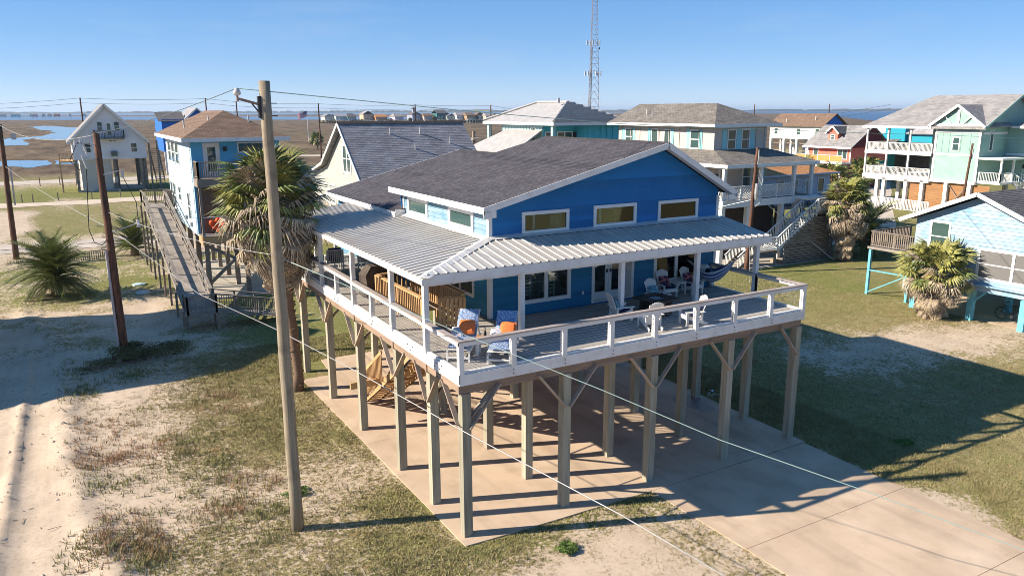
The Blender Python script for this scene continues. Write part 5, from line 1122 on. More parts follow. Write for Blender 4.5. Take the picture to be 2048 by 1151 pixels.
for p, q in (((33.36, 10.3, 5.06), (33.36, 6.06, 6.89)), ((33.36, 1.8, 5.06), (33.36, 6.06, 6.89))): baro("rake_board", white2, N13, p, q, .05, .22)
posts(N13, [(34.05, 6.0), (34.05, 3.3), (34.05, 9.3), (37.5, 5.8), (37.5, 3), (41, 6), (37.5, 9), (41, 9), (41, 3)], -.15, 1.72, .15, tb); baro("brace", tb, N13, (34.05, 5.3, 1.65), (34.05, 5.9, 1.05), .06, .1); baro("brace", tb, N13, (34.05, 2.5, 1.65), (34.05, 3.2, 1.05), .06, .1)
boxo("floor_beam", tb, N13, 33.92, 45, 2.7, 9.5, 1.69, 1.91)
boxo("porch_floor", greywood, N13, 34.6, 38.8, 9.6, 13.0, 2.85, 3.0); rail_run(N13, (34.7, 12.9, 3.0), (34.7, 9.7, 3.0), .95, oldwood, posts=3, n_bal=24, bal=.06, cap=(.14, .05)); rail_run(N13, (34.7, 12.9, 3.0), (38.7, 12.9, 3.0), .95, oldwood, posts=3, n_bal=26, bal=.06)
posts(N13, [(34.75, 12.85), (34.75, 10.2), (38.6, 12.85)], -.1, 2.85, .08, tb, "porch_post"); baro("brace", tb, N13, (34.75, 12.8, .1), (34.75, 10.2, 1.6), .06, .12, up=(1, 0, 0)); baro("brace", tb, N13, (34.75, 12.85, 1.5), (34.75, 10.1, 1.55), .06, .14, up=(1, 0, 0))
boxo("slab", conc, N13, 34.4, 46, 2.8, 9.6, -.1, -.01)

# --- off-frame neighbour on the left whose shadow lies across the sandy lot
N14 = thing("neighbour_house", "tall tan gabled house beyond the sand track, outside the left of the photo", "house", (-22, 30, 0))
boxo("wall", cream, N14, -27, -16.5, 23.5, 35.2, 3, 8.4); MB().prism([(-27, 23.5, 8.4), (-16.5, 23.5, 8.4), (-16.5, 29.3, 11.6), (-27, 29.3, 11.6), (-27, 35.2, 8.4), (-16.5, 35.2, 8.4)][:0] or [(-27, 23.4, 8.4), (-27, 35.3, 8.4), (-27, 29.3, 11.4)], (10.5, 0, 0)).build("gable", cream, N14)
hip(N14, -27.6, -15.9, 22.8, 35.9, 8.4, 11.6, sh_grey, 'x', near=0, far=0); posts(N14, [(x, y) for x in (-26.8, -22, -16.7) for y in (23.7, 29, 35)], -.1, 3, .2, white2); boxo("skirt_wall", cream, N14, -26.9, -16.6, 23.6, 35.1, 0, 2.99)

# --- houses along the far shore
rg = random.Random(21)
cols = [("pale cream house on posts left of the peach one", (.55, .52, .45), sh_light), ("white mint cottage with steep grey gable", (.55, .62, .58), sh_grey), ("teal low house under a dark roof", (.10, .25, .28), sh_dark), ("peach two-gabled house with violet roof", (.60, .45, .30), sh_grey), ("orange brown timber house with outside stair", (.45, .22, .09), sh_orange), ("lavender house with pale hip roof", (.50, .44, .58), sh_light), ("big grey-blue house with a cupola tower", (.32, .34, .42), sh_dark), ("pink low house behind palms", (.55, .40, .35), sh_brown), ("dark teal gabled barn-like house", (.035, .14, .15), sh_dark), ("small cream and mint house pair", (.50, .55, .42), sh_light), ("white house with balcony rails", (.60, .58, .60), sh_grey), ("tan house with round brown roof", (.38, .27, .16), sh_brown), ("white house with red-brown base", (.58, .52, .52), sh_brown), ("pale yellow house beside the billboard", (.60, .55, .35), sh_grey)]
spots = [(212, 711), (222, 706), (231, 702), (246, 700), (257, 694), (272, 688), (288, 684), (298, 676), (310, 672), (318, 668), (326, 662), (332, 655), (342, 655), (349, 648)]
for i, ((lab, c, rm), (x, y)) in enumerate(zip(cols, spots)):
    T = thing("shore_house", lab+" in the far shore row", "house", (x, y, 0), 0, "houses along the far shore"); w_ = rg.uniform(4, 6); dd2 = rg.uniform(5, 7); h0 = rg.uniform(2.6, 3.4); h1 = h0+rg.uniform(2.8, 4.2)+(1.6 if i in (3, 6, 8) else 0); m = mat("shore_paint", c, rough=.7)
    boxo("wall", m, T, x-w_, x+w_, y-dd2, y+dd2, h0, h1); hip(T, x-w_-.6, x+w_+.6, y-dd2-.6, y+dd2+.6, h1, h1+rg.uniform(1.8, 3.4), rm, 'x' if i % 3 else 'y', near=0 if i in (1, 3, 8) else None if False else 1.5, far=1.5, th=.2)
    posts(T, [(x+a*w_*.9, y-dd2+.3) for a in (-1, -.3, .3, 1)]+[(x-w_*.9, y+dd2-.3)], -.1, h0, .3, white2)
    for k in range(3): u = x-w_+1+k*(2*w_-2)/3; window(T, '-y', y-dd2, u, u+1.6, h0+.8, h0+2.3, trim=.2)
    if i == 6: boxo("cupola", m, T, x-1.3, x+1.3, y-1.3, y+1.3, h1, h1+5); hip(T, x-1.8, x+1.8, y-1.8, y+1.8, h1+5, h1+6.6, rm, 'x', near=1.5, far=1.5, th=.1, name="cupola_roof")
    if i == 4: stairs_run(T, (x-w_, y-dd2-2, h0), (x-w_-5, y-dd2-2, 0), 2, 8, newwood, (0, 1, 0))
    rail_run(T, (x-w_, y-dd2-2, h0), (x+w_, y-dd2-2, h0), 1.1, white2, posts=4); boxo("deck_floor", white2, T, x-w_, x+w_, y-dd2-2, y-dd2, h0-.25, h0)
farcols = [("white", (-103, 1881), 14), ("aqua long", (-80, 1882), 17), ("white", (-53, 1884), 5), ("pink", (-46, 1883), 9), ("pale grey", (-31, 1883), 6), ("white and tan", (-20, 1883), 8), ("coral orange", (-7, 1883), 12), ("aqua", (42, 1884), 9), ("white", (17, 1884), 5)]
cc = {'white': (.6, .6, .6), 'aqua long': (.2, .6, .65), 'pink': (.65, .3, .38), 'pale grey': (.45, .45, .48), 'white and tan': (.58, .5, .42), 'coral orange': (.75, .22, .14), 'aqua': (.25, .5, .5)}
wn = 0
for nm, (x, y), w_ in farcols:
    wn += nm == 'white'
    lab = {'white': ["white waterfront house at the far left horizon end", "white waterfront house just left of the pink one", "white waterfront house right of the coral one"][wn-1]}.get(nm, nm+" waterfront house on the far left horizon") if nm == 'white' else nm+" waterfront house on the far left horizon"
    T = thing("waterfront_house", lab, "house", (x, y, 0), 0, "waterfront houses on the far left horizon"); boxo("wall", mat("far_paint", cc[nm], rough=.7), T, x-w_/2, x+w_/2, y, y+8, 1.5, 6.2); hip(T, x-w_/2-.5, x+w_/2+.5, y-.5, y+8.5, 6.2, 8.2, sh_light, 'x', near=2, far=2, th=.2); posts(T, [(x-w_*.4, y+.4), (x+w_*.4, y+.4)], 0, 1.5, .4, white2)
# billboard
BBd = thing("billboard", "pale blue roadside billboard with white lettering and a yellow strip on top", "billboard", (346, 655, 0), -.5)
bbm = mat("billboard_blue", (.30, .62, .82), (.27, .57, .78), rough=.5)
OFF[BBd.name] = Vector((0, 0, 0))
MB().box(-8, 8, -.25, .25, 4.5, 10.5).build("panel", bbm, BBd); MB().box(-8.0, -7.2, -.27, -.251, 4.5, 10.5).build("edge_strip", mat("billboard_edge", (.15, .45, .8)), BBd); MB().box(-7, 7, -.2, .2, 10.55, 12.2).build("yellow_strip", mat("billboard_yellow", (.72, .68, .40)), BBd)
for xx in (-6, 0, 6): MB().box(xx-.2, xx+.2, .26, .6, -.1, 10).build("post", oldwood, BBd)
rg = random.Random(8); b = MB()
for z, h, xs in ((8.9, 1.5, (-6.6, -5.3, -3.2, -1.9, .6, 2.0, 3.1, 4.6, 6.0)), (6.4, 1.2, (-5.8, -4.7, -2.9, -1.6, .3, 1.5, 2.8, 4.2))):
    for x in xs: w_ = rg.uniform(.5, 1.1); b.box(x, x+w_, -.275, -.251, z-h*rg.uniform(.35, .5), z+h*rg.uniform(.3, .5))
b.build("faint_lettering", white2, BBd)
# ------------------------------------------------------------------ palms and shrubs
leaf_g = [mat("palm_leaf_green", (.155, .19, .055), (.10, .13, .036), rough=.5, ns=3, rnd=.25, spec=.4), mat("palm_leaf_yellow", (.30, .29, .085), (.22, .22, .06), rough=.5, ns=3, rnd=.25, spec=.4)]
leaf_d = mat("dead_palm_leaf", (.46, .375, .27), (.31, .245, .17), rough=.9, ns=4, rnd=.3); trunk_m = mat("palm_trunk", (.23, .15, .10), (.14, .095, .065), rough=.95, ns=5, stretch=(1, 1, 4), bump=.8, bs=18)
def fan_mesh(nm, m, R=1.0, pet=.9, n=24, spread=250, droop=.35, seed=0, width=.05):
    """fan leaf along +X: stalk then a ring of folded blades"""
    rg = random.Random(seed); b = MB(); b.bar((0, 0, 0), (pet, 0, -.02), .035, .022); hub = Vector((pet, 0, -.02))
    for i in range(n):
        a = rad(-spread/2+spread*i/(n-1)+rg.uniform(-4, 4)); L = R*(1-.28*abs(a)/rad(spread/2))*rg.uniform(.85, 1.08)
        dr = Vector((math.cos(a), math.sin(a), 0)); sd = Vector((-dr.y, dr.x, 0)); w = width*R*rg.uniform(.8, 1.2)
        m1 = hub+dr*L*.55+Vector((0, 0, .05*R-.08*abs(a)*R)); tip = hub+dr*L*(1-.25*droop)+Vector((0, 0, -droop*L*rg.uniform(.4, 1.0)-.08*abs(a)*R))
        up = Vector((0, 0, .03*R))
        b.face([hub, m1-sd*w, m1+up]); b.face([hub, m1+up, m1+sd*w]); b.face([m1-sd*w, tip, m1+up]); b.face([m1+up, tip, m1+sd*w])
    o = b.build(nm, m); return o
def protos(nm, m, args):
    L = []
    for k, a in enumerate(args):
        o = fan_mesh(nm, m, seed=k+3, **a); L.append(o.data); bpy.data.objects.remove(o)
    return L
G1 = protos("palm_leaf", leaf_g[0], [dict(R=1.0, pet=.95, droop=.30), dict(R=.9, pet=1.0, droop=.45), dict(R=1.05, pet=.8, droop=.2)])
G2 = protos("palm_leaf", leaf_g[1], [dict(R=1.0, pet=.9, droop=.30), dict(R=.95, pet=.95, droop=.4)])
D1 = protos("dead_leaf", leaf_d, [dict(R=1.0, pet=.65, n=21, spread=130, droop=.8, width=.022), dict(R=.9, pet=.8, n=19, spread=95, droop=.9, width=.022), dict(R=1.05, pet=.55, n=21, spread=170, droop=.7, width=.026)])
D0 = protos("dead_leaf", leaf_d, [dict(R=1.05, pet=.85, n=24, spread=230, droop=.38, width=.034), dict(R=.95, pet=.95, n=22, spread=200, droop=.5, width=.032)])
def add_leaf(parent, me, name, loc, az, el, rollv, s):
    o = bpy.data.objects.new(name, me); COL.objects.link(o); o.parent = parent
    x = Vector((math.cos(az)*math.cos(el), math.sin(az)*math.cos(el), math.sin(el))); z = Vector((-math.cos(az)*math.sin(el), -math.sin(az)*math.sin(el), math.cos(el))); y = z.cross(x)
    Rm = Matrix((x, y, z)).transposed().to_4x4() @ Matrix.Rotation(rollv, 4, 'X')
    o.matrix_local = Matrix.Translation(loc) @ Rm @ Matrix.Scale(s, 4); return o
def fan_palm(name, label, loc, crown_z, s, ng, nd, skirt_to, skirt_r, trunk_r, seed, yellow=.3, lean=(0, 0), hang=.5, mixd=0.0, taper=.35):
    rg = random.Random(seed); T = local_thing(name, label, "palm tree", loc, 0)
    top = crown_z; k = 9; wob = [(rg.uniform(-.06, .06), rg.uniform(-.06, .06)) for _ in range(k+1)]
    b = MB().tube([(wob[i][0]+lean[0]*(i/k)**1.6, wob[i][1]+lean[1]*(i/k)**1.6, -.1+(top+.1)*i/k) for i in range(k+1)], [trunk_r*(1.25 if i == 0 else 1.0+rg.uniform(-.06, .06)) for i in range(k+1)], 12); b.build("trunk", trunk_m, T, smooth=True)
    # old leaf-base stubs on the trunk
    b = MB()
    for i in range(60):
        z = rg.uniform(.1, top-.2); a = rg.uniform(0, 6.28); p = Vector((math.cos(a)*trunk_r*.95+lean[0]*(z/top)**1.6, math.sin(a)*trunk_r*.95+lean[1]*(z/top)**1.6, z)); b.bar(p, p+Vector((math.cos(a)*.06, math.sin(a)*.06, .10)), .07, .03)
    b.build("leaf_bases", trunk_m, T, kind='stuff')
    for i in range(ng):
        t = (i+.5)/ng; el = rad(82-(126 if mixd > .3 else 112)*t**.85+rg.uniform(-9, 9)); az = i*2.39996+rg.uniform(-.3, .3)
        me = rg.choice(G2) if rg.random() < yellow else rg.choice(G1)
        if rg.random() < mixd*t*2: me = rg.choice(D0)
        add_leaf(T, me, "dead_leaf" if me in D0 else "palm_leaf", (lean[0]+math.cos(az)*trunk_r*.7, lean[1]+math.sin(az)*trunk_r*.7, top+.15-.55*t), az, el, rg.uniform(-.5, .5), s*rg.uniform(.82, 1.1))
    for i in range(nd):
        t = (i+.5)/nd; z = top-.25-(top-.25-skirt_to-.6*s)*t; az = i*2.39996+rg.uniform(-.4, .4); el = rad(-22-56*min(1, t*1.5)+rg.uniform(-12, 12)) if hang < 1 else rad(-72+rg.uniform(-8, 8))
        rr_ = trunk_r*.8+(skirt_r-trunk_r)*(.25 if t > .1 else .1)
        add_leaf(T, rg.choice(D0) if (t < .55 and rg.random() < .6) else rg.choice(D1), "dead_leaf", (math.cos(az)*rr_+lean[0]*(z/top)**1.6, math.sin(az)*rr_+lean[1]*(z/top)**1.6, z), az, el, rg.uniform(-.6, .6), s*rg.uniform(.65, .98)*((skirt_r/1.3)*(1-taper*t) if t > .3 else 1))
    return T
fan_palm("fan_palm", "tall fan palm with a long brown skirt of dead fronds beside the deck's far corner", (-.73, 13.77, -.03), 7.9, 1.24, 92, 210, 4.5, 1.38, .21, 1, .5, (-.55, .1), mixd=.35)
fan_palm("fan_palm", "squat fan palm with thick shaggy trunk beside the light blue cottage", (32.9, 7.5, -.03), 2.75, 1.03, 62, 90, .15, 1.2, .50, 2, .75, mixd=.1, taper=.1)
fan_palm("fan_palm", "fan palm with ragged dead fronds down to the lawn beside the brown board screen", (42.9, 20.8, -.03), 4.6, 1.08, 66, 130, .25, 1.12, .36, 3, .75, mixd=.25, taper=.12)
# feather palms
frond_m = mat("date_palm_frond", (.20, .225, .07), (.13, .155, .045), rough=.5, ns=4, rnd=.25, spec=.4)
def feather_mesh(seed, L=1.7, arch=.9, n=30, m=frond_m):
    rg = random.Random(seed); b = MB(); pts = []
    for i in range(7): t = i/6; pts.append(Vector((L*t, 0, (.42*t-arch*t*t*.75)*L)))
    b.tube(pts, [.022, .02, .018, .015, .012, .008, .004], 4)
    for i in range(n):
        t = .12+.86*i/n; p = Vector((L*t, 0, .45*t*L-arch*t*t*L*.75)); l = .42*(1-.65*abs(t-.4))*rg.uniform(.8, 1.15)
        for s in (-1, 1):
            q = p+Vector((l*.55, s*l*.75, .10*l-.25*l*rg.random())); w = Vector((.021, 0, 0)); b.face([p-w, p+w, q])
    o = b.build("frond", m); me = o.data; bpy.data.objects.remove(o); return me
F1 = [feather_mesh(k, arch=a) for k, a in enumerate((1.0, 1.25, 1.45, .8))]
def date_palm(name, label, loc, h0, s, nf, seed, stem=.25, elmin=-25):
    rg = random.Random(seed); T = local_thing(name, label, "palm tree", loc, 0)
    MB().tube([(0, 0, -.1), (0, 0, h0*.5), (0, 0, h0)], [stem*1.2, stem, stem*.8], 10).build("trunk", trunk_m, T, smooth=True)
    for i in range(nf):
        t = (i+.5)/nf; az = i*2.39996+rg.uniform(-.3, .3); el = rad(80-(80-elmin)*t+rg.uniform(-8, 8)); add_leaf(T, rg.choice(F1), "frond", (0, 0, h0*(1-.5*t)), az, el, rg.uniform(-.3, .3), s*rg.uniform(.8, 1.15))
    return T
date_palm("date_palm", "large bushy date palm growing from the sandy lot at the left", (-9.4, 38.3, -.05), 1.7, 1.45, 170, 4, .3, -25)
date_palm("date_palm", "low date palm beside the gravel road left of the ramp", (-3.94, 51.4, -.05), .9, 1.5, 66, 5, .3, -5)
date_palm("date_palm", "dark date palm in the shade just right of the middle fan palm", (46.5, 21.6, -.05), 1.6, 1.8, 90, 6, .3, -30)
# leafy shrubs
shrub_m = mat("shrub_leaf", (.085, .10, .04), (.13, .125, .06), rough=.8, ns=6)
def shrub(name, label, loc, rx, ry, h, n, seed, m=shrub_m, ls=.07, group=None, cat="shrub"):
    rg = random.Random(seed); T = local_thing(name, label, cat, loc, 0, group); b = MB(); st = MB()
    lobes = [(rg.uniform(-.75, .75)*rx, rg.uniform(-.75, .75)*ry, rg.uniform(.35, .8)*h, rg.uniform(.3, .55)) for _ in range(11)]
    for (x, y, z, r_) in lobes: st.tube([(x*.2, y*.2, -.05), (x*.7, y*.7, z*.6), (x, y, z)], [.02, .015, .008], 4)
    for i in range(n):
        x, y, z, r_ = rg.choice(lobes); v = Vector((rg.gauss(0, 1), rg.gauss(0, 1), rg.gauss(0, 1))).normalized()*r_*rg.random()**.4
        p = Vector((x+v.x*rx, y+v.y*ry, max(.02, z+v.z*h*.8))); a = Vector((rg.gauss(0, 1), rg.gauss(0, 1), rg.gauss(0, .7))).normalized()*ls*rg.uniform(.6, 1.5); c = a.cross(Vector((rg.gauss(0, 1), rg.gauss(0, 1), rg.gauss(0, 1)))).normalized()*ls*.35
        b.face([p-a, p+c, p+a, p-c])
    st.build("stems", oldwood, T); b.build("foliage", m, T, kind='stuff'); return T
shrub("shrub", "low dark shrub in the shade round the foot of the brown pole", (-5.6, 21.6, -.02), 1.7, 1.0, .75, 5200, 1, ls=.06)
shrub("shrub", "small pale weedy shrub left of the brown pole's foot", (-7.9, 21.0, -.02), .9, .5, .4, 1500, 2, mat("pale_weed_leaf", (.20, .19, .10), (.14, .14, .07), rough=.9), .05)
shrub("shrub", "bright green weed tuft on the sand in front of the slab", (2.15, -1.75, -.03), .35, .28, .14, 900, 3, mat("bright_weed_leaf", (.125, .19, .04), (.09, .145, .03), rough=.8), .04)
shrub("shrub", "green weed patch in the lot grass right of the tall pole", (-3.2, 4.9, -.03), .4, .3, .12, 700, 4, MATS["bright_weed_leaf"], .04)
shrub("shrub", "small green weed beside the driveway on the dry lawn", (16.0, -2.2, -.03), .35, .28, .12, 600, 5, MATS["bright_weed_leaf"], .04)
# palms and bushes of the right middle distance
mini_g = [G1[0], G2[0], G1[1]]
def cabbage(label, loc, h, s, seed, group):
    rg = random.Random(seed); T = local_thing("cabbage_palm", label, "palm tree", loc, 0, group); MB().tube([(0, 0, -.1), (.1, 0, h*.5), (0, 0, h)], [.22, .18, .17], 8).build("trunk", trunk_m, T)
    for i in range(26): t = i/26; add_leaf(T, rg.choice(mini_g), "palm_leaf", (0, 0, h), i*2.39996, rad(75-125*t), rg.uniform(-.4, .4), s*rg.uniform(.8, 1.1))
    for i in range(14): add_leaf(T, rg.choice(D1), "dead_leaf", (0, 0, h-.3), i*2.39996, rad(-60+rg.uniform(-12, 12)), 0, s*.8)
cabbage("left cabbage palm of the clump in front of the red cottage", (74, 50.5, 0), 3.6, 1.3, 1, "cabbage palms before the red cottage")
cabbage("thick middle cabbage palm of the clump in front of the red cottage", (76.5, 48.0, 0), 2.8, 1.4, 2, "cabbage palms before the red cottage")
cabbage("right cabbage palm of the clump, half behind the mint balconies", (81.5, 47.2, 0), 3.4, 1.4, 3, "cabbage palms before the red cottage")
shrub("shrub", "olive hedge bush between the cabbage palms before the red cottage", (78, 49.5, -.05), 3.2, 1.6, 2.6, 5200, 9, mat("olive_bush_leaf", (.17, .17, .06), (.11, .12, .04), rough=.8), .2)
shrub("shrub", "round green bush under the white house's stilts", (132, 87, -.05), 2.2, 2.0, 2.6, 1500, 10, MATS["olive_bush_leaf"], .25)
for i, (x, y, h, lab) in enumerate(((57.9, 213, 3.2, "small palm at the lane left of the flagpole"), (70, 217, 4.2, "small palm beside the dark pole right of the flagpole"))): cabbage(lab, (x, y, 0), h, 1.5, 20+i, "roadside palms beyond the marsh")
# background palms and trees of the shore row
tree_m = mat("shore_tree_leaf", (.06, .075, .03), (.09, .09, .04), rough=.9)
tl_spots = [(262, 697, 7), (302, 680, 8), (300, 664, 6), (314, 676, 8.5), (322, 670, 6), (327, 672, 9), (338, 662, 7), (338, 650, 6.5), (281, 676, 5), (304, 668, 5.5), (360, 655, 9)]
tnames = ["beside the peach house", "above the pink house", "before the pink house", "right of the dark teal barn-like house", "before the cream and mint pair", "tallest, behind the tan house", "between tan and white houses", "before the red-brown based house", "before the lavender house", "before the dark teal house", "right of the billboard"]
for i, ((x, y, h), nmv) in enumerate(zip(tl_spots, tnames)):
    T = local_thing("shore_tree", "dark bushy palm-like tree "+nmv+" in the far shore row", "tree", (x, y, 0), 0, "trees in the far shore row"); rg = random.Random(40+i); MB().tube([(0, 0, -.1), (0, 0, h*.7)], [.3, .2], 6).build("trunk", trunk_m, T); b = MB()
    for k in range(240):
        v = Vector((rg.gauss(0, 1), rg.gauss(0, 1), rg.gauss(0, .8))).normalized()*rg.random()**.4; p = Vector((v.x*h*.33, v.y*h*.33, h*.72+v.z*h*.3)); a = Vector((rg.gauss(0, 1), rg.gauss(0, 1), rg.gauss(0, .6))).normalized()*.7; c = a.cross(Vector((rg.gauss(0, 1), rg.gauss(0, 1), 1))).normalized()*.3; b.face([p-a, p+c, p+a, p-c])
    b.build("crown", tree_m, T, kind='stuff')
hb = MB(); rg = random.Random(9)
for i in range(5200):
    t = rg.random(); x = 205+t*165; y = 706-(t*.36)*165+rg.uniform(-8, 14); h = abs(rg.gauss(0, 1.1))*(1+.6*math.sin(t*40)); p = Vector((x, y, .3+min(h, 3.2))); a = Vector((rg.gauss(0, 1), rg.gauss(0, 1), rg.gauss(0, .6))).normalized()*.7; c = a.cross(Vector((rg.gauss(0, 1), rg.gauss(0, 1), 1))).normalized()*.35; hb.face([p-a, p+c, p+a, p-c])
tag(hb.build("shore_scrub", mat("shore_scrub_leaf", (.14, .11, .06), (.09, .085, .04), rough=.9)), 'low brown and green scrub under the far shore houses', 'scrub', kind='stuff')

# ------------------------------------------------------------------ poles, wires, mast, flag
def bent(pts, n=9):
    return pts
def pole(name, label, base, top, r0, r1, m, group=None):
    T = thing(name, label, "utility pole", base, 0, group); b, t = Vector(base), Vector(top); k = 10
    MB().tube([b.lerp(t, i/k)+Vector((random.uniform(-.012, .012), random.uniform(-.012, .012), -.2 if i == 0 else 0)) for i in range(k+1)], [r0+(r1-r0)*i/k for i in range(k+1)], 14).build("shaft", m, T, smooth=True); return T
P1 = pole("utility_pole", "tall pale weathered utility pole standing in the dry grass left of the deck", (-3.68, 2.87, -.03), (-3.72, 2.87, 11.98), .175, .135, pole_m)
arm = baro("bracket_arm", mat("rust_steel", (.22, .11, .08), (.30, .25, .23), rough=.7, ns=12), P1, (-3.85, 2.87, 11.42), (-4.36, 2.87, 11.56), .05, .06)
MB().box(-3.90, -3.83, 2.80, 2.94, 11.10, 11.62).build("bracket_plate", dark, P1); MB().bar((-3.86, 2.87, 11.2), (-4.05, 2.87, 11.46), .03).build("bracket_strut", dark, P1)
MB().tube([(-4.37, 2.87, 11.50), (-4.37, 2.87, 11.60), (-4.37, 2.87, 11.63)], [.035, .03, .02], 8).build("insulator_pin", MATS["rust_steel"], P1)
MB().tube([(-4.37, 2.87, 11.63), (-4.37, 2.87, 11.66), (-4.37, 2.87, 11.70), (-4.37, 2.87, 11.74), (-4.37, 2.87, 11.79), (-4.37, 2.87, 11.81)], [.05, .085, .095, .08, .05, .03], 12).build("insulator", insul, P1, smooth=True)
for z in (11.15, 11.45): MB().tube([(-3.6, 2.87, z), (-3.45, 2.84, z)], .013, 6).build("bolt", dark, P1)
P2 = pole("utility_pole", "dark brown utility pole with insulators and a grey conduit in the shaded sand", (-6.67, 21.87, -.03), (-6.78, 21.87, 10.40), .19, .13, brownpole_m)
MB().tube([(-6.90, 21.78, .0), (-6.92, 21.78, 3.4), (-6.94, 21.78, 5.2)], .055, 8).build("conduit", mat("grey_conduit", (.42, .40, .42), (.36, .34, .36), rough=.6), P2)
def cutout(x, z, s):
    MB().bar((-6.8, 21.8, z), (x, 21.7, z+.08), .03, .04).build("crossarm", steel, P2); MB().tube([(x, 21.7, z+.2), (x+.07*s, 21.7, z-.1), (x+.14*s, 21.7, z-.4)], [.035, .05, .035], 8).build("fuse_tube", insul, P2)
cutout(-7.35, 9.85, 1); cutout(-7.42, 9.25, 1); MB().tube([(-7.55, 21.7, 9.9), (-7.5, 21.7, 9.97), (-7.3, 21.7, 9.9), (-7.0, 21.75, 9.8)], .02, 5).build("jumper", dark, P2); MB().tube([(-7.62, 21.7, 9.85), (-7.62, 21.7, 10.08)], [.06, .03], 8).build("insulator", insul, P2); MB().tube([(-7.42, 21.7, 9.9), (-7.42, 21.7, 10.1)], [.06, .03], 8).build("insulator", insul, P2)
MB().bar((-6.75, 21.8, 8.55), (-5.9, 21.7, 8.75), .04).build("crossarm", insul, P2); MB().tube([(-5.95, 21.7, 8.4), (-5.9, 21.7, 8.75)], [.06, .05], 8).build("arrester", insul, P2); MB().tube([(-5.5, 21.7, 6.15), (-5.5, 21.7, 6.5)], [.09, .07], 8).build("arrester", insul, P2); MB().bar((-6.6, 21.75, 6.0), (-5.5, 21.7, 6.35), .035).build("crossarm", insul, P2)
for pts in ([(-7.3, 21.7, 8.85), (-7.4, 21.7, 7.6), (-7.5, 21.7, 6.2), (-7.35, 21.7, 5.6), (-7.05, 21.75, 5.45), (-6.75, 21.8, 5.8)], [(-5.5, 21.7, 6.15), (-5.55, 21.7, 5.8), (-5.9, 21.75, 5.6), (-6.5, 21.8, 5.9)], [(-7.6, 21.7, 9.85), (-7.9, 21.7, 9.2), (-7.55, 21.7, 8.8)], [(-5.9, 21.7, 8.4), (-5.5, 21.7, 7.3), (-5.5, 21.7, 6.5)]): MB().tube(pts, .018, 5).build("jumper", dark, P2)
sgn = local_thing("yard_sign", "small dark red and white sign tilted at the foot of the brown pole", "sign", (-6.98, 21.6, -.03), .2); MB().box(-.26, .26, -.01, .01, .12, .38).build("panel", mat("sign_red", (.18, .02, .03), (.15, .02, .03)), sgn); MB().box(-.26, .26, -.013, -.0105, .12, .17).build("white_band", white2, sgn); MB().box(-.012, .012, -.005, .005, 0, .12).build("stake", steel, sgn)
P3 = pole("utility_pole", "brown utility pole at the left edge with a lamp bracket", (-12.2, 54.6, -.03), (-12.0, 54.6, 10.35), .22, .15, brownpole_m); MB().bar((-12, 54.5, 9.2), (-11.2, 54.4, 9.45), .05).build("bracket_arm", insul, P3); MB().tube([(-11.2, 54.4, 9.2), (-11.2, 54.4, 9.7)], [.16, .16], 10).build("meter_can", steel, P3); MB().tube([(-11.75, 54.5, 4.2), (-11.7, 54.4, 7.1)], .06, 6).build("conduit", MATS["grey_conduit"], P3)
P4 = pole("utility_pole", "brown service pole with white insulators in front of the cream porch", (33.0, 21.24, -.03), (33.19, 21.1, 8.75), .17, .10, brownpole_m)
MB().tube([(33.22, 21.0, 7.6), (33.23, 21.0, 8.6)], .05, 8).build("conduit", insul, P4); MB().tube([(33.2, 20.95, 5.2), (33.2, 20.95, 5.6), (33.2, 20.95, 6.3)], [.1, .16, .12], 10).build("transformer", steel, P4)
for k in range(3): MB().tube([(33.15, 20.95, 4.7+.5*k), (33.45, 20.8, 5.0+.5*k), (33.6, 20.8, 5.6+.5*k), (33.3, 20.95, 6.2+.5*k)], .03, 5).build("drip_loop", insul, P4)
P5 = pole("utility_pole", "thin brown pole in front of the mint house's porch", (72.5, 29.2, -.05), (73.6, 29.4, 7.8), .14, .10, brownpole_m); MB().tube([(73.5, 29.3, 6.2), (73.6, 29.3, 7.3)], .09, 8).build("insulator", insul, P5)
# distant poles: along the road beyond the marsh
fp = [(-3.2, 183, 14.3, "far pole left of the white gable house's roof"), (22.7, 181, 14.3, "far pole behind the brown hip roof's ridge"), (29.6, 181, 13.6, "far pole just left of the tall pale pole"), (47.8, 175, 13.1, "far pole right of the flag"), (70, 167, 12.8, "far pole rising behind the cottage's grey ridge"), (87.2, 159, 12.6, "far pole at the billboard")]
for x, y, h, lab in fp: pole("utility_pole", "thin dark "+lab, (x, y, 0), (x, y, h), .2, .14, dark if False else brownpole_m, "poles along the marsh road")
for px, (x, y), h, lab in ((0, (235, 255), 13.9, "left of three thin poles on the right skyline"), (0, (255, 228), 13.7, "middle of three thin poles on the right skyline"), (0, (272, 203), 13.6, "right of three thin poles above the long brown roof"), (0, (215, 118), 14.6, "left of the thin poles in front of the deep blue bay"), (0, (225, 113), 12.5, "middle of the thin poles in front of the deep blue bay"), (0, (232, 100), 14.5, "right of the thin poles by the mint roof's left slope")): pole("utility_pole", "thin dark pole, "+lab, (x, y, 0), (x, y, h), .28, .2, brownpole_m, "poles on the right skyline")
def wire(name, label, pts, sag, r, m, n=18, group="overhead wires"):
    P = []
    for s in range(len(pts)-1):
        a, c = Vector(pts[s]), Vector(pts[s+1])
        for i in range(n+(s == len(pts)-2)): t = i/n; q = a.lerp(c, t); q.z -= 4*sag*t*(1-t)*(a-c).length**2/1000; P.append(q)
    o = MB().tube(P, r, 6).build(name, m, smooth=True); return tag(o, label, "wire", group)
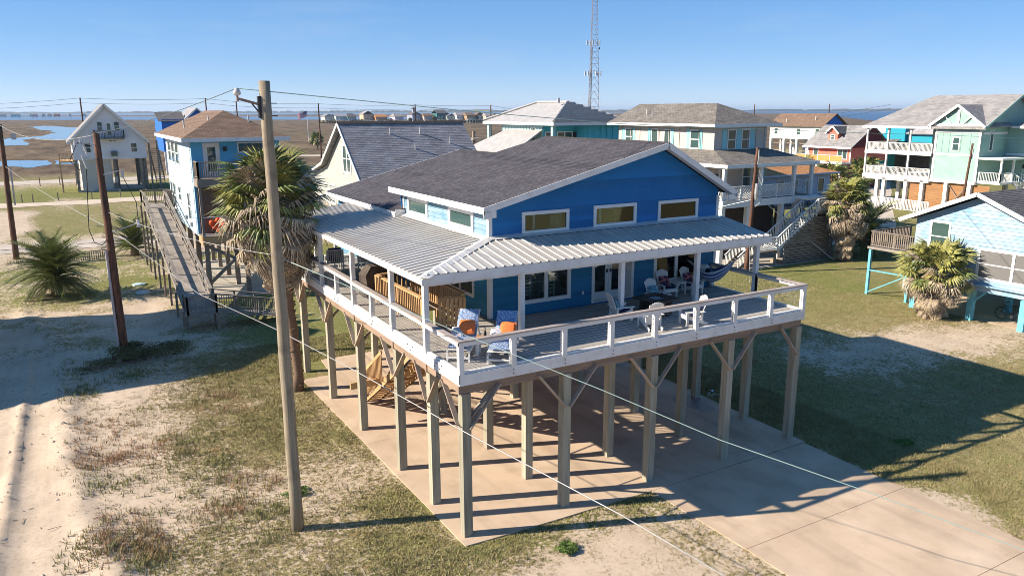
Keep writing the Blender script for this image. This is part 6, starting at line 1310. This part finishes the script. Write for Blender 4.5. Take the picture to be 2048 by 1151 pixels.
wire("service_cable", "thick pale cable running down from the brown pole across the front of the piles", [(-6.6, 21.7, 6.1), (-4.31, 13.17, 4.62), (-2.83, 7.79, 4.40), (-1.70, 3.68, 4.08), (-.45, -.89, 3.62), (.84, -5.61, 3.25), (1.48, -7.92, 2.94), (2.3, -10.9, 2.5)], 0, .013, mat("bright_cable", (.36, .355, .35), (.30, .295, .29), rough=.4, metal=.3), 3)
wire("power_line", "thin pale green wire from the tall pole across the deck corner to the lower right", [(-3.62, 2.80, 7.61), (-.13, -.47, 5.91), (2.41, -2.84, 4.73), (4.45, -4.74, 3.72), (6.81, -6.96, 2.80), (9.29, -9.27, 1.75), (13, -12.7, .6)], 0, .010, cable_g, 4)
wire("power_line", "thin wire between the brown pole and the tall pale pole at mid height", [(-6.67, 21.8, 6.9), (-3.72, 3.05, 7.66)], .55, .010, cable_m)
wire("power_line", "dark wire from the brown pole's top up to the white insulator", [(-6.77, 21.87, 10.35), (-4.37, 2.87, 11.80)], .35, .010, cable_d)
wire("power_line", "long thin wire from the white insulator to the right past the cream house", [(-4.37, 2.87, 11.80), (2.56, 4.17, 11.24), (8.95, 5.3, 10.80), (20.85, 8.1, 10.35), (42.52, 13.2, 9.59), (70, 19.6, 8.6)], .05, .013, cable_g, 8)
wire("power_line", "upper wire from the left-edge pole to the brown pole's top", [(-12.0, 54.6, 10.3), (-6.78, 21.9, 10.3)], .55, .014, cable_m)
wire("power_line", "lower wire from the left-edge pole down to the brown pole", [(-12.05, 54.6, 7.2), (-6.72, 21.9, 6.2)], .2, .014, cable_m)
wire("power_line", "wire from the left-edge pole's top out of the left of the photo", [(-12.0, 54.6, 10.3), (-30, 100, 10)], .3, .014, cable_m)
wire("power_line", "wire from the brown pole past the ramp to the pale blue house's porch", [(-6.7, 21.87, 6.9), (-1.3, 32.3, 5.4)], .3, .010, cable_m)
wire("guy_wire", "pale guy wire sloping from the cream house's deck to the middle fan palm's foot", [(37.5, 23.7, 4.3), (42.2, 21.0, .0)], .9, .03, insul)
wire("guy_wire", "hammock-side guy wire at the service pole", [(33.05, 21.2, 3.2), (30.6, 18.6, .0)], .0, .02, steel)
wire("power_line", "twin service drop from the service pole to the cream house's left corner", [(33.1, 21.1, 5.2), (31.6, 25, 4.0), (33.0, 27, 4.6)], .6, .025, insul)
for k, dz in enumerate((0, -1.0)):
    wire("power_line", ("upper" if k == 0 else "lower")+" wire strung along the far poles over the marsh", [(-60, 185, 14.0+dz)]+[(x, y, h-.1+dz) for x, y, h, _ in fp]+[(180, 112, 12.5+dz)], .45, .035, cable_d, 10)
# mast
MT = thing("radio_mast", "tall steel lattice radio mast with antenna panels behind the aqua house", "radio tower", (167, 226, 0)); mt_m = mat("mast_steel", (.27, .235, .25), (.22, .195, .21), rough=.6)
OFF[MT.name] = Vector((0, 0, 0)); Ht = 62.0; cx = [(0, 1), (-.87, -.5), (.87, -.5)]
wd_ = lambda z: (2.9-2.1*z/Ht)
leg = lambda k, z: Vector((cx[k][0]*wd_(z), cx[k][1]*wd_(z), z))
for k in range(3): MB().tube([leg(k, 0), leg(k, Ht/2), leg(k, Ht)], [.13, .10, .07], 6).build("mast_leg", mt_m, MT)
lv = [0]; 
while lv[-1] < Ht-1: lv.append(lv[-1]+max(1.5, wd_(lv[-1])*1.15))
b = MB()
for z0, z1 in zip(lv, lv[1:]):
    for k in range(3):
        k2 = (k+1) % 3; b.bar(leg(k, z0), leg(k2, z0), .07); m_ = (leg(k, z1)+leg(k2, z1))/2; b.bar(leg(k, z0), m_, .06); b.bar(leg(k2, z0), m_, .06)
b.build("lattice", mt_m, MT, kind='stuff'); MB().bar(Vector((-1.4, -.8, 2)), Vector((-.9, -.5, 34)), .22).build("cable_run", cable_d, MT)
for z, rr_, n_, m_ in ((24.6, 2.9, 6, insul), (35.6, 2.4, 5, insul)):
    for k in range(n_):
        a = k*6.28/n_+.3; MB().box(math.cos(a)*rr_-.2, math.cos(a)*rr_+.2, math.sin(a)*rr_-.12, math.sin(a)*rr_+.12, z-.8, z+.8).build("antenna_panel", m_, MT); baro("antenna_arm", mt_m, MT, (math.cos(a)*.9, math.sin(a)*.9, z), (math.cos(a)*rr_, math.sin(a)*rr_, z), .08)
MB().tube([(1.9, -.8, 33.6), (2.3, -1.0, 33.6)], [.35, .35], 10).build("dish", dark, MT); MB().tube([(1.7, -.8, 29.9), (1.9, -.9, 29.9)], [.2, .2], 10).build("dish", dark, MT)
# flag
FP = thing("flagpole", "white flagpole flying the stars and stripes beyond the marsh lane", "flagpole", (75.3, 285, 0)); OFF[FP.name] = Vector((0, 0, 0))
MB().tube([(0, 0, -.1), (0, 0, 11.6)], [.12, .06], 8).build("shaft", white2, FP); MB().tube([(0, 0, 11.6), (0, 0, 11.72), (0, 0, 11.85)], [.05, .12, .04], 8).build("finial", steel, FP)
fr_m, fw_m, fb_m = mat("flag_red", (.72, .10, .15)), mat("flag_white", (.75, .72, .74)), mat("flag_blue", (.02, .04, .16))
FL = thing("flag", "stars and stripes flag drooping from the flagpole", "flag", (75.3, 285, 0)); OFF[FL.name] = Vector((0, 0, 0))
def fpnt(u, v): return Vector((-.08-u*3.4, .35*math.sin(u*7)*u, 11.4-v*2.1-u*1.15+.12*math.sin(u*9+v*2)))
def fcell(b, u0, u1, v0, v1, n=10):
    for i in range(n):
        a, c = u0+(u1-u0)*i/n, u0+(u1-u0)*(i+1)/n; b.face([fpnt(a, v0), fpnt(c, v0), fpnt(c, v1), fpnt(a, v1)])
for i in range(13):
    b = MB(); fcell(b, .4 if i < 7 else 0, 1, i/13, (i+1)/13); b.build("stripe", fr_m if i % 2 == 0 else fw_m, FL)
b = MB(); fcell(b, 0, .4, 0, 7/13, 5); b.build("canton", fb_m, FL)
b = MB()
for r_ in range(9):
    for c_ in range(6 if r_ % 2 == 0 else 5):
        u = (.4/12)*(2*c_+1+(r_ % 2)); v = (7/13)*(r_+1)/10; p = fpnt(u, v)+Vector((0, -.02, 0)); b.face([p+Vector((math.cos(rad(90+36*k))*(.075 if k % 2 == 0 else .03), 0, math.sin(rad(90+36*k))*(.075 if k % 2 == 0 else .03))) for k in range(10)])
b.build("stars", fw_m, FL, kind='stuff')
# low picket fence by the gravel road
PK = thing("low_fence", "low weathered picket fence along the gravel road behind the date palm", "fence", (-7, 50.6, 0))
rail_run(PK, (-9.8, 50.4, -.05), (-5.9, 50.8, -.05), .75, oldwood, post=.07, posts=4, n_bal=26, bal=.06)
# ------------------------------------------------------------------ deck furniture
wp = mat("white_resin", (.74, .73, .70), (.66, .65, .62), rough=.55); navy = mat("navy_cushion", (.010, .016, .065), (.014, .022, .085), rough=.85); tealp = mat("teal_pattern", (.02, .16, .26), (.30, .48, .50), rough=.8, ns=9); flam = mat("flamingo_print", (.02, .025, .07), (.55, .16, .15), rough=.8, ns=5, lo=.52, hi=.60)
bluep = mat("blue_print_cushion", (.08, .15, .31), (.34, .41, .53), rough=.85, ns=20, lo=.40, hi=.60); orng = mat("orange_cushion", (.72, .19, .05), (.62, .155, .04), rough=.85); wht_c = mat("white_print_cushion", (.62, .58, .54), (.30, .32, .42), rough=.85, ns=10)
def cushion(name, m, parent, size, M_, puff=.35):
    """pillow: rounded pad from a subdivided plate"""
    w, l, t = size; b = MB(); n = 6
    def pt(i, j, s):
        u, v = i/n*2-1, j/n*2-1; e = (1-abs(u)**3)*(1-abs(v)**3); return M_ @ Vector((u*w/2*(1-.06*abs(v)**2), v*l/2*(1-.06*abs(u)**2), s*t/2*(.18+.82*e**.5)))
    for s in (1, -1):
        for i in range(n):
            for j in range(n):
                q = [pt(i, j, s), pt(i+1, j, s), pt(i+1, j+1, s), pt(i, j+1, s)]; b.face(q if s > 0 else q[::-1])
    for i in range(n):
        for (a, c, fl) in (((i, 0), (i+1, 0), 0), ((i, n), (i+1, n), 1), ((0, i), (0, i+1), 1), ((n, i), (n, i+1), 0)):
            q = [pt(*a, -1), pt(*c, -1), pt(*c, 1), pt(*a, 1)]; b.face(q if not fl else q[::-1])
    return b.build(name, m, parent, smooth=True)
def Rx(a): return Matrix.Rotation(a, 4, 'X')
def Tr(*v): return Matrix.Translation(v)
def adirondack(label, loc, rz, group="white adirondack chairs"):
    """faces local -Y"""
    T = local_thing("adirondack_chair", label, "chair", loc, rz, group)
    for s in (-1, 1):
        boxo("leg", wp, T, s*.30-.02, s*.30+.02, -.42, -.32, 0, .54); baro("leg", wp, T, (s*.27, -.34, .36), (s*.27, .48, .04), .03, .13); boxo("arm", wp, T, s*.345-.075, s*.345+.075, -.46, .30, .541, .565); boxo("arm_post", wp, T, s*.30-.02, s*.30+.02, .18, .26, .15, .54)
    for k in range(6): y = -.36+k*.098; z = .385-.4*(k*.098)*.62; MB().bar((-.29, y, z), (.29, y, z), .085, .022, up=(0, .3, 1)).build("seat_slat", wp, T)
    for k in range(7):
        x = -.24+k*.08; h = .80+.10*math.cos((k-3)*.52); MB().bar((x*.86, .13, .20), (x*1.08, .13+h*.42, .20+h), .072, .02, up=(0, 1, 0)).build("back_slat", wp, T)
    boxo("seat_apron", wp, T, -.30, .30, -.425, -.40, .27, .38); baro("back_rail", wp, T, (-.28, .30, .53), (.28, .30, .53), .03, .07)
    return T
zd = ZD+.003
AC = [(9.00, 2.95, "white adirondack chair with a teal print pillow beyond the fire pit", rad(0)), (10.30, 3.95, "white adirondack chair with flamingo pillow below the right window", rad(-12)), (11.45, 3.90, "white adirondack chair with flamingo pillow nearest the hammock", rad(4)), (6.85, 2.25, "white adirondack chair with navy cushion left of the fire pit, facing right", rad(80)), (7.05, .95, "white adirondack chair nearest the front railing, back to the camera", rad(168)), (8.50, .62, "white adirondack chair with navy cushion right of the fire pit near the railing", rad(-105))]
ACS = .84
base = adirondack(AC[0][2], (AC[0][0], AC[0][1], zd), AC[0][3])
base.scale = (ACS, ACS, ACS)
for x, y, lab, rz in AC[1:]: dup(base, (x, y, zd), rz, lab)
def on_chair(name, label, cat, i, size, loc, rx, m):
    x, y, _, rz = AC[i]; T = local_thing(name, label, cat, (x, y, zd), rz); T.scale = (ACS, ACS, ACS); T2 = cushion("pad", m, T, size, Tr(*loc) @ Rx(rx)); return T
on_chair("pillow", "teal print pillow on the chair beyond the fire pit", "pillow", 0, (.46, .46, .16), (0, .20, .62), rad(68), tealp)
on_chair("pillow", "navy flamingo pillow on the chair below the right window", "pillow", 1, (.48, .48, .16), (0, .17, .62), rad(68), flam)
on_chair("pillow", "navy flamingo pillow on the chair nearest the hammock", "pillow", 2, (.50, .48, .16), (0, .17, .62), rad(68), flam)
for i, lab in ((1, "navy seat cushion on the chair below the right window"), (2, "navy seat cushion on the chair nearest the hammock"), (3, "navy seat cushion on the chair left of the fire pit"), (5, "navy seat cushion on the chair right of the fire pit")): on_chair("seat_cushion", lab, "cushion", i, (.52, .50, .10), (0, -.12, .40), rad(-14), navy)
on_chair("pillow", "navy pillow with teal print on the chair left of the fire pit", "pillow", 3, (.50, .50, .14), (0, .17, .62), rad(68), tealp)
on_chair("pillow", "navy pillow on the chair right of the fire pit", "pillow", 5, (.48, .46, .14), (0, .17, .60), rad(68), navy)
FPt = local_thing("fire_pit_table", "dark square fire pit table among the white chairs", "fire pit", (8.2, 2.05, zd), rad(8)); brz = mat("bronze_metal", (.05, .04, .035), (.035, .03, .027), rough=.45)
MB().box(-.55, .55, -.55, -.24, .56, .61).box(-.55, .55, .24, .55, .56, .61).box(-.55, -.24, -.24, .24, .56, .61).box(.24, .55, -.24, .24, .56, .61).build("table_top", brz, FPt); boxo("burner_tray", dark, FPt, -.24, .24, -.24, .24, .52, .58); boxo("glass_pebbles", mat("pale_pebbles", (.35, .38, .42), (.15, .17, .2), ns=30), FPt, -.2, .2, -.2, .2, .581, .592)
for k in range(6): MB().box(-.38, .38, -.38, .38, .06+k*.08, .11+k*.08).build("slat_band", brz, FPt)
boxo("base", dark, FPt, -.34, .34, -.34, .34, 0, .52)
ST2 = local_thing("side_table", "small white side table between the two flamingo pillow chairs", "table", (10.88, 4.0, zd), 0); boxo("table_top", wp, ST2, -.24, .24, -.24, .24, .44, .47)
for a in (-1, 1):
    for c in (-1, 1): boxo("leg", wp, ST2, a*.2-.02, a*.2+.02, c*.2-.02, c*.2+.02, 0, .44)
LN = local_thing("lantern", "round white lantern with dark window by the wall beside the hammock", "lantern", (12.25, 4.1, zd), 0); MB().tube([(0, 0, .0), (0, 0, .55)], [.03, .03], 6).build("stand", wp, LN); MB().tube([(0, 0, .55), (0, 0, .62), (0, 0, .88), (0, 0, .95)], [.17, .21, .21, .14], 14).build("shade", wp, LN, smooth=True); MB().tube([(0, -.19, .75), (0, -.215, .75)], [.11, .11], 12).build("window", dark, LN)
# hammock slung between the right porch post and the wall
HMm = bpy.data.materials.new("striped_hammock"); HMm.use_nodes = True; n_ = HMm.node_tree.nodes; L_ = HMm.node_tree.links; tc_ = n_.new('ShaderNodeTexCoord'); sx_ = n_.new('ShaderNodeSeparateXYZ'); L_.new(tc_.outputs['UV'], sx_.inputs[0]); mm_ = n_.new('ShaderNodeMath'); mm_.operation = 'MULTIPLY'; mm_.inputs[1].default_value = 9; L_.new(sx_.outputs['Y'], mm_.inputs[0]); fr_ = n_.new('ShaderNodeMath'); fr_.operation = 'FRACT'; L_.new(mm_.outputs[0], fr_.inputs[0]); cr_ = n_.new('ShaderNodeValToRGB'); cr_.color_ramp.interpolation = 'CONSTANT'; cr_.color_ramp.elements[0].color = (.02, .05, .18, 1); cr_.color_ramp.elements[1].position = .35; cr_.color_ramp.elements[1].color = (.10, .22, .42, 1); e_ = cr_.color_ramp.elements.new(.72); e_.color = (.60, .64, .68, 1); L_.new(fr_.outputs[0], cr_.inputs[0]); L_.new(cr_.outputs[0], n_['Principled BSDF'].inputs['Base Color']); n_['Principled BSDF'].inputs['Roughness'].default_value = .9
HK = thing("hammock", "blue and white striped hammock slung from the right porch post", "hammock", (0, 0, 0))
A_, Bh = Vector((11.65, 4.35, ZD+1.15)), Vector((13.0, 2.35, ZD+1.95)); b = MB(); uv = []
def hp_(u, v):
    c = A_.lerp(Bh, .10+.62*u); sag = .78*4*u*(1-u)*.9+.12; ww = .62*math.sin(math.pi*(.06+.88*u))**.7; sdv = Vector((Bh.y-A_.y, -(Bh.x-A_.x), 0)).normalized()
    z0 = A_.z+(Bh.z-A_.z)*u*.40-.10; return Vector((c.x, c.y, 0))+sdv*(v-.5)*2*ww*.75+Vector((0, 0, z0-sag*(1-abs(v-.5)**2*2.2)))
for i in range(16):
    for j in range(8):
        q = [(i/16, j/8), ((i+1)/16, j/8), ((i+1)/16, (j+1)/8), (i/16, (j+1)/8)]; b.face([hp_(*p_) for p_ in q]); uv += q
b.uv = uv; b.build("cloth", HMm, HK, smooth=True)
for (u, tgt) in ((0, A_), (1, Bh)):
    b = MB()
    for j in range(9): b.bar(hp_(u, j/8), tgt if u == 0 else hp_(1, .5).lerp(Bh, .35), .012)
    b.build("cords", cable_m, HK)
baro("rope", cable_m, HK, hp_(1, .5).lerp(Bh, .35), Bh, .02)
# two chaise longues with print cushions
def chaise(label, loc, rz, group="white chaise longues in the deck corner"):
    """foot toward local -Y, back raised toward +Y"""
    T = local_thing("chaise_longue", label, "lounger", loc, rz, group)
    for s in (-1, 1):
        baro("side_rail", wp, T, (s*.30, -.95, .30), (s*.30, .85, .30), .035, .09); boxo("leg", wp, T, s*.30-.025, s*.30+.025, -.95, -.89, 0, .34); boxo("leg", wp, T, s*.30-.025, s*.30+.025, .72, .78, 0, .34); baro("back_frame", wp, T, (s*.27, .15, .35), (s*.27, .80, .98), .035, .06); baro("back_strut", wp, T, (s*.27, .80, .30), (s*.27, .55, .72), .03, .04)
    for k in range(8): boxo("seat_slat", wp, T, -.285, .285, -.93+k*.135, -.84+k*.135, .335, .355)
    for k in range(6): t = (k+.5)/6; p = Vector((0, .15, .37)).lerp(Vector((0, .80, 1.0)), t); MB().bar(p-Vector((.285, 0, 0)), p+Vector((.285, 0, 0)), .085, .02, up=(0, -.7, .7)).build("back_slat", wp, T)
    boxo("foot_rail", wp, T, -.30, .30, -.955, -.92, .10, .15); baro("head_rail", wp, T, (-.30, .82, 1.0), (.30, .82, 1.0), .05, .06)
    return T
CH = [(1.02, 1.72, rad(-38), "left chaise longue with an orange pillow in the deck corner"), (1.86, .98, rad(-38), "right chaise longue with orange and white pillows by the front railing")]
c0_ = chaise(CH[0][3], (CH[0][0], CH[0][1], zd), CH[0][2]); dup(c0_, (CH[1][0], CH[1][1], zd), CH[1][2], CH[1][3])
for (x, y, rz, lab), sd_ in zip(CH, ("left", "right")):
    T = local_thing("chaise_cushion", "blue print two-part cushion on the %s chaise longue" % sd_, "cushion", (x, y, zd), rz); cushion("seat_pad", bluep, T, (.58, 1.06, .10), Tr(0, -.40, .42)); cushion("back_pad", bluep, T, (.58, .88, .11), Tr(0, .42, .75) @ Rx(rad(45)))
    T = local_thing("pillow", "bright orange pillow on the %s chaise longue" % sd_, "pillow", (x, y, zd), rz); cushion("pad", orng, T, (.46, .42, .15), Tr(.04 if sd_ == 'left' else .10, .17, .68) @ Rx(rad(58)))
    T = local_thing("pillow", "white print pillow %s on the %s chaise longue" % ("half hidden" if sd_ == 'left' else "leaning left", sd_), "pillow", (x, y, zd), rz); cushion("pad", wht_c, T, (.36, .34, .13), Tr(-.22, .08, .55) @ Rx(rad(40)))
TB = local_thing("side_table", "small side table with orange top and white legs between the two chaise longues", "table", (1.36, 1.20, zd), rad(-38)); boxo("table_top", mat("orange_wood_top", (.55, .24, .06), (.45, .18, .045), rough=.6), TB, -.24, .24, -.20, .20, .46, .50)
for a in (-1, 1):
    for c in (-1, 1): boxo("leg", wp, TB, a*.17-.05, a*.17+.05, c*.14-.012, c*.14+.012, 0, .459)
BT = local_thing("bottle", "dark bottle standing on the orange side table", "bottle", (1.42, 1.26, zd+.502), 0); MB().tube([(0, 0, 0), (0, 0, .13), (0, 0, .17), (0, 0, .25)], [.04, .04, .016, .014], 10).build("body", black, BT, smooth=True); MB().tube([(0, 0, .251), (0, 0, .27)], .016, 8).build("cap", dark, BT)
# covered grill
GR = local_thing("covered_grill", "barbecue grill under a dark cloth cover beside the stair guard", "grill", (1.30, 9.35, zd), rad(8)); cov_m = mat("dark_cover", (.045, .035, .028), (.10, .08, .065), rough=.8, ns=2)
b = MB(); ring = [(-.62, -.30), (.62, -.30), (.62, .30), (-.62, .30)]
lv_ = [(0.10, 1.0), (.45, .97), (.86, .95), (.90, .92)]; prev = None
for z, s in lv_:
    cur = [Vector((x*s+.03*math.sin(z*9+x*5), y*s, z)) for x, y in ring]
    if prev:
        for i in range(4): b.face([prev[i], prev[(i+1) % 4], cur[(i+1) % 4], cur[i]])
    prev = cur
hump = [Vector((-.36, -.2, 1.16)), Vector((.36, -.2, 1.16)), Vector((.34, .2, 1.2)), Vector((-.34, .2, 1.2))]
for i in range(4): b.face([prev[i], prev[(i+1) % 4], hump[(i+1) % 4], hump[i]])
b.face(hump); b.build("cover", cov_m, GR)
for a in (-.5, .5):
    for c in (-.24, .24): boxo("caster", dark, GR, a-.03, a+.03, c-.03, c+.03, 0, .1)
# seating at the far left end of the deck
def slat_chair(label, loc, rz, group="slatted white armchairs at the far end of the deck"):
    T = local_thing("slatted_armchair", label, "chair", loc, rz, group)
    for s in (-1, 1):
        boxo("leg", wp, T, s*.33-.025, s*.33+.025, -.33, -.28, 0, .60); boxo("leg", wp, T, s*.33-.025, s*.33+.025, .28, .33, 0, .92); boxo("arm", wp, T, s*.33-.04, s*.33+.04, -.36, .30, .60, .63)
    for k in range(8): x = -.28+k*.08; boxo("back_slat", wp, T, x-.024, x+.024, .29, .325, .36, .88)
    boxo("back_rail", wp, T, -.33, .33, .28, .32, .88, .94); boxo("seat_frame", wp, T, -.31, .31, -.32, .29, .34, .40); return T
s0 = slat_chair("slatted white armchair with its back to the camera at the far end of the deck", (1.35, 14.75, zd), rad(172)); dup(s0, (2.65, 14.3, zd), rad(150), "slatted white armchair under the porch roof, right one at the far deck end")
for (x, y, rz, lab) in ((1.35, 14.75, rad(172), "navy cushions on the slatted armchair at the far end of the deck"), (2.65, 14.3, rad(150), "bright navy cushions on the right slatted armchair at the far deck end")):
    T = local_thing("chair_cushion", lab, "cushion", (x, y, zd), rz); cushion("seat_pad", navy, T, (.56, .56, .12), Tr(0, -.02, .46)); cushion("back_pad", mat("royal_navy_cushion", (.02, .02, .20), rough=.85), T, (.56, .50, .14), Tr(0, .21, .76) @ Rx(rad(80)))
SL = local_thing("sling_chair", "white sling deck chair with a navy headrest pillow near the palm", "chair", (.62, 15.95, zd), rad(60))
for s in (-1, 1):
    MB().tube([(s*.28, -.45, 0), (s*.28, -.05, .30), (s*.28, .38, .95)], .02, 6).build("frame_tube", wp, SL); MB().tube([(s*.28, .50, 0), (s*.28, .05, .36), (s*.28, -.38, .42)], .02, 6).build("frame_tube", wp, SL)
MB().bar((0, -.36, .42), (0, .05, .30), .52, .015, up=(0, .3, 1)).bar((0, .05, .30), (0, .38, .95), .52, .015, up=(0, -1, .5)).build("sling", navy, SL)
T = local_thing("pillow", "navy headrest pillow on the white sling deck chair", "pillow", (.62, 15.95, zd), rad(60)); cushion("pad", navy, T, (.46, .38, .14), Tr(0, .30, .92) @ Rx(rad(65)))
OT = local_thing("low_table", "low pale table beside the slatted armchairs on the far deck", "table", (2.0, 15.6, zd), 0); boxo("table_top", wp, OT, -.35, .35, -.35, .35, .40, .44)
for a in (-.3, .3):
    for c in (-.3, .3): boxo("leg", wp, OT, a-.025, a+.025, c-.025, c+.025, 0, .40)
# dining set seen through the left front window
DT = local_thing("dining_table", "dining table inside behind the left front window", "table", (5.6, 6.0, ZD), 0); boxo("table_top", newwood, DT, -.8, .8, -.45, .45, .72, .76)
for a in (-.7, .7):
    for c in (-.35, .35): boxo("leg", wp, DT, a-.03, a+.03, c-.03, c+.03, 0, .72)
def din(label, loc, rz):
    T = local_thing("dining_chair", label, "chair", loc, rz, "white dining chairs behind the left window")
    for s in (-1, 1): boxo("leg", wp, T, s*.19-.02, s*.19+.02, -.2, -.16, 0, .45); boxo("leg", wp, T, s*.19-.02, s*.19+.02, .18, .22, 0, 1.02)
    for k in range(4): boxo("back_slat", wp, T, -.19, .19, .19, .21, .58+k*.12, .64+k*.12)
    boxo("seat", wp, T, -.22, .22, -.22, .22, .45, .48); return T
d0 = din("white ladder-back dining chair, left one behind the left front window", (5.0, 5.25, ZD), rad(185)); dup(d0, (5.95, 5.2, ZD), rad(170), "white ladder-back dining chair, right one behind the left front window"); dup(d0, (5.5, 6.9, ZD), 0, "white ladder-back dining chair beyond the indoor table")
# bicycle leaning under the light blue cottage
BK = local_thing("bicycle", "dark bicycle parked under the light blue cottage", "bicycle", (35.6, 4.7, -.01), rad(80))
for x in (-.52, .52):
    w_ = MB().tube([(x+.33*math.cos(a), 0, .34+.33*math.sin(a)) for a in np.linspace(0, 6.283, 25)], .018, 6).build("wheel", black, BK); b = MB()
    for k in range(12): a = k*.5236; b.bar((x, 0, .34), (x+.32*math.cos(a), 0, .34+.32*math.sin(a)), .004)
    b.build("spokes", steel, w_)
MB().tube([(-.52, 0, .34), (-.12, 0, .30), (.40, 0, .78)], .016, 6).tube([(-.52, 0, .34), (-.2, 0, .78), (.42, 0, .82)], .016, 6).tube([(-.22, 0, .84), (-.12, 0, .30)], .016, 6).tube([(.52, 0, .34), (.40, 0, .95)], .016, 6).build("frame", dark, BK); MB().box(-.34, -.12, -.06, .06, .86, .90).build("saddle", black, BK); MB().tube([(.30, -.28, 1.0), (.40, 0, .95), (.30, .28, 1.0)], .014, 6).build("handlebar", black, BK); MB().tube([(-.12, -.08, .30), (-.12, .08, .30)], [.09, .09], 12).build("crank", steel, BK)
pl = mat("pale_plastic", (.55, .60, .66), (.5, .55, .6), rough=.4); LT = thing("plastic_bag", "small crumpled pale plastic bag in the grass by the right piles", "litter", (13.55, 4.6, -.02)); b = MB(); rg = random.Random(4); OFF[LT.name] = Vector((0, 0, 0))
for i in range(14): p = Vector((rg.uniform(-.25, .25), rg.uniform(-.2, .2), rg.uniform(0, .12))); b.face([p, p+Vector((rg.uniform(-.15, .15), rg.uniform(-.15, .15), rg.uniform(0, .1))), p+Vector((rg.uniform(-.15, .15), rg.uniform(-.15, .15), .05))])
b.build("film", pl, LT)
# ------------------------------------------------------------------ air: one even pale volume round everything
hm = bpy.data.materials.new("haze_air"); hm.use_nodes = True; hn = hm.node_tree.nodes; hl = hm.node_tree.links
hn.remove(hn['Principled BSDF']); pv = hn.new('ShaderNodeVolumePrincipled'); pv.inputs['Color'].default_value = (.62, .78, 1.0, 1); pv.inputs['Density'].default_value = .00009; pv.inputs['Anisotropy'].default_value = .2
hl.new(pv.outputs[0], hn['Material Output'].inputs['Volume'])
tag(MB().box(-14600, 14600, -900, 14600, -1.2, 66).build("haze", hm), kind='stuff')
